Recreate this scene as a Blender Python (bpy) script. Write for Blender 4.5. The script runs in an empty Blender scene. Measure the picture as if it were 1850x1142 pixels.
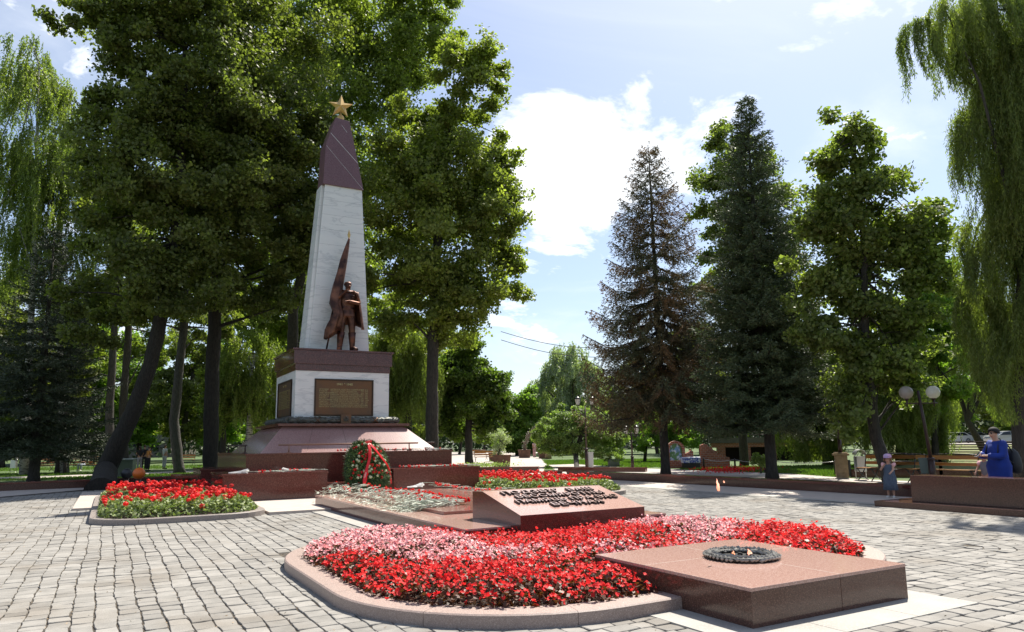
import bpy, math, random
import numpy as np
from mathutils import Vector, Matrix

random.seed(7)
RNG = np.random.default_rng(7)
SC = bpy.context.scene
COL = SC.collection

# ------------------------------------------------------------------ camera
F_PX, CX, CY = 1280.0, 925.0, 600.0
EYE = 1.55
YAW, PIT, ROL = [math.radians(a) for a in (29.43, 8.85, -0.87)]
_d = np.array([math.sin(YAW) * math.cos(PIT), math.cos(YAW) * math.cos(PIT), math.sin(PIT)])
_r0 = np.array([math.cos(YAW), -math.sin(YAW), 0.0])
_u0 = np.cross(_r0, _d)
_R = math.cos(ROL) * _r0 + math.sin(ROL) * _u0
_U = -math.sin(ROL) * _r0 + math.cos(ROL) * _u0
cam_data = bpy.data.cameras.new('camera')
cam = bpy.data.objects.new('camera', cam_data)
COL.objects.link(cam)
M4 = Matrix(((_R[0], _U[0], -_d[0], 0), (_R[1], _U[1], -_d[1], 0), (_R[2], _U[2], -_d[2], EYE), (0, 0, 0, 1)))
cam.matrix_world = M4
cam_data.sensor_width = 36
cam_data.lens = F_PX / 1850 * 36
cam_data.shift_y = (CY - 571) / 1850
cam_data.clip_end = 3000
SC.camera = cam

SC.view_settings.view_transform = 'Standard'
SC.view_settings.look = 'None'
SC.view_settings.gamma = 1
SC.view_settings.exposure = 0.95
SC.cycles.max_bounces = 7
SC.cycles.diffuse_bounces = 3
SC.cycles.glossy_bounces = 3
SC.cycles.transmission_bounces = 5
SC.cycles.transparent_max_bounces = 6
SC.cycles.caustics_reflective = False
SC.cycles.caustics_refractive = False
SC.cycles.use_denoising = True

SUN_AZ = math.radians(60)      # from +Y towards +X
SUN_EL = math.radians(57)
sun_dir = Vector((math.sin(SUN_AZ) * math.cos(SUN_EL), math.cos(SUN_AZ) * math.cos(SUN_EL), math.sin(SUN_EL)))


def G(px, py, z=0.0):
    """world point seen at a photo pixel, at height z"""
    v = _d + _R * (px - CX) / F_PX - _U * (py - CY) / F_PX
    t = (z - EYE) / v[2]
    return Vector((v[0] * t, v[1] * t, z))


def AT(px, D, z=0.0):
    """ground point in the column px at depth D"""
    v = _d + _R * (px - CX) / F_PX - _U * (850 - CY) / F_PX
    v = v / (v @ _d)
    return Vector((v[0] * D, v[1] * D, z))


def ZAT(px, py, p):
    v = _d + _R * (px - CX) / F_PX - _U * (py - CY) / F_PX
    t = math.hypot(p[0], p[1]) / math.hypot(v[0], v[1])
    return EYE + v[2] * t


def DIR(px, py):
    v = _d + _R * (px - CX) / F_PX - _U * (py - CY) / F_PX
    return v / np.linalg.norm(v)


# ------------------------------------------------------------------ world
world = bpy.data.worlds.new('World')
SC.world = world
world.use_nodes = True
wn = world.node_tree
wn.nodes.clear()


def wnode(t, **k):
    n = wn.nodes.new(t)
    for a, b in k.items():
        setattr(n, a, b)
    return n


sky = wnode('ShaderNodeTexSky', sky_type='NISHITA')
sky.sun_disc = False
sky.sun_elevation = SUN_EL
sky.sun_rotation = SUN_AZ
sky.altitude = 200
sky.air_density = 1.0
sky.dust_density = 1.6
sky.ozone_density = 2.2
tc = wnode('ShaderNodeTexCoord')
sep = wnode('ShaderNodeSeparateXYZ')
wn.links.new(tc.outputs['Generated'], sep.inputs[0])


def wmath(op, a, b=None, clamp=False):
    n = wnode('ShaderNodeMath', operation=op)
    n.use_clamp = clamp
    for i, v in enumerate((a, b)):
        if v is None:
            continue
        if isinstance(v, (int, float)):
            n.inputs[i].default_value = v
        else:
            wn.links.new(v, n.inputs[i])
    return n.outputs[0]


zz = wmath('ADD', wmath('MAXIMUM', sep.outputs[2], 0.0), 0.22)
comb = wnode('ShaderNodeCombineXYZ')
wn.links.new(wmath('DIVIDE', sep.outputs[0], zz), comb.inputs[0])
wn.links.new(wmath('DIVIDE', sep.outputs[1], zz), comb.inputs[1])
noise = wnode('ShaderNodeTexNoise')
noise.inputs['Scale'].default_value = 3.4
noise.inputs['Detail'].default_value = 10
noise.inputs['Roughness'].default_value = 0.62
noise.inputs['Distortion'].default_value = 0.25
wn.links.new(comb.outputs[0], noise.inputs['Vector'])
thin = wnode('ShaderNodeTexNoise')
thin.inputs['Scale'].default_value = 0.9
thin.inputs['Detail'].default_value = 7
thin.inputs['Roughness'].default_value = 0.6
thin.inputs['Distortion'].default_value = 1.2
wn.links.new(comb.outputs[0], thin.inputs['Vector'])
base = wmath('ADD', wmath('MULTIPLY', wmath('SUBTRACT', noise.outputs[0], 0.5), 1.45), 0.45)
for (px, py, ang, amp) in ((1085, 240, 0.15, 0.36), (960, 240, 0.12, 0.3), (1500, 60, 0.3, 0.12), (1250, 330, 0.12, 0.12), (1020, 320, 0.13, 0.28), (965, 420, 0.1, 0.26), (950, 560, 0.08, 0.28), (1650, 345, 0.045, 0.22),
                           (100, 60, 0.12, 0.25), (150, 640, 0.2, 0.2), (1010, 640, 0.1, 0.15)):
    v = DIR(px, py)
    vm = wnode('ShaderNodeVectorMath', operation='DISTANCE')
    wn.links.new(tc.outputs['Generated'], vm.inputs[0])
    vm.inputs[1].default_value = v.tolist()
    fall = wmath('SUBTRACT', 1.0, wmath('DIVIDE', vm.outputs['Value'], ang))
    fall = wmath('MULTIPLY', wmath('MAXIMUM', fall, -0.12 if amp > 0.3 else 0.0), amp)
    base = wmath('ADD', base, fall)
mask = wnode('ShaderNodeMapRange')
mask.interpolation_type = 'SMOOTHSTEP'
mask.inputs['From Min'].default_value = 0.56
mask.inputs['From Max'].default_value = 0.74
wn.links.new(base, mask.inputs['Value'])
veil = wnode('ShaderNodeMapRange')
veil.interpolation_type = 'SMOOTHSTEP'
veil.inputs['From Min'].default_value = 0.44
veil.inputs['From Max'].default_value = 0.78
veil.inputs['To Max'].default_value = 0.6
veil.inputs['To Min'].default_value = 0.07
wn.links.new(thin.outputs[0], veil.inputs['Value'])
mk = wmath('MAXIMUM', mask.outputs[0], veil.outputs[0])
# pale air towards the horizon
hz = wmath('MULTIPLY', wmath('POWER', wmath('SUBTRACT', 1.0, wmath('MAXIMUM', sep.outputs[2], 0.0)), 6.0), 0.3)
mk = wmath('MAXIMUM', mk, hz)
mix = wnode('ShaderNodeMix', data_type='RGBA')
wn.links.new(mk, mix.inputs['Factor'])
wn.links.new(sky.outputs[0], mix.inputs['A'])
mix.inputs['B'].default_value = (7.6, 7.9, 8.3, 1)
bg = wnode('ShaderNodeBackground')
bg.inputs['Strength'].default_value = 0.085
wn.links.new(mix.outputs['Result'], bg.inputs['Color'])
wo = wnode('ShaderNodeOutputWorld')
wn.links.new(bg.outputs[0], wo.inputs[0])

sl = bpy.data.lights.new('sun', 'SUN')
sl.energy = 4.9
sl.angle = math.radians(0.5)
sl.color = (1.0, 0.94, 0.83)
so = bpy.data.objects.new('sun', sl)
COL.objects.link(so)
so.rotation_euler = sun_dir.to_track_quat('Z', 'Y').to_euler()

# ------------------------------------------------------------------ materials
MATS = {}


def mat(name, color, rough=0.6, metal=0.0, c2=None, nscale=5.0, detail=4, bump=0.0, bscale=40.0, spec=0.5, c3=None, s3=80.0, f3=(0.55, 0.62),
        coords='Object', stretch=None, tint=0.0, ramp=(0.35, 0.65), transl=None, emit=None, alpha=None, island=0.0):
    if name in MATS:
        return MATS[name]
    m = bpy.data.materials.new(name)
    MATS[name] = m
    m.use_nodes = True
    nt = m.node_tree
    P = nt.nodes['Principled BSDF']
    N = nt.nodes.new
    L = nt.links.new
    P.inputs['Roughness'].default_value = rough
    P.inputs['Metallic'].default_value = metal
    P.inputs['Specular IOR Level'].default_value = spec
    P.inputs['Base Color'].default_value = (*color, 1)
    t = N('ShaderNodeTexCoord')
    vec = t.outputs[coords]
    if stretch:
        mp = N('ShaderNodeMapping')
        mp.inputs['Scale'].default_value = stretch
        L(vec, mp.inputs[0])
        vec = mp.outputs[0]
    out = None

    def mixc(a, b, f, blend='MIX'):
        x = N('ShaderNodeMix')
        x.data_type = 'RGBA'
        x.blend_type = blend
        for s, v in (('A', a), ('B', b), ('Factor', f)):
            if isinstance(v, tuple):
                x.inputs[s].default_value = (*v, 1)
            elif isinstance(v, (int, float)):
                x.inputs[s].default_value = v
            else:
                L(v, x.inputs[s])
        return x.outputs['Result']

    def nz(scale, det=4, r=0.55):
        n = N('ShaderNodeTexNoise')
        n.inputs['Scale'].default_value = scale
        n.inputs['Detail'].default_value = det
        n.inputs['Roughness'].default_value = r
        L(vec, n.inputs['Vector'])
        return n.outputs[0]

    def rng(v, a, b, ta=0.0, tb=1.0):
        n = N('ShaderNodeMapRange')
        n.inputs['From Min'].default_value = a
        n.inputs['From Max'].default_value = b
        n.inputs['To Min'].default_value = ta
        n.inputs['To Max'].default_value = tb
        L(v, n.inputs['Value'])
        return n.outputs[0]
    colr = color
    if c2:
        colr = mixc(color, c2, rng(nz(nscale, detail), *ramp))
    if c3:
        colr = mixc(colr, c3, rng(nz(s3, 2), *f3))
    if tint or island:
        if tint:
            a = N('ShaderNodeAttribute')
            a.attribute_name = 'tint'
            src = a.outputs['Fac']
            k = tint
        else:
            a = N('ShaderNodeNewGeometry')
            src = a.outputs['Random Per Island']
            k = island
        br = rng(src, 0, 1, 1 - k, 1 + k)
        colr = mixc(colr, br, 1.0, 'MULTIPLY')
    if not isinstance(colr, tuple):
        L(colr, P.inputs['Base Color'])
    if bump:
        b = N('ShaderNodeBump')
        b.inputs['Strength'].default_value = bump
        b.inputs['Distance'].default_value = 0.08 if 'bark' in name else 0.02
        L(nz(bscale, 6), b.inputs['Height'])
        L(b.outputs[0], P.inputs['Normal'])
    if emit:
        P.inputs['Emission Color'].default_value = (*emit[0], 1)
        P.inputs['Emission Strength'].default_value = emit[1]
    if transl:
        o = nt.nodes['Material Output']
        tr = N('ShaderNodeBsdfTranslucent')
        if isinstance(colr, tuple):
            tr.inputs[0].default_value = (*transl[0], 1)
        else:
            L(mixc(colr, transl[0], 1.0, 'MULTIPLY'), tr.inputs[0])
        ms = N('ShaderNodeMixShader')
        ms.inputs[0].default_value = transl[1]
        L(P.outputs[0], ms.inputs[1])
        L(tr.outputs[0], ms.inputs[2])
        L(ms.outputs[0], o.inputs[0])
    return m


granite_red = mat('red polished granite', (0.13, 0.038, 0.028), 0.12, c2=(0.075, 0.02, 0.016), nscale=38, c3=(0.27, 0.12, 0.095), s3=95, f3=(0.54, 0.66), detail=3, spec=0.5)
granite_brown = mat('brown polished granite', (0.1, 0.048, 0.034), 0.14, c2=(0.05, 0.023, 0.018), nscale=42, c3=(0.22, 0.125, 0.095), s3=100, f3=(0.54, 0.66), detail=3)
granite_dark = mat('dark red granite', (0.075, 0.019, 0.015), 0.07, c2=(0.05, 0.014, 0.012), nscale=30, c3=(0.2, 0.08, 0.06), s3=80)
granite_top = mat('sun lightened granite slab', (0.46, 0.29, 0.24), 0.1, c2=(0.36, 0.21, 0.17), nscale=38, c3=(0.6, 0.45, 0.4), s3=95, f3=(0.54, 0.66), detail=3)  # lit copy of the granite: sunlight on the upper faces put into the colour
granite_pink = mat('pink granite slope', (0.3, 0.17, 0.155), 0.17, c2=(0.23, 0.125, 0.115), nscale=30, c3=(0.42, 0.28, 0.25), s3=80)
granite_purple = mat('purple quartzite', (0.15, 0.07, 0.085), 0.4, c2=(0.11, 0.05, 0.062), nscale=26, c3=(0.21, 0.12, 0.135), s3=60, bump=0.1)
granite_grey = mat('grey brown kerb granite', (0.24, 0.205, 0.185), 0.55, c2=(0.17, 0.145, 0.13), nscale=60, c3=(0.42, 0.36, 0.33), s3=150, bump=0.15, bscale=90)
granite_kerbtop = mat('pinkish kerb granite', (0.31, 0.235, 0.205), 0.5, c2=(0.25, 0.185, 0.16), nscale=60, c3=(0.48, 0.38, 0.33), s3=150)
stone_white = mat('pale slab stone', (0.34, 0.325, 0.295), 0.75, c2=(0.27, 0.255, 0.23), nscale=1.8, c3=(0.36, 0.34, 0.31), s3=60, bump=0.05)
stone_pinkish = mat('pale pink slab stone', (0.48, 0.41, 0.36), 0.7, c2=(0.42, 0.36, 0.31), nscale=3, c3=(0.4, 0.34, 0.3), s3=70)


def marble_mat():
    m = bpy.data.materials.new('white veined marble')
    MATS['marble'] = m
    m.use_nodes = True
    nt = m.node_tree
    P = nt.nodes['Principled BSDF']
    N, L = nt.nodes.new, nt.links.new
    t = N('ShaderNodeTexCoord')
    mp = N('ShaderNodeMapping')
    mp.inputs['Rotation'].default_value = (0, math.radians(8), 0)
    mp.inputs['Scale'].default_value = (0.35, 0.35, 1.6)
    L(t.outputs['Object'], mp.inputs[0])
    n1 = N('ShaderNodeTexNoise')
    n1.inputs['Scale'].default_value = 1.6
    n1.inputs['Detail'].default_value = 9
    n1.inputs['Roughness'].default_value = 0.62
    n1.inputs['Distortion'].default_value = 0.5
    L(mp.outputs[0], n1.inputs[0])
    r1 = N('ShaderNodeValToRGB')
    e = r1.color_ramp.elements
    e[0].position, e[0].color = 0.47, (0, 0, 0, 1)
    e[1].position, e[1].color = 0.5, (1, 1, 1, 1)
    k = e.new(0.53)
    k.color = (0, 0, 0, 1)
    L(n1.outputs[0], r1.inputs[0])
    n2 = N('ShaderNodeTexNoise')
    n2.inputs['Scale'].default_value = 2.5
    n2.inputs['Detail'].default_value = 5
    L(mp.outputs[0], n2.inputs[0])
    mx = N('ShaderNodeMix')
    mx.data_type = 'RGBA'
    mx.inputs['A'].default_value = (0.8, 0.78, 0.75, 1)
    mx.inputs['B'].default_value = (0.64, 0.64, 0.645, 1)
    L(n2.outputs[0], mx.inputs['Factor'])
    mu = N('ShaderNodeMath')
    mu.operation = 'MULTIPLY'
    mu.inputs[1].default_value = 0.36
    L(r1.outputs[0], mu.inputs[0])
    m2 = N('ShaderNodeMix')
    m2.data_type = 'RGBA'
    L(mx.outputs['Result'], m2.inputs['A'])
    m2.inputs['B'].default_value = (0.3, 0.31, 0.33, 1)
    L(mu.outputs[0], m2.inputs['Factor'])
    L(m2.outputs['Result'], P.inputs['Base Color'])
    P.inputs['Roughness'].default_value = 0.3
    return m


marble = marble_mat()
copper = mat('aged copper', (0.2, 0.085, 0.05), 0.46, 0.7, c2=(0.045, 0.02, 0.016), nscale=2.6, ramp=(0.4, 0.62), bump=0.2, bscale=12)
copper_dark = mat('dark aged copper', (0.2, 0.075, 0.05), 0.4, 0.85, c2=(0.05, 0.028, 0.025), nscale=4, bump=0.2, bscale=9)
plaque_bronze = mat('plaque bronze', (0.16, 0.075, 0.035), 0.42, 0.6, c2=(0.11, 0.065, 0.04), nscale=3)
plaque_rim = mat('dark bronze rim', (0.05, 0.028, 0.018), 0.4, 0.6)
letter_gold = mat('pale gold lettering', (0.4, 0.33, 0.16), 0.35, 0.5)
garland_m = mat('green grey bronze garland', (0.07, 0.085, 0.08), 0.45, 0.5, c2=(0.13, 0.12, 0.1), nscale=25, bump=1.0, bscale=30)
gold = mat('matt gold', (0.62, 0.42, 0.16), 0.4, 0.75, c2=(0.5, 0.32, 0.12), nscale=4)
letter_black = mat('black letters', (0.014, 0.008, 0.008), 0.12)
ring_m = mat('weathered bronze wreath', (0.3, 0.29, 0.26), 0.6, 0.0, c2=(0.18, 0.17, 0.155), nscale=20)
ring_dk = mat('dark bronze ring core', (0.03, 0.03, 0.028), 0.6)
soot = mat('soot', (0.012, 0.011, 0.01), 0.9)
paver = mat('grey paving setts', (0.27, 0.257, 0.236), 0.9, c2=(0.22, 0.21, 0.193), nscale=7, c3=(0.19, 0.17, 0.145), s3=0.8, f3=(0.5, 0.75), bump=0.25, bscale=60, tint=0.16, spec=0.25)
joint = mat('dirt in the joints', (0.055, 0.046, 0.036), 0.95, c2=(0.16, 0.125, 0.085), nscale=18, c3=(0.03, 0.025, 0.02), s3=60, bump=0.6, bscale=80, ramp=(0.55, 0.64))
soil = mat('bed soil', (0.035, 0.022, 0.015), 0.95, bump=0.8, bscale=60)
bark = mat('dark bark', (0.07, 0.06, 0.05), 0.9, c2=(0.035, 0.03, 0.026), nscale=6, stretch=(3, 3, 0.6), bump=0.9, bscale=9)
bark_dark = mat('very dark furrowed bark', (0.042, 0.035, 0.028), 0.95, c2=(0.02, 0.017, 0.014), nscale=7, stretch=(3, 3, 0.6), bump=1.0, bscale=9)
bark_grey = mat('grey bark', (0.1, 0.09, 0.08), 0.9, c2=(0.05, 0.045, 0.04), nscale=6, stretch=(3, 3, 0.6), bump=0.9, bscale=9)
bark_birch = mat('birch bark', (0.42, 0.4, 0.37), 0.8, c2=(0.06, 0.055, 0.05), nscale=3, stretch=(1, 1, 3), ramp=(0.5, 0.6))
TR = ((1.5, 1.7, 0.55), 0.36)


def leafm(name, c, c2=None, s=0.35, tr=0.36, rough=0.5):
    return mat(name, c, rough, c2=c2, nscale=s, detail=3, tint=0.35, transl=((1.45, 1.75, 0.6), tr), spec=0.35)


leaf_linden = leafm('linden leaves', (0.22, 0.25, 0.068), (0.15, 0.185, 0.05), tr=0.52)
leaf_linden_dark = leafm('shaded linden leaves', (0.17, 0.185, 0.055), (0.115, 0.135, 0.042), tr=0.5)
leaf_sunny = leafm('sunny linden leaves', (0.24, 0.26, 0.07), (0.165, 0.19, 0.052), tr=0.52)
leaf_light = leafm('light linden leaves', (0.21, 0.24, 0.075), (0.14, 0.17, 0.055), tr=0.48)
leaf_maple = leafm('green maple leaves', (0.12, 0.165, 0.035), (0.08, 0.12, 0.028), tr=0.46)
leaf_bright = leafm('bright green leaves', (0.18, 0.26, 0.055), (0.12, 0.19, 0.04), tr=0.52)
leaf_birch = leafm('birch leaves', (0.24, 0.27, 0.075), (0.16, 0.2, 0.058), tr=0.5)
leaf_willow = leafm('willow leaves', (0.21, 0.235, 0.07), (0.14, 0.175, 0.052), tr=0.5)
leaf_silver = leafm('silvery willow leaves', (0.36, 0.4, 0.27), (0.27, 0.31, 0.2), tr=0.35)
leaf_pruned = leafm('pruned willow leaves', (0.26, 0.33, 0.11), (0.18, 0.24, 0.08), tr=0.4)
leaf_copper = leafm('coppery linden leaves', (0.11, 0.075, 0.025), (0.08, 0.07, 0.025), tr=0.3)
needle_dark = mat('dark spruce needles', (0.055, 0.075, 0.034), 0.6, c2=(0.034, 0.05, 0.025), nscale=0.5, tint=0.35)
needle_blue = mat('blue spruce needles', (0.105, 0.135, 0.058), 0.6, c2=(0.064, 0.086, 0.038), nscale=0.6, tint=0.35, transl=((1.2, 1.4, 1.0), 0.12))
needle_brown = mat('dying spruce needles', (0.185, 0.105, 0.045), 0.7, c2=(0.09, 0.1, 0.045), nscale=0.6, ramp=(0.4, 0.6), tint=0.45, transl=((1.2, 1.1, 0.9), 0.15))
grass_m = mat('lawn ground', (0.055, 0.1, 0.02), 0.9, c2=(0.085, 0.13, 0.03), nscale=0.8, c3=(0.03, 0.055, 0.012), s3=12, f3=(0.45, 0.7), bump=0.8, bscale=30)
path_m = mat('pale path paving', (0.42, 0.37, 0.33), 0.85, c2=(0.36, 0.32, 0.29), nscale=0.8, bump=0.1)
asphalt_m = mat('asphalt', (0.09, 0.09, 0.09), 0.9, c2=(0.12, 0.12, 0.115), nscale=3)
wood_bench = mat('varnished bench wood', (0.46, 0.21, 0.04), 0.4, c2=(0.34, 0.14, 0.03), nscale=3, stretch=(1, 6, 6), spec=0.5)
iron = mat('black painted iron', (0.02, 0.018, 0.018), 0.4)
iron_brown = mat('brown painted iron', (0.04, 0.018, 0.015), 0.45)
steel = mat('brushed steel', (0.5, 0.5, 0.49), 0.35, 0.8)
grey_paint = mat('grey green paint', (0.13, 0.16, 0.13), 0.55, c2=(0.11, 0.135, 0.11), nscale=2)
brick = mat('red brickwork', (0.3, 0.1, 0.055), 0.85, c2=(0.2, 0.07, 0.045), nscale=9, bump=0.4)
sandstone = mat('yellow sandstone', (0.35, 0.25, 0.14), 0.85, c2=(0.25, 0.17, 0.09), nscale=4, bump=0.3)


def brick_mat():
    m = bpy.data.materials.new('small red bricks')
    m.use_nodes = True
    nt = m.node_tree
    P = nt.nodes['Principled BSDF']
    b = nt.nodes.new('ShaderNodeTexBrick')
    t = nt.nodes.new('ShaderNodeTexCoord')
    mp = nt.nodes.new('ShaderNodeMapping')
    mp.inputs['Rotation'].default_value = (math.radians(90), 0, 0)
    nt.links.new(t.outputs['Object'], mp.inputs[0])
    nt.links.new(mp.outputs[0], b.inputs['Vector'])
    b.inputs['Color1'].default_value = (0.36, 0.12, 0.06, 1)
    b.inputs['Color2'].default_value = (0.24, 0.07, 0.04, 1)
    b.inputs['Mortar'].default_value = (0.3, 0.24, 0.2, 1)
    b.inputs['Scale'].default_value = 2.2
    b.inputs['Mortar Size'].default_value = 0.025
    nt.links.new(b.outputs[0], P.inputs['Base Color'])
    P.inputs['Roughness'].default_value = 0.9
    return m


brickwork = brick_mat()
glass_ball = mat('opal glass globe', (0.8, 0.76, 0.68), 0.15, transl=((0.9, 0.88, 0.8), 0.4))
lantern_glass = mat('lantern glass', (0.75, 0.72, 0.68), 0.1, transl=((0.9, 0.88, 0.85), 0.5))
petal_red = mat('red petals', (0.78, 0.022, 0.02), 0.6, c2=(0.62, 0.012, 0.014), nscale=6, tint=0.3, transl=((1.3, 0.9, 0.9), 0.3))
petal_scarlet = mat('scarlet begonia petals', (0.8, 0.055, 0.05), 0.6, c2=(0.66, 0.022, 0.028), nscale=5, tint=0.3, transl=((1.2, 0.9, 0.9), 0.35), spec=0.2)
petal_pink = mat('pink begonia petals', (0.85, 0.5, 0.5), 0.6, c2=(0.75, 0.3, 0.32), nscale=6, tint=0.3, transl=((1.2, 0.9, 0.9), 0.3))
petal_white = mat('white petals', (0.75, 0.73, 0.66), 0.5, tint=0.15)
leaf_bronze = mat('bronze green begonia leaves', (0.11, 0.06, 0.025), 0.5, c2=(0.09, 0.025, 0.014), nscale=9, tint=0.4, transl=((1.3, 1.3, 0.6), 0.25))
leaf_geranium = mat('geranium leaves', (0.17, 0.22, 0.075), 0.6, c2=(0.25, 0.29, 0.12), nscale=8, tint=0.35, transl=((1.2, 1.4, 0.6), 0.25))
stem_grey = mat('grey green carnation stems', (0.34, 0.38, 0.3), 0.5, c2=(0.46, 0.49, 0.41), nscale=6, tint=0.3)
ribbon_red = mat('red satin ribbon', (0.62, 0.01, 0.015), 0.3, transl=((1.2, 0.9, 0.9), 0.15))
skin = mat('skin', (0.5, 0.28, 0.19), 0.5)
skin_sh = mat('tanned skin', (0.42, 0.22, 0.15), 0.5)


def flat(name, c, r=0.7, **k):
    return mat(name, c, r, **k)


# ------------------------------------------------------------------ mesh helpers
def tag(o, label=None, cat=None, group=None, kind=None):
    if label:
        o['label'] = label
    if cat:
        o['category'] = cat
    if group:
        o['group'] = group
    if kind:
        o['kind'] = kind
    return o


def empty(name, loc, label=None, cat=None, group=None, rz=0.0, kind=None):
    o = bpy.data.objects.new(name, None)
    o.empty_display_size = 0.2
    COL.objects.link(o)
    o.location = loc
    o.rotation_euler = (0, 0, rz)
    return tag(o, label, cat, group, kind)


def link(name, me, m, parent=None):
    o = bpy.data.objects.new(name, me)
    COL.objects.link(o)
    if m is not None and not me.materials:
        me.materials.append(m)
    if parent is not None:
        o.parent = parent
    return o


def copy_tree(o, parent=None):
    c = o.copy()
    COL.objects.link(c)
    if parent is not None:
        c.parent = parent
    for ch in o.children:
        copy_tree(ch, c)
    return c


def quads_obj(name, V, m, parent=None, tint=None, n=4):
    """V: (F,n,3) array of separate polygons"""
    Fn = V.shape[0]
    me = bpy.data.meshes.new(name)
    me.vertices.add(Fn * n)
    me.vertices.foreach_set('co', V.astype(np.float32).ravel())
    me.loops.add(Fn * n)
    me.loops.foreach_set('vertex_index', np.arange(Fn * n, dtype=np.int32))
    me.polygons.add(Fn)
    me.polygons.foreach_set('loop_start', np.arange(0, Fn * n, n, dtype=np.int32))
    me.polygons.foreach_set('loop_total', np.full(Fn, n, dtype=np.int32))
    me.update(calc_edges=True)
    a = me.attributes.new('tint', 'FLOAT', 'FACE')
    a.data.foreach_set('value', (tint if tint is not None else RNG.random(Fn)).astype(np.float32))
    return link(name, me, m, parent)


class MB:
    def __init__(s):
        s.v = []
        s.f = []
        s.smooth = []

    def add(s, verts, faces, smooth=False):
        b = len(s.v)
        s.v += [tuple(p) for p in verts]
        s.f += [tuple(i + b for i in f) for f in faces]
        s.smooth += [smooth] * len(faces)
        return s

    def box(s, x0, x1, y0, y1, z0, z1):
        return s.add([(x0, y0, z0), (x1, y0, z0), (x1, y1, z0), (x0, y1, z0), (x0, y0, z1), (x1, y0, z1), (x1, y1, z1), (x0, y1, z1)],
                     [(0, 3, 2, 1), (4, 5, 6, 7), (0, 1, 5, 4), (1, 2, 6, 5), (2, 3, 7, 6), (3, 0, 4, 7)])

    def frustum(s, r0, z0, r1, z1):
        (a0, a1, b0, b1), (c0, c1, d0, d1) = r0, r1
        return s.add([(a0, b0, z0), (a1, b0, z0), (a1, b1, z0), (a0, b1, z0), (c0, d0, z1), (c1, d0, z1), (c1, d1, z1), (c0, d1, z1)],
                     [(0, 3, 2, 1), (4, 5, 6, 7), (0, 1, 5, 4), (1, 2, 6, 5), (2, 3, 7, 6), (3, 0, 4, 7)])

    def prism(s, poly, z0, z1):
        n = len(poly)
        v = [(p[0], p[1], z0) for p in poly] + [(p[0], p[1], z1) for p in poly]
        f = [tuple(range(n - 1, -1, -1)), tuple(range(n, 2 * n))] + [(i, (i + 1) % n, n + (i + 1) % n, n + i) for i in range(n)]
        return s.add(v, f)

    def prism_y(s, poly, y0, y1):
        n = len(poly)
        v = [(p[0], y0, p[1]) for p in poly] + [(p[0], y1, p[1]) for p in poly]
        f = [tuple(range(n)), tuple(range(2 * n - 1, n - 1, -1))] + [(i, n + i, n + (i + 1) % n, (i + 1) % n) for i in range(n)]
        return s.add(v, f)

    def prism_x(s, poly, x0, x1):
        n = len(poly)
        v = [(x0, p[0], p[1]) for p in poly] + [(x1, p[0], p[1]) for p in poly]
        f = [tuple(range(n - 1, -1, -1)), tuple(range(n, 2 * n))] + [(i, (i + 1) % n, n + (i + 1) % n, n + i) for i in range(n)]
        return s.add(v, f)

    def tube(s, pts, r, n=8, cap=True):
        pts = [Vector(p) for p in pts]
        rs = r if isinstance(r, (list, tuple)) else [r] * len(pts)
        V = []
        up = Vector((0, 0, 1))
        prev = None
        for i, p in enumerate(pts):
            t = (pts[min(i + 1, len(pts) - 1)] - pts[max(i - 1, 0)])
            if t.length < 1e-9:
                t = Vector((0, 0, 1))
            t.normalize()
            if prev is None:
                a = t.cross(up) if abs(t.z) < 0.95 else t.cross(Vector((1, 0, 0)))
            else:
                a = prev - t * prev.dot(t)
            a.normalize()
            prev = a
            b = t.cross(a)
            for k in range(n):
                an = 2 * math.pi * k / n
                V.append(p + (a * math.cos(an) + b * math.sin(an)) * rs[i])
        Fc = []
        for i in range(len(pts) - 1):
            for k in range(n):
                k2 = (k + 1) % n
                Fc.append((i * n + k, (i + 1) * n + k, (i + 1) * n + k2, i * n + k2))
        base = len(s.v)
        s.add(V, Fc, True)
        if cap:
            s.f.append(tuple(base + k for k in range(n)))
            s.smooth.append(False)
            s.f.append(tuple(base + (len(pts) - 1) * n + k for k in range(n - 1, -1, -1)))
            s.smooth.append(False)
        return s

    def lathe(s, prof, n=16, c=(0, 0, 0), sx=1.0, sy=1.0, cap=True):
        V = []
        for (r, z) in prof:
            for k in range(n):
                an = 2 * math.pi * k / n
                V.append((c[0] + r * sx * math.cos(an), c[1] + r * sy * math.sin(an), c[2] + z))
        Fc = []
        for i in range(len(prof) - 1):
            for k in range(n):
                k2 = (k + 1) % n
                Fc.append((i * n + k, i * n + k2, (i + 1) * n + k2, (i + 1) * n + k))
        base = len(s.v)
        s.add(V, Fc, True)
        if cap:
            s.f.append(tuple(base + k for k in range(n - 1, -1, -1)))
            s.f.append(tuple(base + (len(prof) - 1) * n + k for k in range(n)))
            s.smooth += [False, False]
        return s

    def ball(s, c, r, n=12, sz=1.0, m=8):
        prof = [(max(1e-4, r * math.sin(math.pi * i / m)), -r * sz * math.cos(math.pi * i / m)) for i in range(m + 1)]
        return s.lathe(prof, n, c, cap=False)

    def xf(s, M):
        s.v = [tuple(M @ Vector(p)) for p in s.v]
        return s

    def build(s, name, m, parent=None, bevel=0.0):
        me = bpy.data.meshes.new(name)
        me.from_pydata(s.v, [], s.f)
        me.polygons.foreach_set('use_smooth', s.smooth)
        me.update()
        o = link(name, me, m, parent)
        if bevel:
            b = o.modifiers.new('bevel', 'BEVEL')
            b.width = bevel
            b.segments = 2
            b.limit_method = 'ANGLE'
            b.harden_normals = False
        return o


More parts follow.
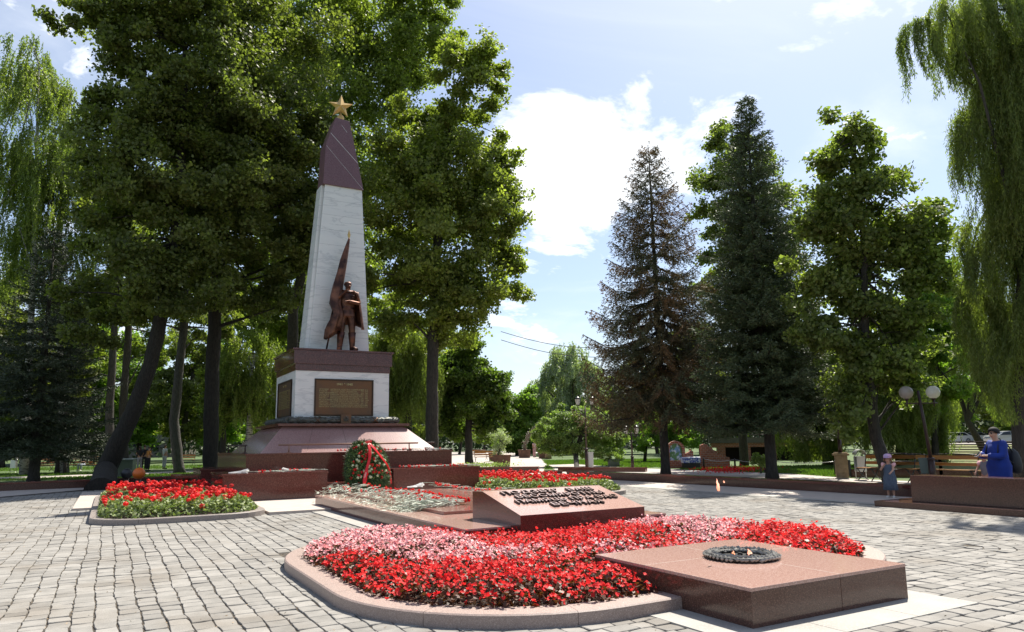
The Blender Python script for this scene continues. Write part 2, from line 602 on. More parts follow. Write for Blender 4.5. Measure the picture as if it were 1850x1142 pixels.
def text_mesh(body, size, extrude, m, name, parent, M, align='CENTER', space=1.0, bold=0.0, sx=1.0):
    c = bpy.data.curves.new('lettering', 'FONT')
    c.body = body
    c.size = size
    c.extrude = extrude
    c.offset = bold
    c.align_x = align
    c.space_character = space
    c.resolution_u = 3
    t = bpy.data.objects.new('lettering', c)
    COL.objects.link(t)
    dg = bpy.context.evaluated_depsgraph_get()
    me = bpy.data.meshes.new_from_object(t.evaluated_get(dg))
    bpy.data.objects.remove(t)
    me.transform(Matrix.Diagonal((sx, 1, 1, 1)))
    me.transform(M)
    me.materials.clear()
    return link(name, me, m, parent)


# ------------------------------------------------------------------ leaf and needle helpers
def norm(v):
    return v / np.maximum(np.linalg.norm(v, axis=-1, keepdims=True), 1e-9)


def leaves_at(C_, n_, L, W, rng, up=0.6, out=None, outw=0.4, jit=0.3, fold=0.0):
    """rhombic leaves at points C_ (N,3)"""
    N = len(C_)
    nn = rng.normal(size=(N, 3)) * 0.75 + np.array([0, 0, up])
    if out is not None:
        nn = nn + out * outw
    nn = norm(nn)
    t = norm(np.cross(nn, rng.normal(size=(N, 3))))
    b = np.cross(nn, t)
    s = (1 + jit * rng.uniform(-1, 1, (N, 1)))
    hl, hw = t * L * 0.5 * s, b * W * 0.5 * s
    return np.stack([C_ - hl, C_ + hw - hl * 0.15, C_ + hl, C_ - hw - hl * 0.15], axis=1)


def strips(C_, D, L, W, rng, jit=0.3):
    """long narrow leaves / needles at C_ pointing along D"""
    N = len(C_)
    D = norm(D)
    b = norm(np.cross(D, rng.normal(size=(N, 3))))
    s = (1 + jit * rng.uniform(-1, 1, (N, 1)))
    a = D * L * s
    w = b * W * 0.5
    return np.stack([C_, C_ + a * 0.45 + w, C_ + a, C_ + a * 0.45 - w], axis=1)


# ================================================================== GROUND
def sheet(name, poly, z, m):
    me = bpy.data.meshes.new(name)
    me.from_pydata([(p[0], p[1], z) for p in poly], [], [tuple(range(len(poly)))])
    me.update()
    if me.polygons[0].normal.z < 0:
        me.flip_normals()
    o = link(name, me, m)
    return tag(o, kind='structure')


sheet('ground', [(-900, -900), (900, -900), (900, 900), (-900, 900)], -0.035, grass_m)
plaza_poly = [(-16, -8), (18.2, -8), (18.2, 11), (17.98, 15.5), (17.8, 21), (17.35, 26.2), (20.2, 31.0), (19.4, 31.0), (16.4, 33.2), (5, 35.4), (0, 34), (-16, 33.2)]
sheet('plaza_ground', plaza_poly, 0.0, joint)
# pale bands along the rim of the plaza
sheet('pale_border_right', [(15.75, -8), (18.1, -8), (18.1, 11), (17.9, 15.5), (17.7, 21), (17.3, 26.1), (19.3, 30.8), (16.4, 33.1), (15.9, 29), (15.75, 21)], 0.012, stone_pinkish)
sheet('white_strip_right', [(15.42, -8), (15.745, -8), (15.745, 21), (15.895, 29), (16.35, 33), (15.9, 33), (15.5, 29), (15.42, 21)], 0.016, stone_white)
sheet('pale_border_left', [(-16, 26.5), (-3.05, 29.5), (-0.6, 32.3), (5, 33.4), (15.4, 33.2), (5, 35.2), (0, 33.8), (-16, 33.2)], 0.012, stone_pinkish)
sheet('avenue_path', [(18.6, 30.2), (26.9, 43.0), (38, 62), (46, 78), (70, 110), (52, 118), (36, 84), (28, 66), (20, 46), (16.0, 33.4), (17.6, 32.4), (18.8, 31.3)], -0.018, path_m)
sheet('footpath_right', [(18.4, -10), (24.9, -10), (24.9, 17.5), (26.6, 22), (26.6, 33), (28.5, 42), (26.2, 42), (20.2, 31.0), (17.8, 26.0), (18.2, 20), (18.4, 11)], -0.022, path_m)
sheet('footpath_left', [(-40, 47), (-3, 47.3), (6, 48.5), (22, 47.0), (22, 51.0), (6, 53.5), (-3, 51.6), (-40, 51.2)], -0.022, path_m)

# ---- setts: rows of stones, each one its own little block with jittered corners
PITCH = 0.19
XC, YC, XL = 10.45, 6.0, 2.7


def sett_rows():
    cells = []   # (zone, u0,u1,v0,v1)
    rs = random.Random(3)

    def along(zone, u0, v_lo, v_hi):
        v = v_lo - rs.random() * 0.2
        while v < v_hi:
            l = rs.choice((0.16, 0.18, 0.2, 0.22, 0.24, 0.27)) * rs.uniform(0.92, 1.08)
            a, b = max(v, v_lo), min(v + l, v_hi)
            if b - a > 0.06:
                cells.append((zone, u0, u0 + PITCH, a, b))
            v += l
    x = -12.0
    while x < XL - 0.01:
        w = min(PITCH, XL - x)
        along(0, x, -0.4, 29.4 + (min(0, x + 0.6)) * 0.5 + 2.0)
        x += PITCH
    k = 0
    while YC - (k + 1) * PITCH > -0.5:
        along(1, k * PITCH, XL, XC)
        k += 1
    k = 0
    while XC + (k + 1) * PITCH < 15.4:
        u = k * PITCH
        along(2, u, 0.0, 1.5708 * (u + PITCH * 0.5) if u > 0.3 else 0.25)
        along(3, u, YC, 31.5)
        k += 1
    k = 1
    while XC - k * PITCH > XL:
        along(3, -k * PITCH, YC, 31.5)
        k += 1
    return cells


def blocked(x, y):
    if 2.25 < x < 8.8 and 6.2 < y < 11:
        return True
    if 4.9 < x < 6.6 and 4.6 < y < 8:
        return True
    if 4.75 < x < 8.3 and 9.9 < y < 18.6:
        return True
    if 0.1 < x < 3.0 and 17.6 < y < 25:
        return True
    if 10.3 < x < 13.0 and 17.6 < y < 25:
        return True
    if -0.6 < x < 13.9 and 21.45 < y < 28:
        return True
    if y > 31.2 + min(0, x + 0.6) * 1.0:
        return True
    return False


def make_setts():
    cells = sett_rows()
    rs = np.random.default_rng(11)
    V, Fq, tint = [], [], []
    ring = [(-1, -1), (0, -1), (1, -1), (1, 0), (1, 1), (0, 1), (-1, 1), (-1, 0)]
    wob = lambda a, u=0.0: 0.014 * math.sin(a * 1.1 + u * 2.3) + 0.007 * math.sin(a * 3.7 + 1 + u * 9.0) + 0.004 * math.sin(a * 9.0 + u * 31.0)
    for (zn, u0, u1, v0, v1) in cells:
        uc, vc = (u0 + u1) / 2, (v0 + v1) / 2
        if zn in (0,):
            c = (uc, vc)
        elif zn == 1:
            c = (vc, YC - uc)
        elif zn == 3:
            c = (XC + uc, vc)
        else:
            r = uc
            a = vc / max(r, 0.05)
            c = (XC + r * math.sin(a), YC - r * math.cos(a))
        if c[0] ** 2 + c[1] ** 2 < 4 and False:
            continue
        if blocked(*c):
            continue
        # outside the picture on the near side: keep a margin only
        hu, hv = (u1 - u0) / 2 - 0.003 - rs.random() * 0.0035, (v1 - v0) / 2 - 0.0015 - rs.random() * 0.0035
        zc = 0.013 + rs.normal() * 0.0022
        tx, ty = rs.normal() * 0.016, rs.normal() * 0.016
        tp, bt = [], []
        for (a, b) in ring:
            ju, jv = rs.normal() * 0.0045, rs.normal() * 0.005
            for k, (lst, sh, zz_) in enumerate(((tp, 0.955, zc), (bt, 1.0, zc - 0.0055), )):
                rnd = 0.965 if a and b else 1.0
                u = uc + a * hu * sh * rnd + ju
                v = vc + b * hv * sh * rnd + jv
                z = zz_ + a * hu * tx + b * hv * ty
                if zn == 0:
                    p = (u + wob(v, round(u / PITCH) * PITCH), v, z)
                elif zn == 1:
                    p = (v, YC - u + wob(v, round(u / PITCH) * PITCH), z)
                elif zn == 3:
                    p = (XC + u + wob(v, round(u / PITCH) * PITCH), v, z)
                else:
                    an = vc / max(uc, 0.05) + (v - vc) / max(uc, 0.12)
                    p = (XC + u * math.sin(an), YC - u * math.cos(an), z)
                lst.append(p)
        base = len(V)
        V += tp + bt + [(p[0], p[1], -0.004) for p in bt]
        t = rs.random()
        Fq.append(tuple(base + i for i in range(8)))
        tint.append(t)
        for i in range(8):
            j = (i + 1) % 8
            Fq.append((base + i, base + 8 + i, base + 8 + j, base + j))
            Fq.append((base + 8 + i, base + 16 + i, base + 16 + j, base + 8 + j))
            tint += [t, t]
    me = bpy.data.meshes.new('paving_setts')
    me.from_pydata(V, [], Fq)
    me.update()
    a = me.attributes.new('tint', 'FLOAT', 'FACE')
    a.data.foreach_set('value', np.array(tint, dtype=np.float32))
    o = link('paving_setts', me, paver)
    tag(o, kind='structure')


make_setts()



def debris():
    r = np.random.default_rng(19)
    P_ = []
    for i in range(5200):
        x = -12 + PITCH * r.integers(0, 77) + r.normal() * 0.012
        y = 2.5 + r.random() ** 1.4 * 16
        P_.append((x, y, 0.004 + r.random() * 0.008))
    for i in range(1200):
        P_.append((r.uniform(-6, 15), r.uniform(3, 18), 0.017))
    P_ = np.array(P_)
    P_ = P_[[not blocked(p[0], p[1]) for p in P_]]
    q = strips(P_, np.stack([r.normal(size=len(P_)), r.normal(size=len(P_)), r.normal(size=len(P_)) * 0.15], 1), 0.026, 0.009, r, jit=0.6)
    tag(quads_obj('seed_litter', q, mat('dry seed litter', (0.3, 0.21, 0.12), 0.9, tint=0.5)), 'dry brown seeds and leaf crumbs caught in the joints of the setts', 'litter', kind='stuff')


debris()

# ---- pale platform round the monument and slab under the flame block
tag(MB().box(-0.72, 14.0, 21.35, 29.0, 0.0, 0.075).box(3.25, 10.1, 17.05, 21.348, 0.0, 0.075).box(10.1, 10.6, 17.0, 21.348, 0.0, 0.075).build('stone_pavement', stone_pinkish, bevel=0.006), kind='structure')
tag(MB().box(4.26, 5.2, 3.88, 5.6, 0.0, 0.022).box(5.204, 6.16, 3.88, 5.6, 0.0, 0.022).box(6.164, 7.1, 3.88, 5.6, 0.0, 0.022).box(4.3, 4.66, 17.6, 18.7, 0.0, 0.03).build('slab_pavement', stone_white, bevel=0.004), kind='structure')
tag(MB().box(4.2, 4.66, 11.35, 17.04, 0.0, 0.028).build('side_slab_pavement', stone_white, bevel=0.004), kind='structure')


# ================================================================== LOW WALLS
def wall_path(name, pts, th, h, m_body, m_top, label, cat='low wall', cap=0.07, side=1):
    """a low wall along pts: body and coping"""
    root = empty(name, (pts[0][0], pts[0][1], 0), label, cat)
    P2 = [Vector((p[0] - pts[0][0], p[1] - pts[0][1])) for p in pts]

    def off(d):
        out = []
        for i, p in enumerate(P2):
            a = P2[max(i - 1, 0)]
            b = P2[min(i + 1, len(P2) - 1)]
            t = (b - a).normalized()
            out.append(p + Vector((-t.y, t.x)) * d)
        return out
    a, b = off(0), off(th * side)
    MB().prism([*a, *reversed(b)] if side < 0 else [*a, *reversed(b)], -0.03, h - cap).build('body', m_body, root)
    a, b = off(-0.03 * side), off((th + 0.03) * side)
    MB().prism([*a, *reversed(b)], h - cap + 0.001, h).build('coping', m_top, root, bevel=0.006)
    return root


wall_path('low_wall', [(18.35, -6), (18.2, 5), (18.02, 12), (17.92, 16), (17.75, 21), (17.3, 26.05)], 0.42, 0.3, granite_brown, granite_red,
          'long low brown granite wall edging the plaza in front of the row of benches', side=-1)
wall_path('low_wall', [(-15, 33.2), (-3.5, 33.6), (-0.2, 33.95), (2.4, 34.6), (6, 35.2), (10, 35.3), (13, 34.4), (16.3, 33.05), (18.9, 31.0)], 0.42, 0.32, granite_brown, granite_red,
          'low granite wall closing the far side of the plaza behind the leaning trunk', side=1)
MB_ = MB().box(0, 0.9, 0, 0.45, 0, 0.14)
st = MB_.build('granite_step', granite_red, bevel=0.006)
st.location = (18.95, 30.55, 0)
st.rotation_euler = (0, 0, math.radians(-38))
tag(st, 'small low granite step at the end of the far plaza wall by the avenue', 'step')
wall_path('low_wall', [(20.9, 32.3), (23.6, 28.4)], 0.4, 0.2, granite_red, granite_red, 'short low red granite kerb wall under the twin lantern lamp post', side=1, cap=0.05)

# bench like granite wall on the right: plinth step and upright
gw = empty('granite_bench_wall', (15.05, 10.25, 0), 'brown polished granite parapet on a plinth step beside the standing little girl', 'granite wall')
MB().box(0, 1.35, -16.0, 0, 0, 0.135).build('plinth_step', granite_brown, gw, bevel=0.006)
MB().box(0.42, 0.95, -16.0, -0.62, 0.1355, 0.70).build('upright', granite_brown, gw, bevel=0.008)

# ================================================================== FLAME BLOCK
fb = empty('flame_block', (4.66, 4.34, 0), 'large low block of polished red granite carrying the bronze ring of the eternal flame', 'granite block')
joint_x = 1.13
W_, D_, H_ = 2.1, 2.16, 0.339
sp_, tp_ = MB(), MB()
for (x0, x1) in ((0, joint_x - 0.002), (joint_x + 0.002, W_)):
    for (y0, y1) in ((0, 0.62 * D_ - 0.002), (0.62 * D_ + 0.002, D_)):
        sp_.box(x0, x1, y0, y1, 0.012, H_ - 0.0305)
        tp_.box(x0 - 0.002 * (x0 == 0), x1 + 0.002 * (x1 == W_), y0 - 0.002 * (y0 == 0), y1, H_ - 0.03, H_)
sp_.build('side_panels', granite_brown, fb, bevel=0.003)
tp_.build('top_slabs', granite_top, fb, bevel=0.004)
grout = mat('pale grout', (0.5, 0.42, 0.37), 0.8)
for q in ((0.004, W_ - 0.004, 0.62 * D_ - 0.003, 0.62 * D_ + 0.003), (joint_x - 0.003, joint_x + 0.003, 0.004, D_ - 0.004)):
    MB().box(*q, H_ - 0.028, H_ + (0.0006 if q[1] > 2 else 0.0009)).build('grout_joint', grout, fb)
MB().box(0.01, W_ - 0.01, 0.01, D_ - 0.01, 0.0, H_ - 0.04).build('core', granite_brown, fb)
# ring wreath
ring = empty('bronze_ring_wreath', (5.76, 5.46, H_), 'grey bronze ring of laurel leaves lying on the granite flame block', 'wreath')
b = MB()
prof = []
R0, r0 = 0.315, 0.052
N1, N2 = 64, 10
V, Fc = [], []
for i in range(N1):
    a = 2 * math.pi * i / N1
    for j in range(N2):
        t = 2 * math.pi * j / N2
        rr = R0 + 0.058 * math.cos(t)
        V.append((rr * math.cos(a), rr * math.sin(a), 0.03 + 0.027 * math.sin(t)))
for i in range(N1):
    for j in range(N2):
        Fc.append((i * N2 + j, ((i + 1) % N1) * N2 + j, ((i + 1) % N1) * N2 + (j + 1) % N2, i * N2 + (j + 1) % N2))
b.add(V, Fc, True).build('ring_body', ring_dk, ring)
lv = MB()
rs = random.Random(5)
for i in range(48):
    a = 2 * math.pi * i / 48
    for k, (rad, sg) in enumerate(((0.255, -1), (0.295, -0.5), (0.335, 0.5), (0.375, 1))):
        aa = a + k * 0.03 + rs.uniform(-0.02, 0.02)
        c = Vector((rad * math.cos(aa), rad * math.sin(aa), 0.05 - abs(rad - 0.315) ** 2 * 6 + rs.uniform(-0.004, 0.012)))
        tdir = Vector((-math.sin(aa), math.cos(aa), 0)) + Vector((math.cos(aa), math.sin(aa), 0)) * sg * 0.55 + Vector((0, 0, rs.uniform(-0.1, 0.35)))
        tdir.normalize()
        sd = tdir.cross(Vector((0, 0, 1))).normalized()
        L_ = 0.036
        w = 0.0125
        up = Vector((0, 0, 0.02))
        lv.add([c - tdir * L_, c + sd * w, c + tdir * L_, c - sd * w, c + up, c - up],
               [(0, 1, 4), (1, 2, 4), (2, 3, 4), (3, 0, 4), (1, 0, 5), (2, 1, 5), (3, 2, 5), (0, 3, 5)])
lv.build('laurel_leaves', ring_m, ring)
bn = empty('gas_burner', (5.76, 5.46, H_), 'black burner plate inside the bronze ring', 'burner')
b = MB().lathe([(0.0001, 0.004), (0.25, 0.004), (0.25, 0.012), (0.0001, 0.012)], 32, cap=False)
b.build('burner_plate', soot, bn)
for k in range(7):
    a = k * 0.9
    MB().lathe([(0.028, 0.0121), (0.024, 0.035), (0.012, 0.04)], 10, (0.1 * math.cos(a), 0.1 * math.sin(a), 0)).build('nozzle', soot, bn)
flame_m = mat('flame', (0.9, 0.3, 0.05), 0.5, emit=((1.0, 0.2, 0.015), 1.0), transl=((1, 1, 1), 0.7))


def flame_shape(seed, h, w, loc):
    rr = random.Random(seed)
    V, Fc = [], []
    nseg, n = 9, 10
    for i in range(nseg + 1):
        t = i / nseg
        rad = w * (math.sin(math.pi * min(1, t * 0.8 + 0.2)) ** 0.9) * (1 - t) ** 0.4 + 0.0008
        cx = 0.35 * w * math.sin(t * 5 + seed) + t * w * rr.uniform(-.4, .4)
        cy = 0.3 * w * math.cos(t * 4 + seed)
        for k in range(n):
            a = 2 * math.pi * k / n + t * 1.5
            q = rad * (1 + 0.3 * math.sin(3 * a + seed))
            V.append((cx + q * math.cos(a), cy + q * 0.5 * math.sin(a), t * h))
    for i in range(nseg):
        for k in range(n):
            Fc.append((i * n + k, i * n + (k + 1) % n, (i + 1) * n + (k + 1) % n, (i + 1) * n + k))
    return V, Fc


fl = empty('flame', (5.76, 5.46, H_ + 0.02), 'small orange tongues of flame flickering over the burner in the ring', 'flame')
b = MB()
b.add(*flame_shape(1, 0.07, 0.03, None), True)
b.v = [(x + 0.07, y - 0.04, z) for x, y, z in b.v]
b.build('flame_tongue', flame_m, fl)
b = MB().add(*flame_shape(3, 0.05, 0.022, None), True)
b.v = [(x - 0.06, y + 0.05, z) for x, y, z in b.v]
b.build('flame_tongue', flame_m, fl)
fp = G(1298, 890, 0.9)
tgt = np.array([5.76, 5.5])
v = _d + _R * (1297 - CX) / F_PX - _U * (882 - CY) / F_PX
t_ = 5.5 / v[1]
fpos = Vector((v[0] * t_, 5.5, EYE + v[2] * t_))
b = MB().add(*flame_shape(5, 0.13, 0.02, None), True)
b.v = [(fpos.x - 5.76 + x + (0.1 - z) * 0.3 - 0.01, fpos.y - 5.46 + y, fpos.z - H_ - 0.05 + z) for x, y, z in b.v]
b.build('flame_tongue', flame_m, fl)
b = MB().add(*flame_shape(8, 0.025, 0.009, None), True)
b.v = [(fpos.x - 5.76 + 0.09 + x, fpos.y - 5.46 + y, fpos.z - H_ + 0.03 + z) for x, y, z in b.v]
b.build('flame_tongue', flame_m, fl)

# ================================================================== GRAVE PLINTH, SLAB, INSCRIPTION
gp = empty('grave_plinth', (4.65, 9.75, 0), 'long low plinth of mirror polished red granite strewn with carnations', 'granite plinth')
MB().box(0, 3.85, 0, 8.79, 0, 0.262).build('base', granite_red, gp)
m_ = MB()
ys = [0, 2.2, 4.4, 6.6, 8.79]
for i in range(4):
    m_.box(-0.015, 3.865, ys[i] + (-0.015 if i == 0 else 0.0015), ys[i + 1] - 0.0015, 0.2622, 0.295)
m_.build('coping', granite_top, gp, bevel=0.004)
gs = empty('grave_slab', (5.25, 11.87, 0.295), 'polished red granite grave slab lying on the plinth between the flowers', 'grave slab')
MB().box(0, 2.65, 0, 2.1, 0.0005, 0.055).box(0, 2.65, 2.104, 6.2, 0.0005, 0.055).build('slab', mat('sun lightened red slab', (0.26, 0.125, 0.1), 0.13, c2=(0.19, 0.085, 0.065), nscale=38, c3=(0.36, 0.2, 0.165), s3=95), gs, bevel=0.006)  # paler copy of the red granite, with the sunlight put into its colour

ib = empty('inscription_block', (5.43, 9.446, 0), 'sloping red granite block with raised black letters in front of the grave slab', 'inscription stone')
W_ = 2.37
prof = [(0, 0.0), (1.63, 0.0), (1.63, 0.738), (1.25, 0.752), (0, 0.464)]
MB().prism_x(prof, 0, W_).build('stone', granite_red, ib, bevel=0.005)
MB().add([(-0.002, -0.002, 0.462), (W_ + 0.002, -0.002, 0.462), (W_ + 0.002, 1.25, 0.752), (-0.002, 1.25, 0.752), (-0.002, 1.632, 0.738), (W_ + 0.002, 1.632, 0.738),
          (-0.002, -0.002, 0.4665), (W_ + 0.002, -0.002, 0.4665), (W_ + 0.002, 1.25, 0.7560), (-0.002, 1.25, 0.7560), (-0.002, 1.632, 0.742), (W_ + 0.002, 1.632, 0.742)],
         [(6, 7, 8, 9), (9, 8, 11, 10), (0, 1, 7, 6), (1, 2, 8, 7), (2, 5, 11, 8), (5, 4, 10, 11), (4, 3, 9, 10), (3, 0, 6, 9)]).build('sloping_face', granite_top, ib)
ang = math.atan2(0.752 - 0.464, 1.25)
lines = [('ПОДЗВІГ  ВАШ', 1.03, 1.14, 1.80), ('БЕССМЯРОТНЫ', 0.80, 1.24, 1.72), ('ПАМЯЦЬ ПРА ВАС', 0.565, 1.24, 1.98), ('ВЕЧНАЯ', 0.34, 1.26, 0.98)]
face_m = mat('sky reflection letter faces', (0.4, 0.28, 0.24), 0.15)  # pale colour stands in for sky reflected by the black letter tops
for (txt, yy, xc, wd) in lines:
    zz_ = 0.4682 + yy * math.tan(ang)
    Mx = Matrix.Translation((xc, yy - 0.075, zz_ - 0.075 * math.tan(ang))) @ Matrix.Rotation(ang, 4, 'X')
    for nm, mm, ex, dz, bo in (('lettering', letter_black, 0.016, 0.017, 0.004), ('letter_sky_reflection', face_m, 0.0006, 0.0342, -0.001)):
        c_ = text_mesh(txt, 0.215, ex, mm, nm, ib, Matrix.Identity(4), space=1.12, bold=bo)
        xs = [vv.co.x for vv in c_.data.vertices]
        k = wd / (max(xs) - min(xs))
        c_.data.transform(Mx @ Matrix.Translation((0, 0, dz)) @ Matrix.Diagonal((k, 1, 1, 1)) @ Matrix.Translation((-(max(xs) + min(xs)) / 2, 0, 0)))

# ================================================================== MONUMENT
MX, MY = 6.65, 24.7
mon = empty('obelisk_monument', (MX, MY, 0), 'tall white marble and purple stone obelisk on a stepped red granite base', 'monument')


def mbx(x0, x1, y0, y1, z0, z1, b=None):
    return (b or MB()).box(x0 - MX, x1 - MX, y0 - MY, y1 - MY, z0, z1)


# corner boxes
for (x0, x1, y0, y1) in ((2.72, 5.55, 20.83, 23.2), (7.56, 10.45, 20.83, 23.2), (2.72, 5.55, 26.2, 28.57), (7.56, 10.45, 26.2, 28.57)):
    o = mbx(x0, x1, y0, y1, 0.076, 0.755).build('corner_box', granite_red, mon)
    mbx(x0 - 0.03, x1 + 0.03, y0 - 0.03, y1 + 0.03, 0.7555, 0.813).build('coping', granite_red, o, bevel=0.006)
# middle step in the recesses
for q in ((5.551, 7.559, 20.86, 21.66), (2.9, 3.429, 23.202, 26.198), (9.871, 10.4, 23.202, 26.198)):
    mbx(*q, 0.076, 0.47).build('lower_step', granite_red, mon, bevel=0.006)
o = mbx(3.43, 9.87, 21.66, 27.74, 0.08, 1.285).build('base_tier', granite_red, mon)
mbx(3.40, 9.90, 21.63, 27.77, 1.2855, 1.34).build('coping', granite_red, o, bevel=0.006)
MB().frustum((3.85 - MX, 9.45 - MX, 21.9 - MY, 27.5 - MY), 1.3405, (4.66 - MX, 8.64 - MX, 22.9 - MY, 26.5 - MY), 2.15).build('sloping_plinth', granite_pink, mon)
s = MB()
for fx in (0.24, 0.47, 0.7, 0.86):     # fine joints as slightly proud dark fillets on the slope
    xa = 3.85 + fx * 5.6
    xb = 4.66 + fx * 3.98
    s.add([(xa - 0.004 - MX, 21.9 - MY, 1.343), (xa + 0.004 - MX, 21.9 - MY, 1.343), (xb + 0.004 - MX, 22.9 - MY - 0.001, 2.152), (xb - 0.004 - MX, 22.9 - MY - 0.001, 2.152)], [(0, 1, 2, 3)])
s.build('slope_joints', plaque_rim, mon)
mbx(4.5, 8.8, 22.74, 26.66, 2.1505, 2.235).build('ledge', granite_red, mon, bevel=0.008)
# garland roll around the foot of the dado
g_ = MB()
gx0, gx1, gy0, gy1 = 4.86 - MX, 8.44 - MX, 22.99 - MY, 26.41 - MY
for (p0, p1) in (((gx0, gy0), (gx1, gy0)), ((gx1, gy0), (gx1, gy1)), ((gx1, gy1), (gx0, gy1)), ((gx0, gy1), (gx0, gy0))):
    pts, rad = [], []
    for i in range(41):
        t = i / 40
        pts.append((p0[0] + (p1[0] - p0[0]) * t, p0[1] + (p1[1] - p0[1]) * t, 2.345 + 0.004 * math.sin(i * 2.3)))
        rad.append(0.1 + 0.009 * math.sin(i * 2.1) + 0.006 * math.sin(i * 5.3))
    g_.tube(pts, rad, 12)
g_.build('garland', garland_m, mon)
gl = MB()
rs = random.Random(9)
for k in range(260):
    t = rs.random()
    if k % 3:
        c = Vector((gx0 + (gx1 - gx0) * t, gy0, 2.345))
        ax = Vector((1, 0, 0))
        a = rs.uniform(-0.9, 1.9)
        nrm = Vector((0, -math.cos(a), math.sin(a)))
    else:
        c = Vector((gx0, gy0 + (gy1 - gy0) * t, 2.345))
        ax = Vector((0, 1, 0))
        a = rs.uniform(-0.9, 1.9)
        nrm = Vector((-math.cos(a), 0, math.sin(a)))
    c = c + nrm * 0.108
    d1 = (ax * rs.choice((-1, 1)) + nrm.cross(ax) * rs.uniform(-0.8, 0.8)).normalized()
    d2 = nrm.cross(d1)
    gl.add([c - d1 * 0.05, c + d2 * 0.02, c + d1 * 0.05, c - d2 * 0.02, c + nrm * 0.018], [(0, 1, 4), (1, 2, 4), (2, 3, 4), (3, 0, 4)])
gl.build('garland_leaves', garland_m, mon)
for xx in (5.75, 7.65):
    b = MB()
    for sgn in (-1, 1):
        b.tube([(xx - MX - 0.09 * sgn, gy0 - 0.09, 2.26), (xx - MX + 0.0, gy0 - 0.125, 2.345), (xx - MX + 0.09 * sgn, gy0 - 0.07, 2.44)], 0.016, 6)
    b.build('garland_ribbon', plaque_bronze, mon)
b = mbx(MX - 0.17, MX + 0.17, 22.83, 22.95, 2.236, 2.53)
emb = b.build('garland_clasp', plaque_bronze, mon, bevel=0.01)
b = MB()
for k in range(8):
    a = k * math.pi / 4
    b.tube([(0.02 * math.cos(a), 22.82 - MY, 2.38 + 0.02 * math.sin(a)), (0.11 * math.cos(a), 22.825 - MY, 2.38 + 0.11 * math.sin(a))], [0.02, 0.012], 6)
b.build('relief', garland_m, emb)
# dado with plaques
dado = mbx(5.08, 8.22, 23.2, 26.2, 2.2355, 3.95).build('dado', marble, mon, bevel=0.006)


def plaque(x0, x1, z0, z1, M, lab):
    w, h = x1 - x0, z1 - z0
    p = MB()
    p.add([tuple(M @ Vector(q)) for q in ((0, 0, 0), (w, 0, 0), (w, 0, h), (0, 0, h), (0, -0.018, 0), (w, -0.018, 0), (w, -0.018, h), (0, -0.018, h))],
          [(4, 5, 6, 7), (0, 1, 5, 4), (1, 2, 6, 5), (2, 3, 7, 6), (3, 0, 4, 7), (3, 2, 1, 0)])
    o = p.build('plaque', plaque_bronze, mon)
    o['label'] = lab
    f = MB()
    t, dp = 0.045, -0.045
    for (a0, a1, c0, c1) in ((0, w, 0, t), (0, w, h - t, h), (0, t, t, h - t), (w - t, w, t, h - t)):
        f.add([tuple(M @ Vector(q)) for q in ((a0, 0.0, c0), (a1, 0, c0), (a1, 0, c1), (a0, 0, c1), (a0, dp, c0), (a1, dp, c0), (a1, dp, c1), (a0, dp, c1))],
              [(4, 5, 6, 7), (0, 1, 5, 4), (1, 2, 6, 5), (2, 3, 7, 6), (3, 0, 4, 7), (3, 2, 1, 0)])
    f.build('frame', plaque_rim, o)
    rt = Matrix.Rotation(math.radians(90), 4, 'X')
    text_mesh('1941 ✦ 1945'.replace('✦', '*'), 0.1, 0.006, letter_gold, 'heading', o, M @ Matrix.Translation((w / 2, -0.024, h - 0.2)) @ rt, space=1.1, bold=0.003)
    rr = random.Random(4)
    al = 'АБВГДЕКЛМНОПРСТУЯЧИ'
    wd = lambda n: ''.join(rr.choice(al) for _ in range(n))
    left = '\n'.join(wd(rr.randint(6, 10)) for _ in range(11))
    mid = '\n'.join(wd(rr.randint(6, 8)) + ' ' + wd(rr.randint(5, 8)) + ' ' + wd(rr.randint(8, 10)) for _ in range(11))
    right = '\n'.join('%d  %d' % (rr.randint(1, 9) * 111, rr.randint(10, 99) * 11) for _ in range(11))
    sz = h * 0.047
    for (tx, xx) in ((left, 0.07), (mid, 0.27), (right, 0.83)):
        text_mesh(tx, sz, 0.004, letter_gold, 'names', o, M @ Matrix.Translation((w * xx * 0.93 + 0.02, -0.022, h - 0.36)) @ rt @ Matrix.Scale(1.0, 4), align='LEFT', space=1.05, bold=0.0, sx=1.12)
    return o


plaque(5.69, 7.66, 2.49, 3.70, Matrix.Translation((5.69 - MX, 23.2 - MY - 0.001, 2.49)), 'bronze plaque of names facing the grave')
Ms = Matrix.Translation((5.08 - MX - 0.001, 25.75 - MY, 2.49)) @ Matrix.Rotation(math.radians(-90), 4, 'Z')
plaque(0, 2.1, 2.49, 3.70, Ms, 'bronze plaque of names on the left flank')
o = mbx(5.06, 8.24, 23.18, 26.22, 3.9505, 4.17).build('lower_cornice', granite_dark, mon)
mbx(5.0, 8.3, 23.12, 26.28, 4.1705, 4.61).build('cornice', granite_dark, mon, bevel=0.004)
mbx(4.95, 8.35, 23.07, 26.33, 4.6105, 4.67).build('cornice_coping', granite_dark, mon, bevel=0.006)
b = MB()
for xx in (5.95, 6.72, 7.45):
    mbx(xx - 0.003, xx + 0.003, 23.117, 23.12, 4.18, 4.6, b)
    mbx(xx - 0.003 + 0.02, xx + 0.003 + 0.02, 23.177, 23.18, 3.96, 4.165, b)
b.build('cornice_joints', plaque_rim, mon)
# shaft: slim core and the proud front panel
OY0, OY1 = 23.85, 24.75


def taper(xa0, xa1, xb0, xb1, ya, yb, z0, z1, dy=0.0):
    return MB().frustum((xa0 - MX, xa1 - MX, ya - MY, yb - MY), z0, (xb0 - MX, xb1 - MX, ya + dy - MY, yb - dy - MY), z1)


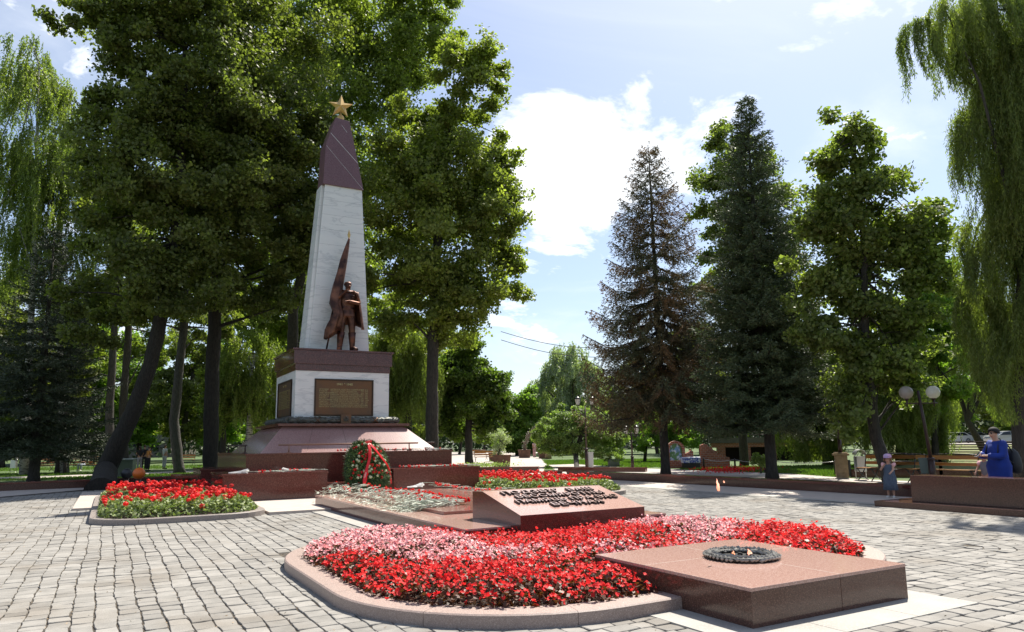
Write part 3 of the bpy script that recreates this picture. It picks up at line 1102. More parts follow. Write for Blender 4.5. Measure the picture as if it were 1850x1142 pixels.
taper(5.49, 7.70, 5.93, 7.37, OY0 + 0.06, OY1, 4.6705, 10.6, 0.12).build('shaft', marble, mon)
taper(5.62, 7.70, 6.03, 7.36, OY0 - 0.02, OY0 + 0.12, 4.671, 10.6, 0.06).build('shaft_panel', marble, mon)
b = MB()
for k in range(1, 11):
    z = 4.67 + k * 5.93 / 11.0
    t = k / 11.0
    xa, xb = 5.62 + 0.41 * t, 7.70 - 0.34 * t
    y = OY0 - 0.02 + 0.06 * t
    b.box(xa + 0.002 - MX, xb - 0.002 - MX, y - 0.0025 - MY, y + 0.01 - MY, z - 0.003, z + 0.003)
b.build('shaft_joints', flat('grey joint', (0.35, 0.35, 0.36)), mon)
# purple head: asymmetric outline like a furled banner
zt = 13.1
outl = [(5.95, 10.6), (7.40, 10.6), (6.84, zt), (6.34, zt + 0.05), (6.01, 12.08)]
hd = MB().prism_y([(x - MX, z) for x, z in outl], OY0 - 0.02 - MY, OY1 - 0.14 - MY).build('head', granite_purple, mon, bevel=0.008)
b = MB()
for (p, q, w) in (((6.03, 12.02), (7.38, 10.62), 0.004), ((6.17, 12.52), (7.18, 11.56), 0.008), ((6.55, 12.9), (6.75, 12.66), 0.006), ((6.7, 11.33), (7.39, 10.61), 0.008)):
    y = OY0 - 0.024 - MY
    b.add([(p[0] - MX, y, p[1] - w), (q[0] - MX, y, q[1] - w), (q[0] - MX, y, q[1] + w), (p[0] - MX, y, p[1] + w), (p[0] - MX, y + 0.01, p[1] - w), (q[0] - MX, y + 0.01, q[1] - w), (q[0] - MX, y + 0.01, q[1] + w), (p[0] - MX, y + 0.01, p[1] + w)],
          [(0, 1, 2, 3), (0, 4, 5, 1), (3, 2, 6, 7), (1, 5, 6, 2), (0, 3, 7, 4)])
b.build('inlay_lines', marble, hd)
# star
star = empty('star', (6.62 - MX, 24.25 - MY, 0))
star.parent = mon
MB().lathe([(0.06, zt + 0.0), (0.09, zt + 0.05), (0.06, zt + 0.1), (0.11, zt + 0.17), (0.13, zt + 0.25), (0.10, zt + 0.33), (0.04, zt + 0.38), (0.035, zt + 0.5)], 16).build('ball_foot', gold, star)
V = [(0, -0.13, 0), (0, 0.13, 0)]
for k in range(10):
    a = math.pi / 2 + k * math.pi / 5
    r = 0.46 if k % 2 == 0 else 0.195
    V.append((r * math.cos(a), 0, r * math.sin(a)))
Fc = []
for k in range(10):
    i, j = 2 + k, 2 + (k + 1) % 10
    Fc += [(0, i, j), (1, j, i)]
so_ = MB().add(V, Fc)
so_.xf(Matrix.Translation((0, 0, zt + 0.70)) @ Matrix.Rotation(math.radians(-18), 4, 'Z') @ Matrix.Rotation(math.radians(2), 4, 'Y'))
so_.build('five_pointed_star', gold, star)
# rails on the base tier
rl = MB()


def rail(b, p, q, z0, z1, posts):
    p, q = Vector((*p, z1)), Vector((*q, z1))
    b.tube([p, q], 0.026, 8)
    for t in posts:
        c = p.lerp(q, t)
        b.tube([(c.x, c.y, z0), (c.x, c.y, z1)], 0.02, 8)
        b.box(c.x - 0.07, c.x + 0.07, c.y - 0.03, c.y + 0.03, z0 - 0.012, z0 + 0.012)


for i, (p, q) in enumerate((((4.33, 21.76), (8.72, 21.76)), ((3.6, 22.7), (3.6, 26.7)), ((9.7, 22.7), (9.7, 26.7)))):
    b = MB()
    rail(b, (p[0] - MX, p[1] - MY), (q[0] - MX, q[1] - MY), 1.353, 1.58, (0.07, 0.93))
    b.build('wreath_rail', iron_brown if i else mat('brown bronze rail', (0.26, 0.15, 0.11), 0.35, 0.5), mon)


# ================================================================== FIGURES
def skin_mesh(name, J, E_, m, parent=None, sub=1, root='pelvis', smooth=True):
    """J: {joint:(x,y,z,r)}; grown into one continuous skinned surface"""
    keys = list(J)
    idx = {k: i for i, k in enumerate(keys)}
    me = bpy.data.meshes.new(name)
    me.from_pydata([J[k][:3] for k in keys], [(idx[a], idx[b]) for a, b in E_], [])
    o = bpy.data.objects.new(name, me)
    COL.objects.link(o)
    o.modifiers.new('skin', 'SKIN')
    for i, k in enumerate(keys):
        r = J[k][3]
        me.skin_vertices[0].data[i].radius = r if isinstance(r, tuple) else (r, r)
        me.skin_vertices[0].data[i].use_root = (k == root)
    ss = o.modifiers.new('sub', 'SUBSURF')
    ss.levels = sub
    ss.render_levels = sub
    dg = bpy.context.evaluated_depsgraph_get()
    me2 = bpy.data.meshes.new_from_object(o.evaluated_get(dg))
    bpy.data.objects.remove(o)
    me2.polygons.foreach_set('use_smooth', [smooth] * len(me2.polygons))
    me2.materials.clear()
    return link(name, me2, m, parent)


def lerp3(a, b, t):
    return tuple(a[i] + (b[i] - a[i]) * t for i in range(3))


def hand_chain(J, E_, side, elbow, wrist, fingers=True, s=1.0, curl=0.5, towards=None):
    """palm, four fingers and a thumb continuing the forearm"""
    e, w = Vector(elbow), Vector(wrist)
    d = (w - e).normalized()
    if towards is not None:
        d = (d + Vector(towards)).normalized()
    side_v = d.cross(Vector((0, 0, 1)))
    if side_v.length < 0.2:
        side_v = d.cross(Vector((0, 1, 0)))
    side_v.normalize()
    nrm = side_v.cross(d)
    palm = w + d * 0.055 * s
    J['palm' + side] = (*palm, 0.026 * s)
    E_.append(('wrist' + side, 'palm' + side))
    if not fingers:
        J['tips' + side] = (*(palm + d * 0.08 * s), 0.02 * s)
        E_.append(('palm' + side, 'tips' + side))
        return
    for k, (o, L_) in enumerate(((-0.028, 0.062), (-0.01, 0.072), (0.01, 0.068), (0.028, 0.055))):
        a = palm + side_v * o * s + d * 0.028 * s
        b = a + (d - nrm * curl * 0.5).normalized() * L_ * 0.5 * s
        c = b + (d - nrm * curl * 1.6).normalized() * L_ * 0.5 * s
        J['f%d1%s' % (k, side)] = (*a, 0.0095 * s)
        J['f%d2%s' % (k, side)] = (*b, 0.0085 * s)
        J['f%d3%s' % (k, side)] = (*c, 0.0072 * s)
        E_ += [('palm' + side, 'f%d1%s' % (k, side)), ('f%d1%s' % (k, side), 'f%d2%s' % (k, side)), ('f%d2%s' % (k, side), 'f%d3%s' % (k, side))]
    sg = 1 if side == 'L' else -1
    a = palm - d * 0.015 * s + side_v * 0.034 * s * sg
    b = a + (d * 0.5 + side_v * sg).normalized() * 0.035 * s
    J['t1' + side] = (*a, 0.011 * s)
    J['t2' + side] = (*b, 0.009 * s)
    E_ += [('palm' + side, 't1' + side), ('t1' + side, 't2' + side)]


def figure(name, loc, rz, label, cat, group, H, skin_m, cloth, arms, hair=None, child=False, fingers=True, sit=False, legs=None, head_tilt=0.0, belly=1.0, sub=1, loose=0.0, hscale=1.0):
    """Standing or seated figure facing -Y before rotation. cloth: list of garments. arms: {'L':(elbow,wrist),'R':...}"""
    root = empty(name, loc, label, cat, group, rz)
    k = H / 1.72
    hs = 1.45 if child else hscale       # a child's head is bigger for its height
    ll = 0.84 if child else 1.0
    zp = 0.92 * k * ll
    zs = 1.40 * k * (0.92 if child else 1)
    J = {}
    E_ = []

    def P_(n, x, y, z, r):
        J[n] = (x * k, y * k, z, r * k if not isinstance(r, tuple) else (r[0] * k, r[1] * k))
    P_('pelvis', 0, 0.0, zp, 0.135 * belly)
    P_('belly', 0, 0.0, zp + (zs - zp) * 0.35, 0.12 * belly)
    P_('chest', 0, 0, zp + (zs - zp) * 0.75, 0.135 * (0.5 + belly * 0.5))
    P_('neck', 0, 0.0, zs + (0.045 if child else 0.07) * k, 0.052)
    hz_ = zs + ((0.055 if child else 0.1) + 0.05 * hs) * k
    hy = -0.02 - math.sin(head_tilt) * 0.05
    P_('jaw', 0, hy - 0.015, hz_ - 0.005 * k, 0.06 * hs)
    P_('head', 0, hy, hz_ + 0.055 * k * hs, 0.083 * hs)
    P_('crown', 0, hy + 0.015, hz_ + 0.105 * k * hs, 0.072 * hs)
    J['nose'] = (0, (hy - 0.10 * hs) * k, hz_ + 0.03 * k * hs, 0.014 * k * hs)
    E_ += [('pelvis', 'belly'), ('belly', 'chest'), ('chest', 'neck'), ('neck', 'jaw'), ('jaw', 'head'), ('head', 'crown'), ('head', 'nose')]
    for s_, sg in (('L', -1), ('R', 1)):
        P_('shoulder' + s_, sg * 0.17, 0.0, zs, 0.058)
        e, w = arms[s_]
        P_('elbow' + s_, e[0], e[1], e[2] * k, 0.043)
        P_('wrist' + s_, w[0], w[1], w[2] * k, 0.028)
        E_ += [('chest', 'shoulder' + s_), ('shoulder' + s_, 'elbow' + s_), ('elbow' + s_, 'wrist' + s_)]
        hand_chain(J, E_, s_, J['elbow' + s_][:3], J['wrist' + s_][:3], fingers, k * (1.05 if child else 1))
        if sit:
            P_('hip' + s_, sg * 0.09, -0.04, zp - 0.01 * k, 0.09)
            P_('knee' + s_, sg * 0.1, -0.46, zp + 0.02 * k, 0.062)
            P_('ankle' + s_, sg * 0.1, -0.44, zp - 0.38 * k, 0.038)
            P_('toe' + s_, sg * 0.11, -0.58, zp - 0.42 * k, 0.034)
        else:
            lx, ly, kx, ky = (legs or {}).get(s_, (sg * 0.1, 0, sg * 0.1, 0))
            P_('hip' + s_, sg * 0.09, 0, zp - 0.06 * k, 0.095)
            P_('knee' + s_, kx, ky - 0.01, 0.49 * k * ll, 0.062)
            P_('ankle' + s_, lx, ly + 0.02, 0.085 * k, 0.038)
            P_('toe' + s_, lx + sg * 0.02, ly - 0.12, 0.035 * k, 0.034)
        E_ += [('pelvis', 'hip' + s_), ('hip' + s_, 'knee' + s_), ('knee' + s_, 'ankle' + s_), ('ankle' + s_, 'toe' + s_)]
    body = skin_mesh('body', J, E_, skin_m, root, sub)
    for (gname, m, kind) in cloth:
        if kind in ('shirt', 'longsleeve', 'tee'):
            G_ = {n: J[n] for n in ('pelvis', 'belly', 'chest')}
            G_['neckbase'] = (0, 0, zs + 0.02 * k, 0.075 * k)
            ge = [('pelvis', 'belly'), ('belly', 'chest'), ('chest', 'neckbase')]
            for s_ in 'LR':
                G_['shoulder' + s_] = J['shoulder' + s_]
                e = J['elbow' + s_]
                if kind == 'longsleeve':
                    G_['elbow' + s_] = e
                    w = J['wrist' + s_]
                    G_['cuff' + s_] = (*lerp3(e, w, 0.93), 0.034 * k)
                    ge += [('chest', 'shoulder' + s_), ('shoulder' + s_, 'elbow' + s_), ('elbow' + s_, 'cuff' + s_)]
                else:
                    G_['cuff' + s_] = (*lerp3(J['shoulder' + s_], e, 0.6), 0.055 * k)
                    ge += [('chest', 'shoulder' + s_), ('shoulder' + s_, 'cuff' + s_)]
            G_ = {n: (v_[0], v_[1], v_[2], (v_[3] + (0.014 + (loose if n[:5] in ('elbow', 'shoul', 'cuffL', 'cuffR') else 0)) * k)) for n, v_ in G_.items()}
            skin_mesh(gname, G_, ge, m, root, sub)
        elif kind in ('trousers', 'shorts'):
            G_ = {'pelvis': J['pelvis'], 'waist': (0, 0, zp + 0.1 * k, 0.12 * k * belly)}
            ge = [('pelvis', 'waist')]
            for s_ in 'LR':
                G_['hip' + s_] = J['hip' + s_]
                kn, an = J['knee' + s_], J['ankle' + s_]
                ge += [('pelvis', 'hip' + s_)]
                if kind == 'trousers':
                    G_['knee' + s_] = kn
                    G_['hem' + s_] = (*lerp3(kn, an, 0.95), 0.05 * k)
                    ge += [('hip' + s_, 'knee' + s_), ('knee' + s_, 'hem' + s_)]
                else:
                    G_['hem' + s_] = (*lerp3(J['hip' + s_], kn, 0.8), 0.075 * k)
                    ge += [('hip' + s_, 'hem' + s_)]
            G_ = {n: (v_[0], v_[1], v_[2], v_[3] + 0.014 * k) for n, v_ in G_.items()}
            skin_mesh(gname, G_, ge, m, root, sub)
        elif kind in ('dress', 'skirt', 'coat'):
            top = zs + 0.015 * k if kind != 'skirt' else zp + 0.12 * k
            hem = {'dress': 0.3 if child else 0.4, 'skirt': 0.4, 'coat': 0.5}[kind] * k
            pr = []
            rt = {'dress': 0.09, 'skirt': 0.15, 'coat': 0.1}[kind] * k
            zchest, zwaist = zp + (zs - zp) * 0.7, zp + (zs - zp) * 0.25
            pts = [(hem, 0.255 * k), (hem + (zp - hem) * 0.5, 0.225 * k), (zp, 0.2 * k * belly), (zwaist, 0.165 * k * belly)]
            if kind != 'skirt':
                pts += [(zchest, 0.175 * k * (0.5 + 0.5 * belly)), (zs - 0.02 * k, 0.165 * k), (top, rt)]
            else:
                pts += [(top, rt)]
            n = 28
            V = []
            for (z, r) in pts:
                for i in range(n):
                    a = 2 * math.pi * i / n
                    f = 1 + (0.06 * math.sin(a * 7 + z * 3) if z < zp - 0.05 else 0.01 * math.sin(a * 5))
                    V.append((r * f * math.cos(a) * 1.06, r * f * math.sin(a) * 0.86, z))
            Fc = [(a * n + i, a * n + (i + 1) % n, (a + 1) * n + (i + 1) % n, (a + 1) * n + i) for a in range(len(pts) - 1) for i in range(n)]
            o = MB().add(V, Fc, True).build(gname, m, root)
            sd = o.modifiers.new('thickness', 'SOLIDIFY')
            sd.thickness = 0.006
        elif kind == 'shoes':
            b = MB()
            for s_ in 'LR':
                a, t = J['ankle' + s_], J['toe' + s_]
                b.tube([(a[0], a[1] + 0.03 * k, 0.035 * k + (a[2] - 0.085 * k if sit else 0)), (a[0], a[1] - 0.03 * k, 0.05 * k + (a[2] - 0.085 * k if sit else 0)), (t[0], t[1], t[2]), (t[0], t[1] - 0.03 * k, t[2] - 0.008 * k)],
                       [0.036 * k, 0.048 * k, 0.044 * k, 0.03 * k], 10)
            b.build(gname, m, root)
        elif kind == 'puffs':
            b = MB()
            for s_ in 'LR':
                sh = J['shoulder' + s_]
                for q in range(5):
                    b.ball((sh[0] * (1.12 + 0.12 * math.cos(q * 1.3)), sh[1] + 0.05 * k * math.sin(q * 1.3), sh[2] - 0.01 * k * q + 0.02 * k), 0.066 * k, 10)
            b.build(gname, m, root)
    if hair:
        hm, style = hair
        c = J['head']
        b = MB()
        R_ = 0.094 * k * hs
        V, Fc = [], []
        n, mm = 18, 9
        for i in range(mm + 1):
            th = math.pi * i / mm * 0.62
            for j in range(n):
                a = 2 * math.pi * j / n
                front = max(0.0, -math.sin(a))
                t2 = th * (1 - 0.36 * front)
                r = R_ * math.sin(t2) + 0.002
                V.append((r * math.cos(a) * 0.95, r * math.sin(a) * 1.1 + c[1] + 0.008 * k, c[2] + 0.035 * k + R_ * math.cos(t2) * 1.02))
        for i in range(mm):
            for j in range(n):
                Fc.append((i * n + j, (i + 1) * n + j, (i + 1) * n + (j + 1) % n, i * n + (j + 1) % n))
        o = b.add(V, Fc, True).build('hair', hm, root)
        o.modifiers.new('thickness', 'SOLIDIFY').thickness = 0.012 * k
        if style == 'bun':
            MB().ball((0, c[1] + 0.1 * k, c[2] + 0.05 * k), 0.045 * k, 10).build('hair_bun', hm, root)
        if style == 'long':
            MB().tube([(0, c[1] + 0.05 * k, c[2] + 0.05 * k), (0, c[1] + 0.085 * k, c[2] - 0.06 * k), (0, c[1] + 0.08 * k, c[2] - 0.2 * k)], [0.07 * k, 0.07 * k, 0.03 * k], 10).build('long_hair', hm, root)
    # eyes
    b = MB()
    hd_ = J['head']
    for sg in (-1, 1):
        b.ball((sg * 0.03 * k * hs, hd_[1] - 0.078 * k * hs, hd_[2] + 0.002), 0.0095 * k * hs, 8)
    b.build('eyes', mat('dark eyes', (0.03, 0.02, 0.015), 0.2), root)
    MB().tube([(-0.02 * k * hs, J['jaw'][1] - 0.062 * k * hs, J['jaw'][2] + 0.0), (0.02 * k * hs, J['jaw'][1] - 0.062 * k * hs, J['jaw'][2])], 0.006 * k * hs, 6).build('mouth', mat('lips', (0.4, 0.12, 0.1), 0.5), root)
    return root, J


# ------------------------------------------------------------------ bronze soldier with banner
SY = 23.42
stat = empty('soldier_statue', (6.76, SY, 4.67), 'copper soldier in a cape holding a furled banner in front of the obelisk', 'statue')
stat.scale = (1.1, 1.05, 1.0)
Hs = 2.42
k = Hs / 1.72
J = {}
E_ = []


def Pk(n, x, y, z, r):
    J[n] = (x * k, y * k, z * k, r * k)


Pk('pelvis', 0, 0, 0.95, 0.14)
Pk('belly', 0, -0.005, 1.1, 0.125)
Pk('chest', 0.0, 0.0, 1.3, 0.155)
Pk('neck', 0.01, 0.0, 1.49, 0.06)
Pk('jaw', 0.015, -0.02, 1.545, 0.062)
Pk('head', 0.015, -0.005, 1.6, 0.082)
Pk('crown', 0.015, 0.01, 1.645, 0.075)
Pk('nose', 0.03, -0.105, 1.575, 0.014)
E_ += [('pelvis', 'belly'), ('belly', 'chest'), ('chest', 'neck'), ('neck', 'jaw'), ('jaw', 'head'), ('head', 'crown'), ('head', 'nose')]
for s_, sg in (('L', -1), ('R', 1)):
    Pk('shoulder' + s_, sg * 0.19, 0, 1.41, 0.07)
    Pk('hip' + s_, sg * 0.1, 0, 0.88, 0.105)
    Pk('knee' + s_, sg * 0.12, -0.03, 0.5, 0.075)
    Pk('ankle' + s_, sg * 0.14, 0.0, 0.09, 0.055)
    Pk('toe' + s_, sg * 0.19, -0.13, 0.045, 0.045)
    E_ += [('chest', 'shoulder' + s_), ('pelvis', 'hip' + s_), ('hip' + s_, 'knee' + s_), ('knee' + s_, 'ankle' + s_), ('ankle' + s_, 'toe' + s_)]
Pk('elbowR', 0.25, -0.1, 1.16, 0.058)
Pk('wristR', 0.0, -0.24, 1.17, 0.042)
Pk('elbowL', -0.27, -0.08, 1.2, 0.058)
Pk('wristL', -0.13, -0.2, 1.38, 0.04)
for s_ in 'LR':
    E_ += [('shoulder' + s_, 'elbow' + s_), ('elbow' + s_, 'wrist' + s_)]
    hand_chain(J, E_, s_, J['elbow' + s_][:3], J['wrist' + s_][:3], True, k * 1.1, 0.9)
skin_mesh('body', J, E_, copper, stat, 2)
# tunic
b = MB()
n = 24
pts = [(0.84, 0.185), (0.93, 0.17), (1.02, 0.145), (1.035, 0.152), (1.06, 0.15), (1.2, 0.165), (1.34, 0.18), (1.43, 0.15), (1.48, 0.075)]
V = []
for (z, r) in pts:
    for i in range(n):
        a = 2 * math.pi * i / n
        f = 1 + (0.05 * math.sin(a * 6) if z < 1.0 else 0.012 * math.sin(a * 5 + z * 9))
        V.append((r * f * k * math.cos(a) * 1.08, r * f * k * math.sin(a) * 0.85, z * k))
Fc = [(a * n + i, a * n + (i + 1) % n, (a + 1) * n + (i + 1) % n, (a + 1) * n + i) for a in range(len(pts) - 1) for i in range(n)]
b.add(V, Fc, True).build('tunic', copper, stat)
b = MB()
b.lathe([(0.152 * k, 1.02 * k), (0.158 * k, 1.03 * k), (0.158 * k, 1.06 * k), (0.152 * k, 1.07 * k)], 24, sx=1.08, sy=0.87, cap=False)
b.box(-0.03 * k, 0.03 * k, -0.15 * k, -0.13 * k, 1.015 * k, 1.075 * k)
b.build('belt', copper_dark, stat)
b = MB()
for (x, z) in ((0.06, 1.33), (0.1, 1.33), (0.08, 1.28)):
    b.lathe([(0.001, 0), (0.022 * k, 0), (0.018 * k, 0.012 * k), (0.001, 0.014 * k)], 10, cap=False)
    b.v[-40:] = [((x * k + p[0]), -0.165 * k - p[2], z * k + p[1]) for p in b.v[-40:]]
b.build('medals', copper, stat)
# boots
b = MB()
for sg in (-1, 1):
    b.tube([(sg * 0.12 * k, -0.03 * k, 0.46 * k), (sg * 0.13 * k, -0.01 * k, 0.3 * k), (sg * 0.14 * k, 0.0, 0.12 * k), (sg * 0.145 * k, 0.0, 0.0)], [0.088 * k, 0.075 * k, 0.06 * k, 0.062 * k], 12)
    b.tube([(sg * 0.14 * k, 0.03 * k, 0.04 * k), (sg * 0.17 * k, -0.08 * k, 0.045 * k), (sg * 0.2 * k, -0.17 * k, 0.035 * k)], [0.055 * k, 0.055 * k, 0.035 * k], 10)
b.build('boots', copper_dark, stat)
# garrison cap / short hair
b = MB()
b.lathe([(0.09 * k, 0), (0.094 * k, 0.03 * k), (0.082 * k, 0.065 * k), (0.045 * k, 0.085 * k), (0.002, 0.09 * k)], 14, (0.015 * k, 0.008 * k, 1.62 * k), sx=0.92, sy=1.05, cap=False)
b.build('cap', copper, stat)
# cape: open sheet hanging from the shoulders behind, sweeping to the right
V, Fc = [], []
nu, nv = 30, 14
for j in range(nv + 1):
    t = j / nv
    for i in range(nu + 1):
        u = i / nu
        a = math.radians(-38 + 205 * u)       # from front right round the back to the left
        wid = (0.225 + 0.13 * t ** 0.8)
        fold = 1 + 0.075 * t * math.sin(u * 34)
        zb = 1.44 - (0.92 - 0.18 * max(0, math.sin(a))) * t
        if u > 0.55:
            zb += 0.1 * t * (u - 0.55)
        x = wid * fold * math.cos(a) * 1.0 + 0.01
        y = wid * fold * math.sin(a) * 0.72
        V.append((x * k, y * k, (zb + 0.03 * math.sin(u * 6)) * k))
for j in range(nv):
    for i in range(nu):
        Fc.append((j * (nu + 1) + i, j * (nu + 1) + i + 1, (j + 1) * (nu + 1) + i + 1, (j + 1) * (nu + 1) + i))
o = MB().add(V, Fc, True).build('cape', copper, stat)
o.modifiers.new('thickness', 'SOLIDIFY').thickness = 0.03
b = MB()
b.tube([(-0.14 * k, -0.09 * k, 1.45 * k), (0.0, -0.13 * k, 1.43 * k), (0.14 * k, -0.09 * k, 1.45 * k)], [0.035 * k, 0.03 * k, 0.035 * k], 8)
b.tube([(0.1 * k, -0.12 * k, 1.46 * k), (0.19 * k, -0.1 * k, 1.40 * k), (0.24 * k, -0.12 * k, 1.2 * k)], [0.03 * k, 0.04 * k, 0.03 * k], 8)
b.build('cape_collar', copper, stat)
# staff, spear head, furled banner
p0 = Vector((-0.62, -0.1, 0.02))
p1 = Vector((0.03, 0.02, 3.95))
b = MB().tube([p0, p1], 0.026, 8)
b.build('staff', copper_dark, stat)
b = MB().lathe([(0.012, 0), (0.03, 0.04), (0.05, 0.12), (0.02, 0.24), (0.002, 0.32)], 8, tuple(p1), sy=0.4, cap=False)
b.build('spear_head', gold, stat)
V, Fc = [], []
cent = [(0.03, 0.0, 3.93, 0.025), (-0.04, -0.02, 3.6, 0.06), (-0.14, -0.05, 3.15, 0.1), (-0.22, -0.08, 2.7, 0.12), (-0.31, -0.11, 2.25, 0.145), (-0.38, -0.13, 1.85, 0.155), (-0.41, -0.14, 1.58, 0.155), (-0.36, -0.2, 1.36, 0.14), (-0.33, -0.24, 1.24, 0.13),
        (-0.36, -0.23, 1.08, 0.15), (-0.42, -0.2, 0.84, 0.19), (-0.44, -0.16, 0.66, 0.22), (-0.45, -0.14, 0.52, 0.235)]
n = 30
for q, (x, y, z, r) in enumerate(cent):
    for i in range(n):
        a = 2 * math.pi * i / n
        f = 1 + 0.2 * math.sin(a * 5 + q * 0.35) + 0.07 * math.sin(a * 9 - q * 0.3)
        V.append((x + r * f * math.cos(a), y + r * 0.62 * f * math.sin(a), z + (0.18 * math.cos(a + 0.4) if q == len(cent) - 1 else 0)))
for q in range(len(cent) - 1):
    for i in range(n):
        Fc.append(((q + 1) * n + i, (q + 1) * n + (i + 1) % n, q * n + (i + 1) % n, q * n + i))
MB().add(V, Fc, True).build('banner', copper, stat)

# ------------------------------------------------------------------ people
denim = flat('grey blue denim', (0.1, 0.13, 0.175), 0.8, c2=(0.055, 0.075, 0.11), nscale=30)
pink_cloth = flat('pale pink cotton', (0.75, 0.42, 0.42), 0.8)
gp_ = AT(1606, 18.3)
girl, J = figure('person', gp_, math.radians(-72), 'little girl in a denim pinafore and pink cap beside the granite parapet', 'person', None, 1.12, skin,
                 [('pinafore', denim, 'dress'), ('ruffled_sleeves', pink_cloth, 'puffs'), ('shoes', flat('white shoes', (0.7, 0.68, 0.65)), 'shoes')],
                 {'L': ((-0.27, -0.16, 1.06), (-0.1, -0.28, 1.24)), 'R': ((0.2, -0.2, 1.08), (0.18, -0.46, 1.0))},
                 hair=(flat('light brown hair', (0.28, 0.15, 0.07)), 'short'), child=True, head_tilt=0.5, belly=1.15, loose=0.01)
hd_ = J['head']
b = MB()
for q in range(9):
    a = math.radians(-10 + q * 25)
    b.tube([(0.075 * math.cos(a), hd_[1] + 0.075 * math.sin(a), hd_[2] + 0.02), (0.092 * math.cos(a), hd_[1] + 0.09 * math.sin(a), hd_[2] - 0.02), (0.085 * math.cos(a), hd_[1] + 0.085 * math.sin(a), hd_[2] - 0.055)], [0.016, 0.018, 0.005], 6)
b.build('hair_curls', flat('light brown hair', (0.28, 0.15, 0.07)), girl)
cap_c = flat('pink lilac cap', (0.62, 0.36, 0.5), 0.8, c2=(0.5, 0.4, 0.62), nscale=10)


def sun_cap(root, J, kk, m, brim_dir=-1):
    c = J['crown']
    R_ = 0.134 * kk
    b = MB()
    b.lathe([(R_, -0.02 * kk), (R_ * 1.01, 0.03 * kk), (R_ * 0.85, 0.085 * kk), (R_ * 0.45, 0.115 * kk), (0.002, 0.12 * kk)], 18, (0, c[1], c[2] + 0.015 * kk), sy=1.12, cap=False)
    V = []
    for i in range(13):
        a = math.radians(-160 + 140 * i / 12)
        V.append((R_ * math.cos(a), c[1] + R_ * 1.1 * math.sin(a), c[2]))
        V.append((R_ * 1.0 * math.cos(a), c[1] + R_ * 1.8 * math.sin(a), c[2] - 0.01 * kk))
    b.add(V, [(2 * i, 2 * i + 1, 2 * i + 3, 2 * i + 2) for i in range(12)], True)
    o = b.build('cap', m, root)
    o.modifiers.new('thickness', 'SOLIDIFY').thickness = 0.006


sun_cap(girl, J, 1.17 / 1.72 * 1.06, cap_c)

blue_dress = flat('royal blue dress', (0.004, 0.032, 0.27), 0.8, c2=(0.003, 0.022, 0.18), nscale=4, bump=0.3, bscale=8)
wp = AT(1806, 15.2)
woman, J = figure('person', wp, math.radians(-112), 'stout woman in a royal blue dress and dark glasses looking at her phone', 'person', None, 1.68, skin,
                  [('dress', blue_dress, 'dress'), ('sleeves', blue_dress, 'longsleeve'), ('shoes', flat('black shoes', (0.02, 0.02, 0.02)), 'shoes')],
                  {'L': ((-0.26, -0.1, 1.12), (-0.1, -0.36, 1.16)), 'R': ((0.26, -0.1, 1.12), (0.08, -0.38, 1.14))},
                  hair=(flat('black hair', (0.008, 0.007, 0.007), 0.8), 'short'), belly=1.28, head_tilt=0.4, loose=0.035, hscale=1.16)
k = 1.62 / 1.72
hd_ = J['head']
b = MB()
for sg in (-1, 1):
    b.lathe([(0.001, 0), (0.026 * k, 0), (0.026 * k, 0.006), (0.001, 0.006)], 12, cap=False)
    b.v[-48:] = [(p[0] + sg * 0.033 * k, hd_[1] - 0.095 * k - p[2], hd_[2] + 0.005 + p[1]) for p in b.v[-48:]]
    b.tube([(sg * 0.055 * k, hd_[1] - 0.09 * k, hd_[2] + 0.01), (sg * 0.085 * k, hd_[1], hd_[2] + 0.012)], 0.004, 5)
b.build('glasses', flat('black plastic', (0.01, 0.01, 0.01), 0.1), woman)
wl, wr = Vector(J['f12L'][:3]), Vector(J['f12R'][:3])
ph = empty('phone', wp, 'white phone held up in the hands of the woman in blue', 'phone', rz=math.radians(-112))
c = (wl + wr) / 2
pb = MB().box(-0.036, 0.036, -0.075, 0.075, -0.004, 0.004)
pb.xf(Matrix.Translation(c + Vector((0, -0.01, 0.02))) @ Matrix.Rotation(math.radians(35), 4, 'X'))
pb.build('case', flat('white phone case', (0.75, 0.75, 0.75), 0.3), ph, bevel=0.003)
pb = MB().box(-0.032, 0.032, -0.07, 0.07, 0.0041, 0.0046)
pb.xf(Matrix.Translation(c + Vector((0, -0.01, 0.02))) @ Matrix.Rotation(math.radians(35), 4, 'X'))
pb.build('screen', flat('phone screen', (0.02, 0.02, 0.025), 0.05), ph)
# backpack
bp = empty('backpack', wp, 'black backpack on the back of the woman in blue', 'backpack', rz=math.radians(-112))
V, Fc = [], []
n = 20
for q, (z, rx, ry) in enumerate(((0.72, 0.1, 0.05), (0.76, 0.17, 0.11), (0.9, 0.19, 0.135), (1.05, 0.18, 0.12), (1.18, 0.14, 0.09), (1.26, 0.06, 0.04))):
    for i in range(n):
        a = 2 * math.pi * i / n
        ca, sa = math.cos(a), math.sin(a)
        V.append((rx * math.copysign(abs(ca) ** 0.7, ca), 0.32 + ry * math.copysign(abs(sa) ** 0.7, sa), z))
for q in range(5):
    for i in range(n):
        Fc.append((q * n + i, q * n + (i + 1) % n, (q + 1) * n + (i + 1) % n, (q + 1) * n + i))
Fc += [tuple(range(n - 1, -1, -1)), tuple(5 * n + i for i in range(n))]
blk = flat('black nylon', (0.014, 0.015, 0.017), 0.6)
MB().add(V, Fc, True).build('bag', blk, bp)
V = [(x * 0.62, 0.34 + (y - 0.32) * 0.8 + 0.06, z * 0.5 + 0.42) for x, y, z in V]
MB().add(V, Fc, True).build('front_pocket', blk, bp)
b = MB()
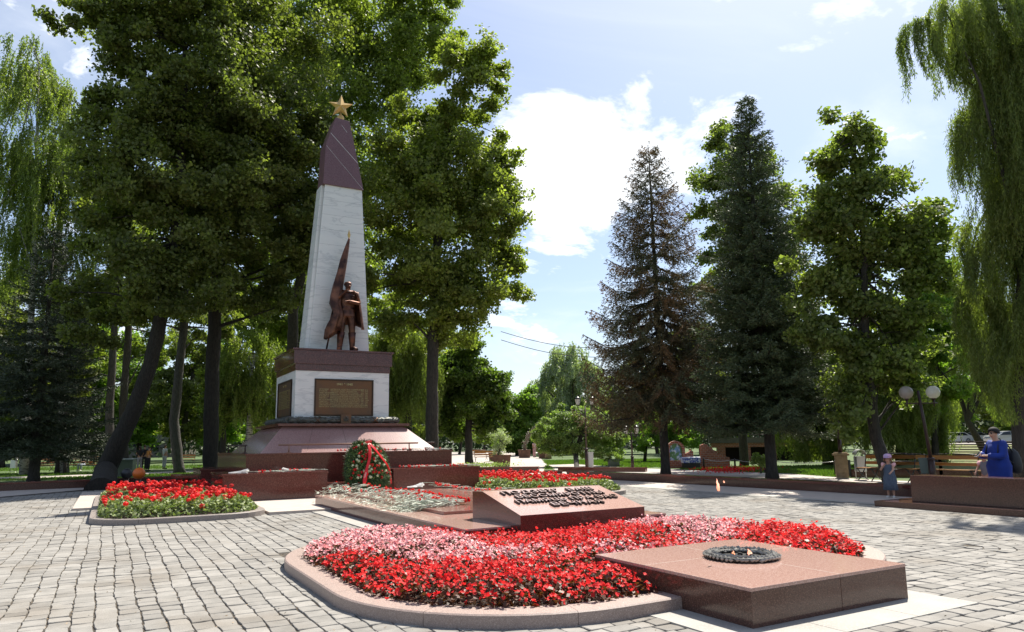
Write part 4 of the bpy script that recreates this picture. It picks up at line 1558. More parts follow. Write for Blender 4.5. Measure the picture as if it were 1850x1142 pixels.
for sg in (-1, 1):
    b.tube([(sg * 0.1, 0.26, 1.2), (sg * 0.14, 0.12, 1.36), (sg * 0.15, -0.1, 1.34), (sg * 0.17, -0.15, 1.15), (sg * 0.16, 0.2, 0.95)], 0.014, 6)
b.build('straps', blk, bp)
cp = AT(1781, 17.3)
kid, J = figure('person', cp, math.radians(-95), 'child in a pale cap and pink sleeves half hidden behind the woman in blue', 'person', None, 1.17, skin_sh,
                [('top', flat('grey top', (0.16, 0.15, 0.17)), 'tee'), ('ruffled_sleeves', pink_cloth, 'puffs'), ('shorts', denim, 'shorts'), ('shoes', flat('white shoes', (0.7, 0.68, 0.65)), 'shoes')],
                {'L': ((-0.25, -0.03, 1.14), (-0.24, -0.18, 0.98)), 'R': ((0.24, -0.03, 1.14), (0.22, -0.12, 0.95))},
                hair=(flat('dark brown hair', (0.06, 0.035, 0.02)), 'short'), child=True)
sun_cap(kid, J, 1.17 / 1.72 * 1.06, flat('pale cap', (0.62, 0.52, 0.5)))

RELAX = {'L': ((-0.22, 0.02, 1.14), (-0.22, -0.06, 0.92)), 'R': ((0.22, 0.02, 1.14), (0.22, -0.06, 0.92))}
FOLD = {'L': ((-0.24, -0.02, 1.16), (-0.05, -0.2, 1.18)), 'R': ((0.24, -0.02, 1.16), (0.05, -0.22, 1.15))}
hair_d = (flat('dark brown hair', (0.06, 0.035, 0.02)), 'short')
hair_l = (flat('dark brown hair', (0.06, 0.035, 0.02)), 'long')
far = [
    (AT(251, 48), 200, 'woman in a black top and pale trousers, leftmost of three talking by the trunk', 1.68, (0.02, 0.02, 0.025), (0.4, 0.38, 0.4), hair_l, FOLD),
    (AT(259, 48.6), 160, 'person in dark clothes in the middle of the three talking beside the tree trunk', 1.74, (0.025, 0.025, 0.035), (0.03, 0.03, 0.04), hair_d, RELAX),
    (AT(267, 48), 120, 'woman in a yellow orange top and black trousers beside the tree trunk', 1.62, (0.62, 0.27, 0.07), (0.02, 0.02, 0.025), hair_d, FOLD),
    (AT(296, 52), 120, 'person in a white shirt glimpsed between two tree trunks on the left', 1.75, (0.7, 0.7, 0.7), (0.5, 0.5, 0.52), hair_d, RELAX),
    (AT(966, 73), 10, 'walker in pink and white clothes on the avenue before the dark van', 1.7, (0.7, 0.45, 0.45), (0.65, 0.35, 0.37), hair_l, RELAX),
    (AT(937, 84), 30, 'person in a white shirt standing left of the flower arch', 1.72, (0.7, 0.7, 0.72), (0.2, 0.22, 0.3), hair_d, RELAX),
    (AT(932, 86), 60, 'person in dark blue at the left end of the far crowd', 1.72, (0.05, 0.07, 0.16), (0.05, 0.05, 0.07), hair_d, RELAX),
    (AT(956, 85), 330, 'person in a white top between the flower arch and the walker in pink', 1.7, (0.75, 0.74, 0.72), (0.12, 0.12, 0.2), hair_l, RELAX),
    (AT(961, 87), 300, 'person in a pale blue shirt in the crowd under the flower arch', 1.78, (0.35, 0.45, 0.62), (0.1, 0.1, 0.12), hair_d, RELAX),
    (AT(974, 86), 350, 'person in white at the front of the dark van', 1.66, (0.7, 0.7, 0.7), (0.45, 0.4, 0.35), hair_d, FOLD),
    (AT(1000, 84), 350, 'person in pale clothes right of the yellow pillar', 1.7, (0.62, 0.58, 0.58), (0.3, 0.28, 0.3), hair_d, RELAX),
]
for (p, rz, lab, H, c1, c2, hr, arms) in far:
    figure('person', p, math.radians(rz), lab, 'person', None, H, skin,
           [('shirt', flat('cloth %.2f %.2f %.2f' % c1, c1, 0.8), 'tee'), ('trousers', flat('cloth %.2f %.2f %.2f' % c2, c2, 0.8), 'trousers'), ('shoes', flat('black shoes', (0.02, 0.02, 0.02)), 'shoes')],
           arms, hair=hr, fingers=False, sub=1)


# ================================================================== LEAF CLOUD HELPERS
# ------------------------------------------------------------------ the bed with begonias round the flame
BC = 5.55


def bed_outline(off=0.0, n=14):
    """rounded rectangle of the front bed, shrunk by off"""
    x0, x1, y0, y1, r = 1.99 + off, 9.11 - off, 5.17 + off, 11.45 - off, 2.0 - off
    pts = []
    for cx, cy, a0, rr in ((x0 + r, y0 + r, 180, r), (x1 - r, y0 + r, 270, r)):
        for i in range(n + 1):
            a = math.radians(a0 + 90 * i / n)
            pts.append((cx + rr * math.cos(a), cy + rr * math.sin(a)))
    r2 = max(2.3 - off, 0.2)
    for cx, cy, a0 in ((x1 - r2, y1 - r2, 0), (x0 + r2, y1 - r2, 90)):
        for i in range(n + 1):
            a = math.radians(a0 + 90 * i / n)
            pts.append((cx + r2 * math.cos(a), cy + r2 * math.sin(a)))
    return pts


def ring_prism(outer, inner, z0, z1, skip=None):
    b = MB()
    n = len(outer)
    for i in range(n):
        j = (i + 1) % n
        if skip and skip(outer[i], outer[j]):
            continue
        b.add([(*outer[i], z0), (*outer[j], z0), (*inner[j], z0), (*inner[i], z0), (*outer[i], z1), (*outer[j], z1), (*inner[j], z1), (*inner[i], z1)],
              [(0, 3, 2, 1), (4, 5, 6, 7), (0, 1, 5, 4), (2, 3, 7, 6), (1, 2, 6, 5), (3, 0, 4, 7)])
    return b


bed = empty('flower_bed', (BC, 8, 0), 'large rounded flower bed with a granite kerb wrapping round the flame block and grave plinth', 'flower bed')
outer, inner = bed_outline(0), bed_outline(0.3)


def dense(pts, step=0.12):
    out = []
    for i in range(len(pts)):
        a, b_ = Vector(pts[i]), Vector(pts[(i + 1) % len(pts)])
        n = max(1, int((b_ - a).length / step))
        for q in range(n):
            out.append(tuple(a.lerp(b_, q / n)))
    return out


def kerb_of(outer, inner, m, parent, h=0.13, seg=1.3, cutter=None):
    """kerb stones: one mesh, split by fine joints"""
    o2, i2 = [], []
    for i in range(len(outer)):
        a, b_ = Vector(outer[i]), Vector(outer[(i + 1) % len(outer)])
        c, d = Vector(inner[i]), Vector(inner[(i + 1) % len(inner)])
        n = max(1, int((b_ - a).length / 0.2))
        for q in range(n):
            o2.append(tuple(a.lerp(b_, q / n)))
            i2.append(tuple(c.lerp(d, q / n)))
    b = MB()
    acc = 0
    n = len(o2)
    run = [0]
    runs = []
    for i in range(1, n + 1):
        acc += (Vector(o2[i % n]) - Vector(o2[i - 1])).length
        run.append(i % n)
        if acc > seg or i == n:
            runs.append(run)
            run = [i % n]
            acc = 0
    for run in runs:
        po = [Vector(o2[i]) for i in run]
        pi_ = [Vector(i2[i]) for i in run]
        if cutter and any(cutter((po[0] + po[-1]) / 2) for _ in (0,)):
            continue
        # joint gap
        po[0] = po[0].lerp(po[1], 0.02)
        pi_[0] = pi_[0].lerp(pi_[1], 0.02)
        ch = 0.012
        rows = [[(p.x, p.y, 0.0) for p in po], [(p.x, p.y, h - ch) for p in po], [(*(p.lerp(q, 0.05)), h) for p, q in zip(po, pi_)],
                [(*(p.lerp(q, 0.96)), h) for p, q in zip(po, pi_)], [(p.x, p.y, h - ch) for p in pi_], [(p.x, p.y, 0.0) for p in pi_]]
        m_ = len(po)
        V = [v for r in rows for v in r]
        Fc = [(r * m_ + i, r * m_ + i + 1, (r + 1) * m_ + i + 1, (r + 1) * m_ + i) for r in range(5) for i in range(m_ - 1)]
        Fc += [tuple(r * m_ for r in range(6)), tuple(r * m_ + m_ - 1 for r in range(5, -1, -1))]
        b.add(V, Fc)
    return b.build('kerb', m, parent)


def in_solids(x, y, e=0.0):
    return (4.66 - e < x < 6.76 + e and 4.3 < y < 6.5 + e) or (4.63 - e < x < 8.52 + e and y > 9.73 - e) or (5.42 - e < x < 7.81 + e and y > 9.44 - e)


loc_o = [(x - BC, y - 8) for x, y in outer]
loc_i = [(x - BC, y - 8) for x, y in inner]
kerb_of(loc_o, loc_i, granite_kerbtop, bed, 0.13, 1.25, cutter=lambda p: (-0.9 < p.x < 1.2 and p.y < 0) or (-0.9 < p.x < 2.95 and p.y > 2.5 and False))
MB().prism([(x - BC, y - 8) for x, y in bed_outline(0.29)], 0.002, 0.09).build('soil', soil, bed)


def point_in(poly, X, Y):
    poly = np.array(poly)
    ins = np.zeros(len(X), bool)
    j = len(poly) - 1
    for i in range(len(poly)):
        xi, yi = poly[i]
        xj, yj = poly[j]
        c = ((yi > Y) != (yj > Y)) & (X < (xj - xi) * (Y - yi) / (yj - yi + 1e-12) + xi)
        ins ^= c
        j = i
    return ins


def edge_dist(poly, X, Y):
    d = np.full(len(X), 1e9)
    for i in range(len(poly)):
        a, b_ = np.array(poly[i]), np.array(poly[(i + 1) % len(poly)])
        e = b_ - a
        L2 = (e ** 2).sum() + 1e-12
        t = np.clip(((X - a[0]) * e[0] + (Y - a[1]) * e[1]) / L2, 0, 1)
        d = np.minimum(d, np.hypot(X - a[0] - t * e[0], Y - a[1] - t * e[1]))
    return d


def bumps(X, Y, s=1.0):
    return (np.sin(X * 9.1 * s + 1) * np.cos(Y * 8.3 * s + 2) + np.sin(X * 17.3 * s + Y * 5) * np.cos(Y * 15.1 * s - X * 4)) * 0.5


def begonias():
    rng = np.random.default_rng(21)
    inn = bed_outline(0.24)
    N = 30000
    X = rng.uniform(1.9, 9.2, N)
    Y = rng.uniform(5.2, 11.5, N)
    ok = point_in(inn, X, Y)
    blk_ = ((X > 4.58) & (X < 6.84) & (Y < 6.58)) | ((X > 4.58) & (X < 8.58) & (Y > 9.68)) | ((X > 5.37) & (X < 7.87) & (Y > 9.36))
    ok &= ~blk_
    X, Y = X[ok], Y[ok]
    ed = edge_dist(inn, X, Y)
    # plants set out on a rough grid: each a small dome
    gx, gy = 0.2, 0.2
    px = (np.floor(X / gx) + 0.5) * gx
    py = (np.floor(Y / gy) + 0.5) * gy
    hsh = np.modf(np.sin(px * 127.1 + py * 311.7) * 43758.5)[0]
    px += 0.05 * hsh
    rr = np.hypot(X - px, Y - py)
    pd = np.where(Y > 6.6, np.clip(np.maximum.reduce([4.6 - X, X - 8.55, 9.4 - Y]), 0, 2), 2.0)
    H = 0.1 + (0.26 + 0.07 * hsh) * np.clip(0.6 + ed * 1.5, 0.6, 1) * np.clip(0.6 + pd * 0.45, 0.6, 1) - rr ** 2 * 5.5
    u = np.abs(X - 5.6)
    yc = np.interp(u, [1.0, 1.8, 2.6, 3.3, 3.6], [6.75, 7.25, 7.95, 8.9, 9.3])
    wob = 0.22 * np.sin(X * 5 + Y * 3) + rng.normal(size=len(X)) * 0.09
    dy = Y - yc + wob
    isp = (dy > -0.2) & ((dy < 0.42) | (u > 1.3 + wob * 0.5)) & ((u > 1.2) | (rng.random(len(X)) < 0.6))
    outb = norm(np.stack([X - px, Y - py, 0.12 + 0 * X], 1))
    # foliage
    F_ = 2
    Cs = []
    for q in range(F_):
        z = 0.09 + (H - 0.09) * rng.uniform(0.1, 0.86, len(X))
        Cs.append(np.stack([X + rng.normal(size=len(X)) * 0.02, Y + rng.normal(size=len(X)) * 0.02, z], 1))
    C_ = np.concatenate(Cs)
    quads = leaves_at(C_, None, 0.055, 0.045, rng, up=0.7, out=np.concatenate([outb] * F_), outw=0.6)
    o = quads_obj('begonia_leaves', quads, leaf_bronze)
    o['kind'] = 'stuff'
    tag(o, 'bronze green begonia foliage filling the bed round the flame block', 'begonia leaves', kind='stuff')
    # blooms: each a cluster of petals
    for nm, sel, m, lab in (('red_begonias', ~isp, petal_scarlet, 'dense scarlet begonias filling most of the bed round the flame block'),
                            ('pink_begonias', isp, petal_pink, 'band of pale pink begonias crossing the bed round the flame block')):
        idx = np.where(sel)[0]
        k = rng.random(len(idx)) < 0.95
        idx = idx[k]
        n = len(idx)
        z = H[idx] * rng.uniform(0.8, 1.0, n) + rng.uniform(-0.01, 0.028, n)
        spike = rng.random(n) < 0.04
        z = z + spike * rng.uniform(0.02, 0.06, n)
        cc = np.stack([X[idx], Y[idx], z], 1)
        P5 = 4
        pets = []
        axis = norm(rng.normal(size=(n, 3)) * 0.6 + outb[idx] * 0.5 + np.array([0, -0.25, 0.55]))
        t0 = norm(np.cross(axis, rng.normal(size=(n, 3))))
        b0 = np.cross(axis, t0)
        size = 0.0185 * rng.uniform(0.7, 1.25, (n, 1))
        for q in range(P5):
            a = q * 2 * math.pi / P5 + 0.3
            d1 = t0 * math.cos(a) + b0 * math.sin(a)
            d2 = np.cross(axis, d1)
            tip = d1 * size * 1.15 + axis * size * 0.45 * (1 if q % 2 else 0.2)
            mid = d1 * size * 0.6
            w = d2 * size * 0.62
            pets.append(np.stack([cc, cc + mid + w, cc + tip, cc + mid - w], 1))
        Q = np.concatenate(pets)
        tn = np.tile(rng.random(n), P5)
        o = quads_obj(nm, Q, m, tint=tn)
        tag(o, lab, 'begonias', kind='stuff')


begonias()


# ------------------------------------------------------------------ geranium beds left and right of the monument
def geranium_bed(x0, x1, y0, y1, r, lab_bed, lab_fl, lab_lv, seed):
    def outl(off):
        pts = []
        for cx, cy, a0 in ((x0 + r, y0 + r, 180), (x1 - r, y0 + r, 270), (x1 - 0.5, y1 - 0.5, 0), (x0 + 0.5, y1 - 0.5, 90)):
            rr = (r if a0 >= 180 else 0.5) - off
            for i in range(9):
                a = math.radians(a0 + 90 * i / 8)
                pts.append((cx + rr * math.cos(a), cy + rr * math.sin(a)))
        return pts
    cx, cy = (x0 + x1) / 2, (y0 + y1) / 2
    root = empty('geranium_bed', (cx, cy, 0), lab_bed, 'flower bed')
    kerb_of([(a - cx, b - cy) for a, b in outl(0)], [(a - cx, b - cy) for a, b in outl(0.22)], granite_grey, root, 0.13, 1.5)
    MB().prism([(a - cx, b - cy) for a, b in outl(0.21)], 0.002, 0.1).build('soil', soil, root)
    rng = np.random.default_rng(seed)
    inn = outl(0.16)
    area = (x1 - x0) * (y1 - y0)
    N = int(area * 950)
    X = rng.uniform(x0 - 0.1, x1 + 0.1, N)
    Y = rng.uniform(y0 - 0.1, y1 + 0.1, N)
    ok = point_in(inn, X, Y)
    ok &= ~((X > 2.62) & (X < 10.55) & (Y > 20.75))
    X, Y = X[ok], Y[ok]
    ed = edge_dist(inn, X, Y)
    H = 0.12 + 0.3 * np.clip(0.25 + ed * 3.0, 0.25, 1) + 0.05 * bumps(X, Y, 0.8)
    z = 0.1 + (H - 0.1) * rng.uniform(0.15, 1.0, len(X)) ** 0.6
    C_ = np.stack([X, Y, z], 1)
    q = leaves_at(C_, None, 0.075, 0.07, rng, up=0.9)
    tag(quads_obj('geranium_leaves', q, leaf_geranium), lab_lv, 'geranium leaves', kind='stuff')
    # round heads
    M = int(area * 21)
    hx = rng.uniform(x0, x1, M)
    hy = rng.uniform(y0, y1, M)
    ok = point_in(outl(0.2), hx, hy) & ~((hx > 2.62) & (hx < 10.55) & (hy > 20.75))
    hx, hy = hx[ok], hy[ok]
    e2 = edge_dist(inn, hx, hy)
    keep = rng.random(len(hx)) < np.clip(0.22 + e2 * 1.1, 0, 1)
    hx, hy, e2 = hx[keep], hy[keep], e2[keep]
    hz = 0.12 + 0.3 * np.clip(0.3 + e2 * 3.0, 0.3, 1) + 0.04 + rng.uniform(-0.02, 0.1, len(hx))
    pts, rad = [], []
    K = 42
    n = len(hx)
    R_ = rng.uniform(0.035, 0.066, n)
    dirs = norm(rng.normal(size=(n, K, 3)) + np.array([0, 0, 0.3]))
    c = np.stack([hx, hy, hz], 1)[:, None, :] + dirs * R_[:, None, None] * np.array([1, 1, 0.8]) * rng.uniform(0.8, 1.0, (n, K, 1))
    c = c.reshape(-1, 3)
    dd = dirs.reshape(-1, 3)
    t = norm(np.cross(dd, rng.normal(size=dd.shape)))
    b_ = np.cross(dd, t)
    s = 0.017
    Q = np.stack([c - t * s, c - b_ * s + dd * 0.004, c + t * s, c + b_ * s + dd * 0.004], 1)
    tag(quads_obj('red_geraniums', Q, petal_red, tint=np.repeat(rng.random(n), K)), lab_fl, 'geraniums', kind='stuff')


geranium_bed(-0.28, 3.24, 16.55, 25.6, 1.1, 'low granite kerbed bed of red geraniums left of the monument', 'round bright red geranium heads in the bed left of the monument', 'light green geranium foliage in the bed left of the monument', 31)
geranium_bed(10.06, 13.58, 16.55, 24.4, 1.1, 'granite kerbed bed of red geraniums behind the inscription stone right of the monument', 'round bright red geranium heads in the bed right of the monument', 'light green geranium foliage in the bed right of the monument', 32)


# ------------------------------------------------------------------ carnations laid one by one
def make_carnation(flower_m, name='carnation', L=0.56):
    root = bpy.data.objects.new(name, None)
    COL.objects.link(root)
    rr = random.Random(17)
    b = MB()
    pts = [(0, -L * t, 0.012 + 0.012 * math.sin(t * 3.1)) for t in (0, 0.25, 0.5, 0.75, 1.0)]
    b.tube(pts, 0.0052, 4)
    b.build('stem', stem_grey, root)
    V = []
    for t in (0.14, 0.26, 0.38, 0.5, 0.62, 0.74, 0.86):
        for sg in (-1, 1):
            y = -L * t
            a = (0, y, 0.016)
            tip = (sg * rr.uniform(0.03, 0.07), y + rr.uniform(0.04, 0.09), 0.012 + rr.uniform(0.0, 0.035))
            m_ = ((a[0] + tip[0]) / 2, (a[1] + tip[1]) / 2, 0.03)
            V.append([a, (m_[0] + 0.007, m_[1] - 0.006, m_[2]), tip, (m_[0] - 0.007, m_[1] + 0.006, m_[2])])
    lf = MB()
    for q in V:
        lf.add(q, [(0, 1, 2, 3)])
    lf.build('leaves', stem_grey, root)
    r = np.random.default_rng(5)
    K = 26
    d = norm(r.normal(size=(K, 3)) + np.array([0, 0.9, 0.1]))
    c = np.array([0, 0.012, 0.03]) + d * 0.026
    t = norm(np.cross(d, r.normal(size=d.shape)))
    b_ = np.cross(d, t)
    s = 0.014
    Q = np.stack([c - t * s, c - b_ * s + d * 0.008, c + t * s, c + b_ * s + d * 0.008], 1)
    quads_obj('bloom', Q, flower_m, root)
    MB().tube([(0, -0.022, 0.018), (0, 0.0, 0.024)], [0.006, 0.011], 6).build('calyx', leaf_geranium, root)
    return root


car = make_carnation(petal_red)
first = [True]
rsx = random.Random(77)


def lay(loc, yaw, label, group, pitch=0.0, roll=0.0):
    o = car if first[0] else copy_tree(car)
    first[0] = False
    o.location = loc
    o.rotation_euler = (pitch, roll, yaw)
    o['label'] = label
    o['category'] = 'carnation'
    o['group'] = group


H0 = [G(x, y, 0.36) for x, y in ((622, 873), (700, 890), (765, 897), (800, 906), (850, 911))]
T0 = [G(x, y, 0.32) for x, y in ((570, 890), (640, 905), (700, 918), (730, 922), (765, 921))]


def along(pl, t):
    t = t * (len(pl) - 1)
    i = min(int(t), len(pl) - 2)
    return pl[i].lerp(pl[i + 1], t - i)


for i in range(160):
    t = (i + rsx.random()) / 160
    h, tl = along(H0, t), along(T0, t)
    dv = (h - tl)
    dv.z = 0
    Ld = dv.length
    dv.normalize()
    back = 0.0 if rsx.random() < 0.6 else rsx.uniform(0, max(0, Ld - 0.5))
    p = h - dv * back
    yaw = math.atan2(dv.y, dv.x) - math.pi / 2 + rsx.gauss(0, 0.16)
    layer = rsx.random()
    lay((p.x + rsx.gauss(0, 0.03), p.y + rsx.gauss(0, 0.05), (0.355 if p.x > 5.2 else 0.302) + 0.02 + layer * 0.08), yaw, 'red carnation in the long row down the left side of the grave plinth', 'carnations laid along the left of the grave plinth',
        pitch=rsx.uniform(-0.02, 0.06))
H1 = [G(x, y, 0.37) for x, y in ((782, 875), (830, 884), (880, 889), (905, 885))]
for i in range(52):
    t = (i + rsx.random()) / 52
    p = along(H1, t)
    yaw = math.radians(-150 if rsx.random() < 0.3 else 130) + rsx.gauss(0, 0.25)
    lay((p.x + rsx.gauss(0, 0.06), p.y + rsx.gauss(0, 0.1), 0.352 + rsx.random() * 0.04), yaw, 'red carnation at the right edge of the grave slab behind the inscription', 'carnations laid along the right of the grave slab')
for i in range(40):
    lay((rsx.uniform(7.9, 10.2), rsx.uniform(20.95, 21.35), 0.815 + rsx.random() * 0.04), math.radians(95) + rsx.gauss(0, 0.2), 'red carnation laid on the granite box right of the big wreath', 'carnations on the right granite box')
for i in range(26):
    lay((rsx.uniform(3.7, 5.3), rsx.uniform(20.95, 21.3), 0.815 + rsx.random() * 0.035), math.radians(80 + rsx.choice((0, 180))) + rsx.gauss(0, 0.2), 'red carnation laid on the granite box left of the big wreath', 'carnations on the left granite box')
for i in range(26):
    lay((rsx.uniform(6.0, 9.6), rsx.uniform(21.75, 21.82), 1.342 + rsx.random() * 0.035), math.radians(95) + rsx.gauss(0, 0.18), 'red carnation on the upper granite tier at the foot of the slope', 'carnations on the upper tier')
def stem_pile():
    r = np.random.default_rng(91)
    P_, Dr = [], []
    for i in range(2600):
        t = r.random()
        h, tl = along(H0, t), along(T0, t)
        q = r.random() ** 0.8
        c = h.lerp(tl, 0.12 + 0.86 * q)
        dv = np.array(tl - h)
        dv[2] = 0
        dv /= np.linalg.norm(dv)
        hz = 0.3 + (0.055 if c.x > 5.2 else 0.0) + r.random() * 0.1 * math.sin(math.pi * min(1, q * 0.8 + 0.15))
        P_.append((c.x + r.normal() * 0.03, c.y + r.normal() * 0.06, hz + 0.004))
        Dr.append(dv + r.normal(size=3) * np.array([0.28, 0.28, 0.14]))
    q = strips(np.array(P_), np.array(Dr), 0.24, 0.013, r)
    tag(quads_obj('carnation_stems', q, stem_grey), 'tangled heap of pale grey green stems and leaves under the left row of carnations', 'stems', kind='stuff')


stem_pile()
# white wrapped bunches
wrap_m = mat('clear wrapping film', (0.62, 0.64, 0.64), 0.12, transl=((1, 1, 1), 0.4))


def bunch(loc, rz, label, heads, sc=1.0):
    root = empty('wrapped_bouquet', loc, label, 'bouquet', rz=rz)
    V = []
    n = 14
    for q, (y, r) in enumerate(((-0.3, 0.025), (-0.15, 0.035), (0.0, 0.05), (0.12, 0.085), (0.2, 0.1))):
        for i in range(n):
            a = 2 * math.pi * i / n
            f = 1 + 0.3 * math.sin(a * 5 + q * 2.1)
            V.append((r * f * math.cos(a) * sc, y * sc, (r * 0.55 * (1 + f * math.sin(a)) + 0.004) * sc))
    Fc = [(q * n + i, (q + 1) * n + i, (q + 1) * n + (i + 1) % n, q * n + (i + 1) % n) for q in range(4) for i in range(n)]
    MB().add(V, Fc).build('wrapping', wrap_m, root)
    r = np.random.default_rng(8)
    for h in range(5):
        K = 16
        d = norm(r.normal(size=(K, 3)))
        c = np.array([(h - 2) * 0.035, 0.2 + 0.02 * (h % 2), 0.055 + 0.02 * (h % 2)]) * sc + d * 0.02
        t = norm(np.cross(d, r.normal(size=d.shape)))
        b_ = np.cross(d, t)
        s = 0.013
        quads_obj('rose', np.stack([c - t * s, c - b_ * s, c + t * s, c + b_ * s], 1), heads, root)


b0 = G(752, 879, 0.37)
bunch((b0.x, b0.y, 0.351), math.radians(-75), 'white bouquet in clear wrapping on the grave slab just right of the wreath', petal_white, 1.0)
bunch((4.55, 21.1, 0.82), math.radians(95), 'bouquet in crumpled clear film lying on the left granite box', petal_white, 1.0)
bunch((3.2, 21.1, 0.82), math.radians(-95), 'small white and red bunch at the left end of the left granite box', petal_white, 1.0)
bunch((9.25, 21.8, 1.343), math.radians(95), 'green and white bunch at the right end of the upper granite tier', petal_white, 1.2)

# ------------------------------------------------------------------ the big wreath
wc = Vector((6.7, 20.5, 0.06))
wr_ = empty('funeral_wreath', wc, 'large egg shaped wreath with red and white flowers and red ribbons before the monument', 'wreath')
wr_.scale = (1.0, 1.05, 1.06)
rng = np.random.default_rng(41)


def wr_pt(u, v, o=0.0):
    """u: -1..1 across, v: 0..1 up -> point on the domed face of the wreath and its outward direction"""
    wd_ = 0.68 * np.sqrt(np.clip(1 - (np.abs(v - 0.40) / np.where(v > 0.40, 0.62, 0.44)) ** 2.1, 0, 1))
    x = u * wd_
    dome = 0.26 * np.sqrt(np.clip(1 - u ** 2, 0, 1)) * np.sqrt(np.clip(np.sin(np.pi * np.clip(v, 0.02, 0.98)), 0, 1)) + o
    z = 0.04 + v * 1.46
    y = 0.1 + v * 0.42 - dome
    return x, y, z


def wreath_cloud(N, L, W, m, nm, vlo=0.0, vhi=1.0, olo=-0.08, ohi=0.05, strip=False):
    u = rng.uniform(-1, 1, N)
    v = rng.uniform(vlo, vhi, N)
    x, y, z = wr_pt(u, v, rng.uniform(olo, ohi, N))
    C_ = np.stack([x, y, z], 1)
    out = norm(np.stack([u * 1.2, -np.ones(N) * 0.9, (v - 0.45) * 1.4], 1))
    if strip:
        dd = out * 0.5 + np.stack([u * 0.8, 0 * u - 0.2, (v - 0.5) * 1.5 - 0.35], 1) + rng.normal(size=(N, 3)) * 0.25
        q = strips(C_, dd, L, W, rng)
    else:
        q = leaves_at(C_, None, L, W, rng, up=0.2, out=out, outw=1.3)
    return quads_obj(nm, q, m, wr_)


bk = MB()
V, Fc = [], []
for i in range(17):
    v = i / 16
    for j in range(15):
        u = -0.97 + 1.94 * j / 14
        x, y, z = wr_pt(np.array(u), np.array(v), -0.09)
        V.append((float(x), float(y), float(z)))
for i in range(16):
    for j in range(14):
        Fc.append((i * 15 + j, i * 15 + j + 1, (i + 1) * 15 + j + 1, (i + 1) * 15 + j))
o = bk.add(V, Fc, True).build('backing', mat('dark moss backing', (0.015, 0.03, 0.012), 0.9), wr_)
o.modifiers.new('thickness', 'SOLIDIFY').thickness = 0.05
wreath_cloud(6500, 0.1, 0.014, mat('fir sprigs', (0.06, 0.11, 0.035), 0.6, tint=0.4), 'fir_sprigs', strip=True)
wreath_cloud(1500, 0.05, 0.03, mat('wreath leaves', (0.16, 0.24, 0.06), 0.5, tint=0.4, transl=((1.3, 1.5, 0.6), 0.3)), 'leaves', 0.3, 1.0, 0.0, 0.08)
for nm, m, cnt, seed in (('red_flowers', petal_red, 46, 3), ('white_flowers', mat('cream petals', (0.62, 0.66, 0.42), 0.6, tint=0.15), 46, 4)):
    r = np.random.default_rng(seed)
    u = r.uniform(-0.85, 0.85, cnt)
    v = r.uniform(0.28, 0.97, cnt)
    x, y, z = wr_pt(u, v, 0.05)
    K = 22
    c0 = np.stack([x, y, z], 1)[:, None, :]
    d = norm(r.normal(size=(cnt, K, 3)) + np.array([0, -0.6, 0.2]))
    c = (c0 + d * 0.036).reshape(-1, 3)
    d = d.reshape(-1, 3)
    t = norm(np.cross(d, r.normal(size=d.shape)))
    b_ = np.cross(d, t)
    s = 0.02
    quads_obj(nm, np.stack([c - t * s, c - b_ * s + d * .006, c + t * s, c + b_ * s + d * .006], 1), m, wr_, tint=np.repeat(r.random(cnt), K))


def ribbon(pts, w, nm):
    V = []
    for i, (p, wd_, tw) in enumerate(pts):
        c = math.cos(tw)
        s = math.sin(tw)
        V.append((p[0] - w * wd_ * c, p[1] - w * wd_ * s, p[2]))
        V.append((p[0] + w * wd_ * c, p[1] + w * wd_ * s, p[2] + 0.0))
    o = MB().add(V, [(2 * i, 2 * i + 1, 2 * i + 3, 2 * i + 2) for i in range(len(pts) - 1)], True).build(nm, ribbon_red, wr_)
    sb = o.modifiers.new('sub', 'SUBSURF')
    sb.levels = sb.render_levels = 2
    o.modifiers.new('thickness', 'SOLIDIFY').thickness = 0.003
    return o


yy = lambda z: float(0.1 + (z - 0.04) / 1.46 * 0.42) - 0.36
rb = ribbon([((0.02, yy(1.42) + 0.1, 1.46), 0.8, 0.3), ((0.03, yy(1.25), 1.28), 0.8, 0.1), ((0.0, yy(1.0) - 0.03, 1.02), 0.7, -0.3), ((-0.1, yy(0.85) - 0.03, 0.8), 0.6, 0.1), ((-0.17, yy(0.6) - 0.03, 0.55), 1.1, 0.1), ((-0.22, yy(0.4) - 0.03, 0.32), 1.1, 0.15)], 0.062, 'ribbon')
rt = Matrix.Translation((-0.165, yy(0.6) - 0.045, 0.55)) @ Matrix.Rotation(math.radians(90), 4, 'X') @ Matrix.Rotation(math.radians(73), 4, 'Z')
text_mesh('СЛАВА', 0.06, 0.001, mat('silver lettering', (0.6, 0.6, 0.6), 0.4), 'lettering', rb, rt)
ribbon([((0.03, yy(1.42) + 0.1, 1.46), 0.8, -0.2), ((0.2, yy(1.3) + 0.0, 1.28), 0.85, 0.5), ((0.4, yy(1.05) + 0.06, 1.02), 0.8, 0.5), ((0.6, yy(0.8) + 0.14, 0.82), 0.7, 0.6), ((0.69, yy(0.6) + 0.26, 0.6), 0.6, 0.3), ((0.72, yy(0.5) + 0.28, 0.28), 0.7, 0.2)], 0.062, 'ribbon')
MB().tube([(0.0, yy(1.42) + 0.08, 1.47), (0.09, yy(1.42) + 0.02, 1.5), (-0.09, yy(1.42) + 0.02, 1.47), (0, yy(1.42) + 0.06, 1.45)], [0.03, 0.035, 0.035, 0.02], 8).build('bow', ribbon_red, wr_)


# ================================================================== TREES
def W(px, py, D):
    v = _d + _R * (px - CX) / F_PX - _U * (py - CY) / F_PX
    return np.array([0, 0, EYE]) + v * D


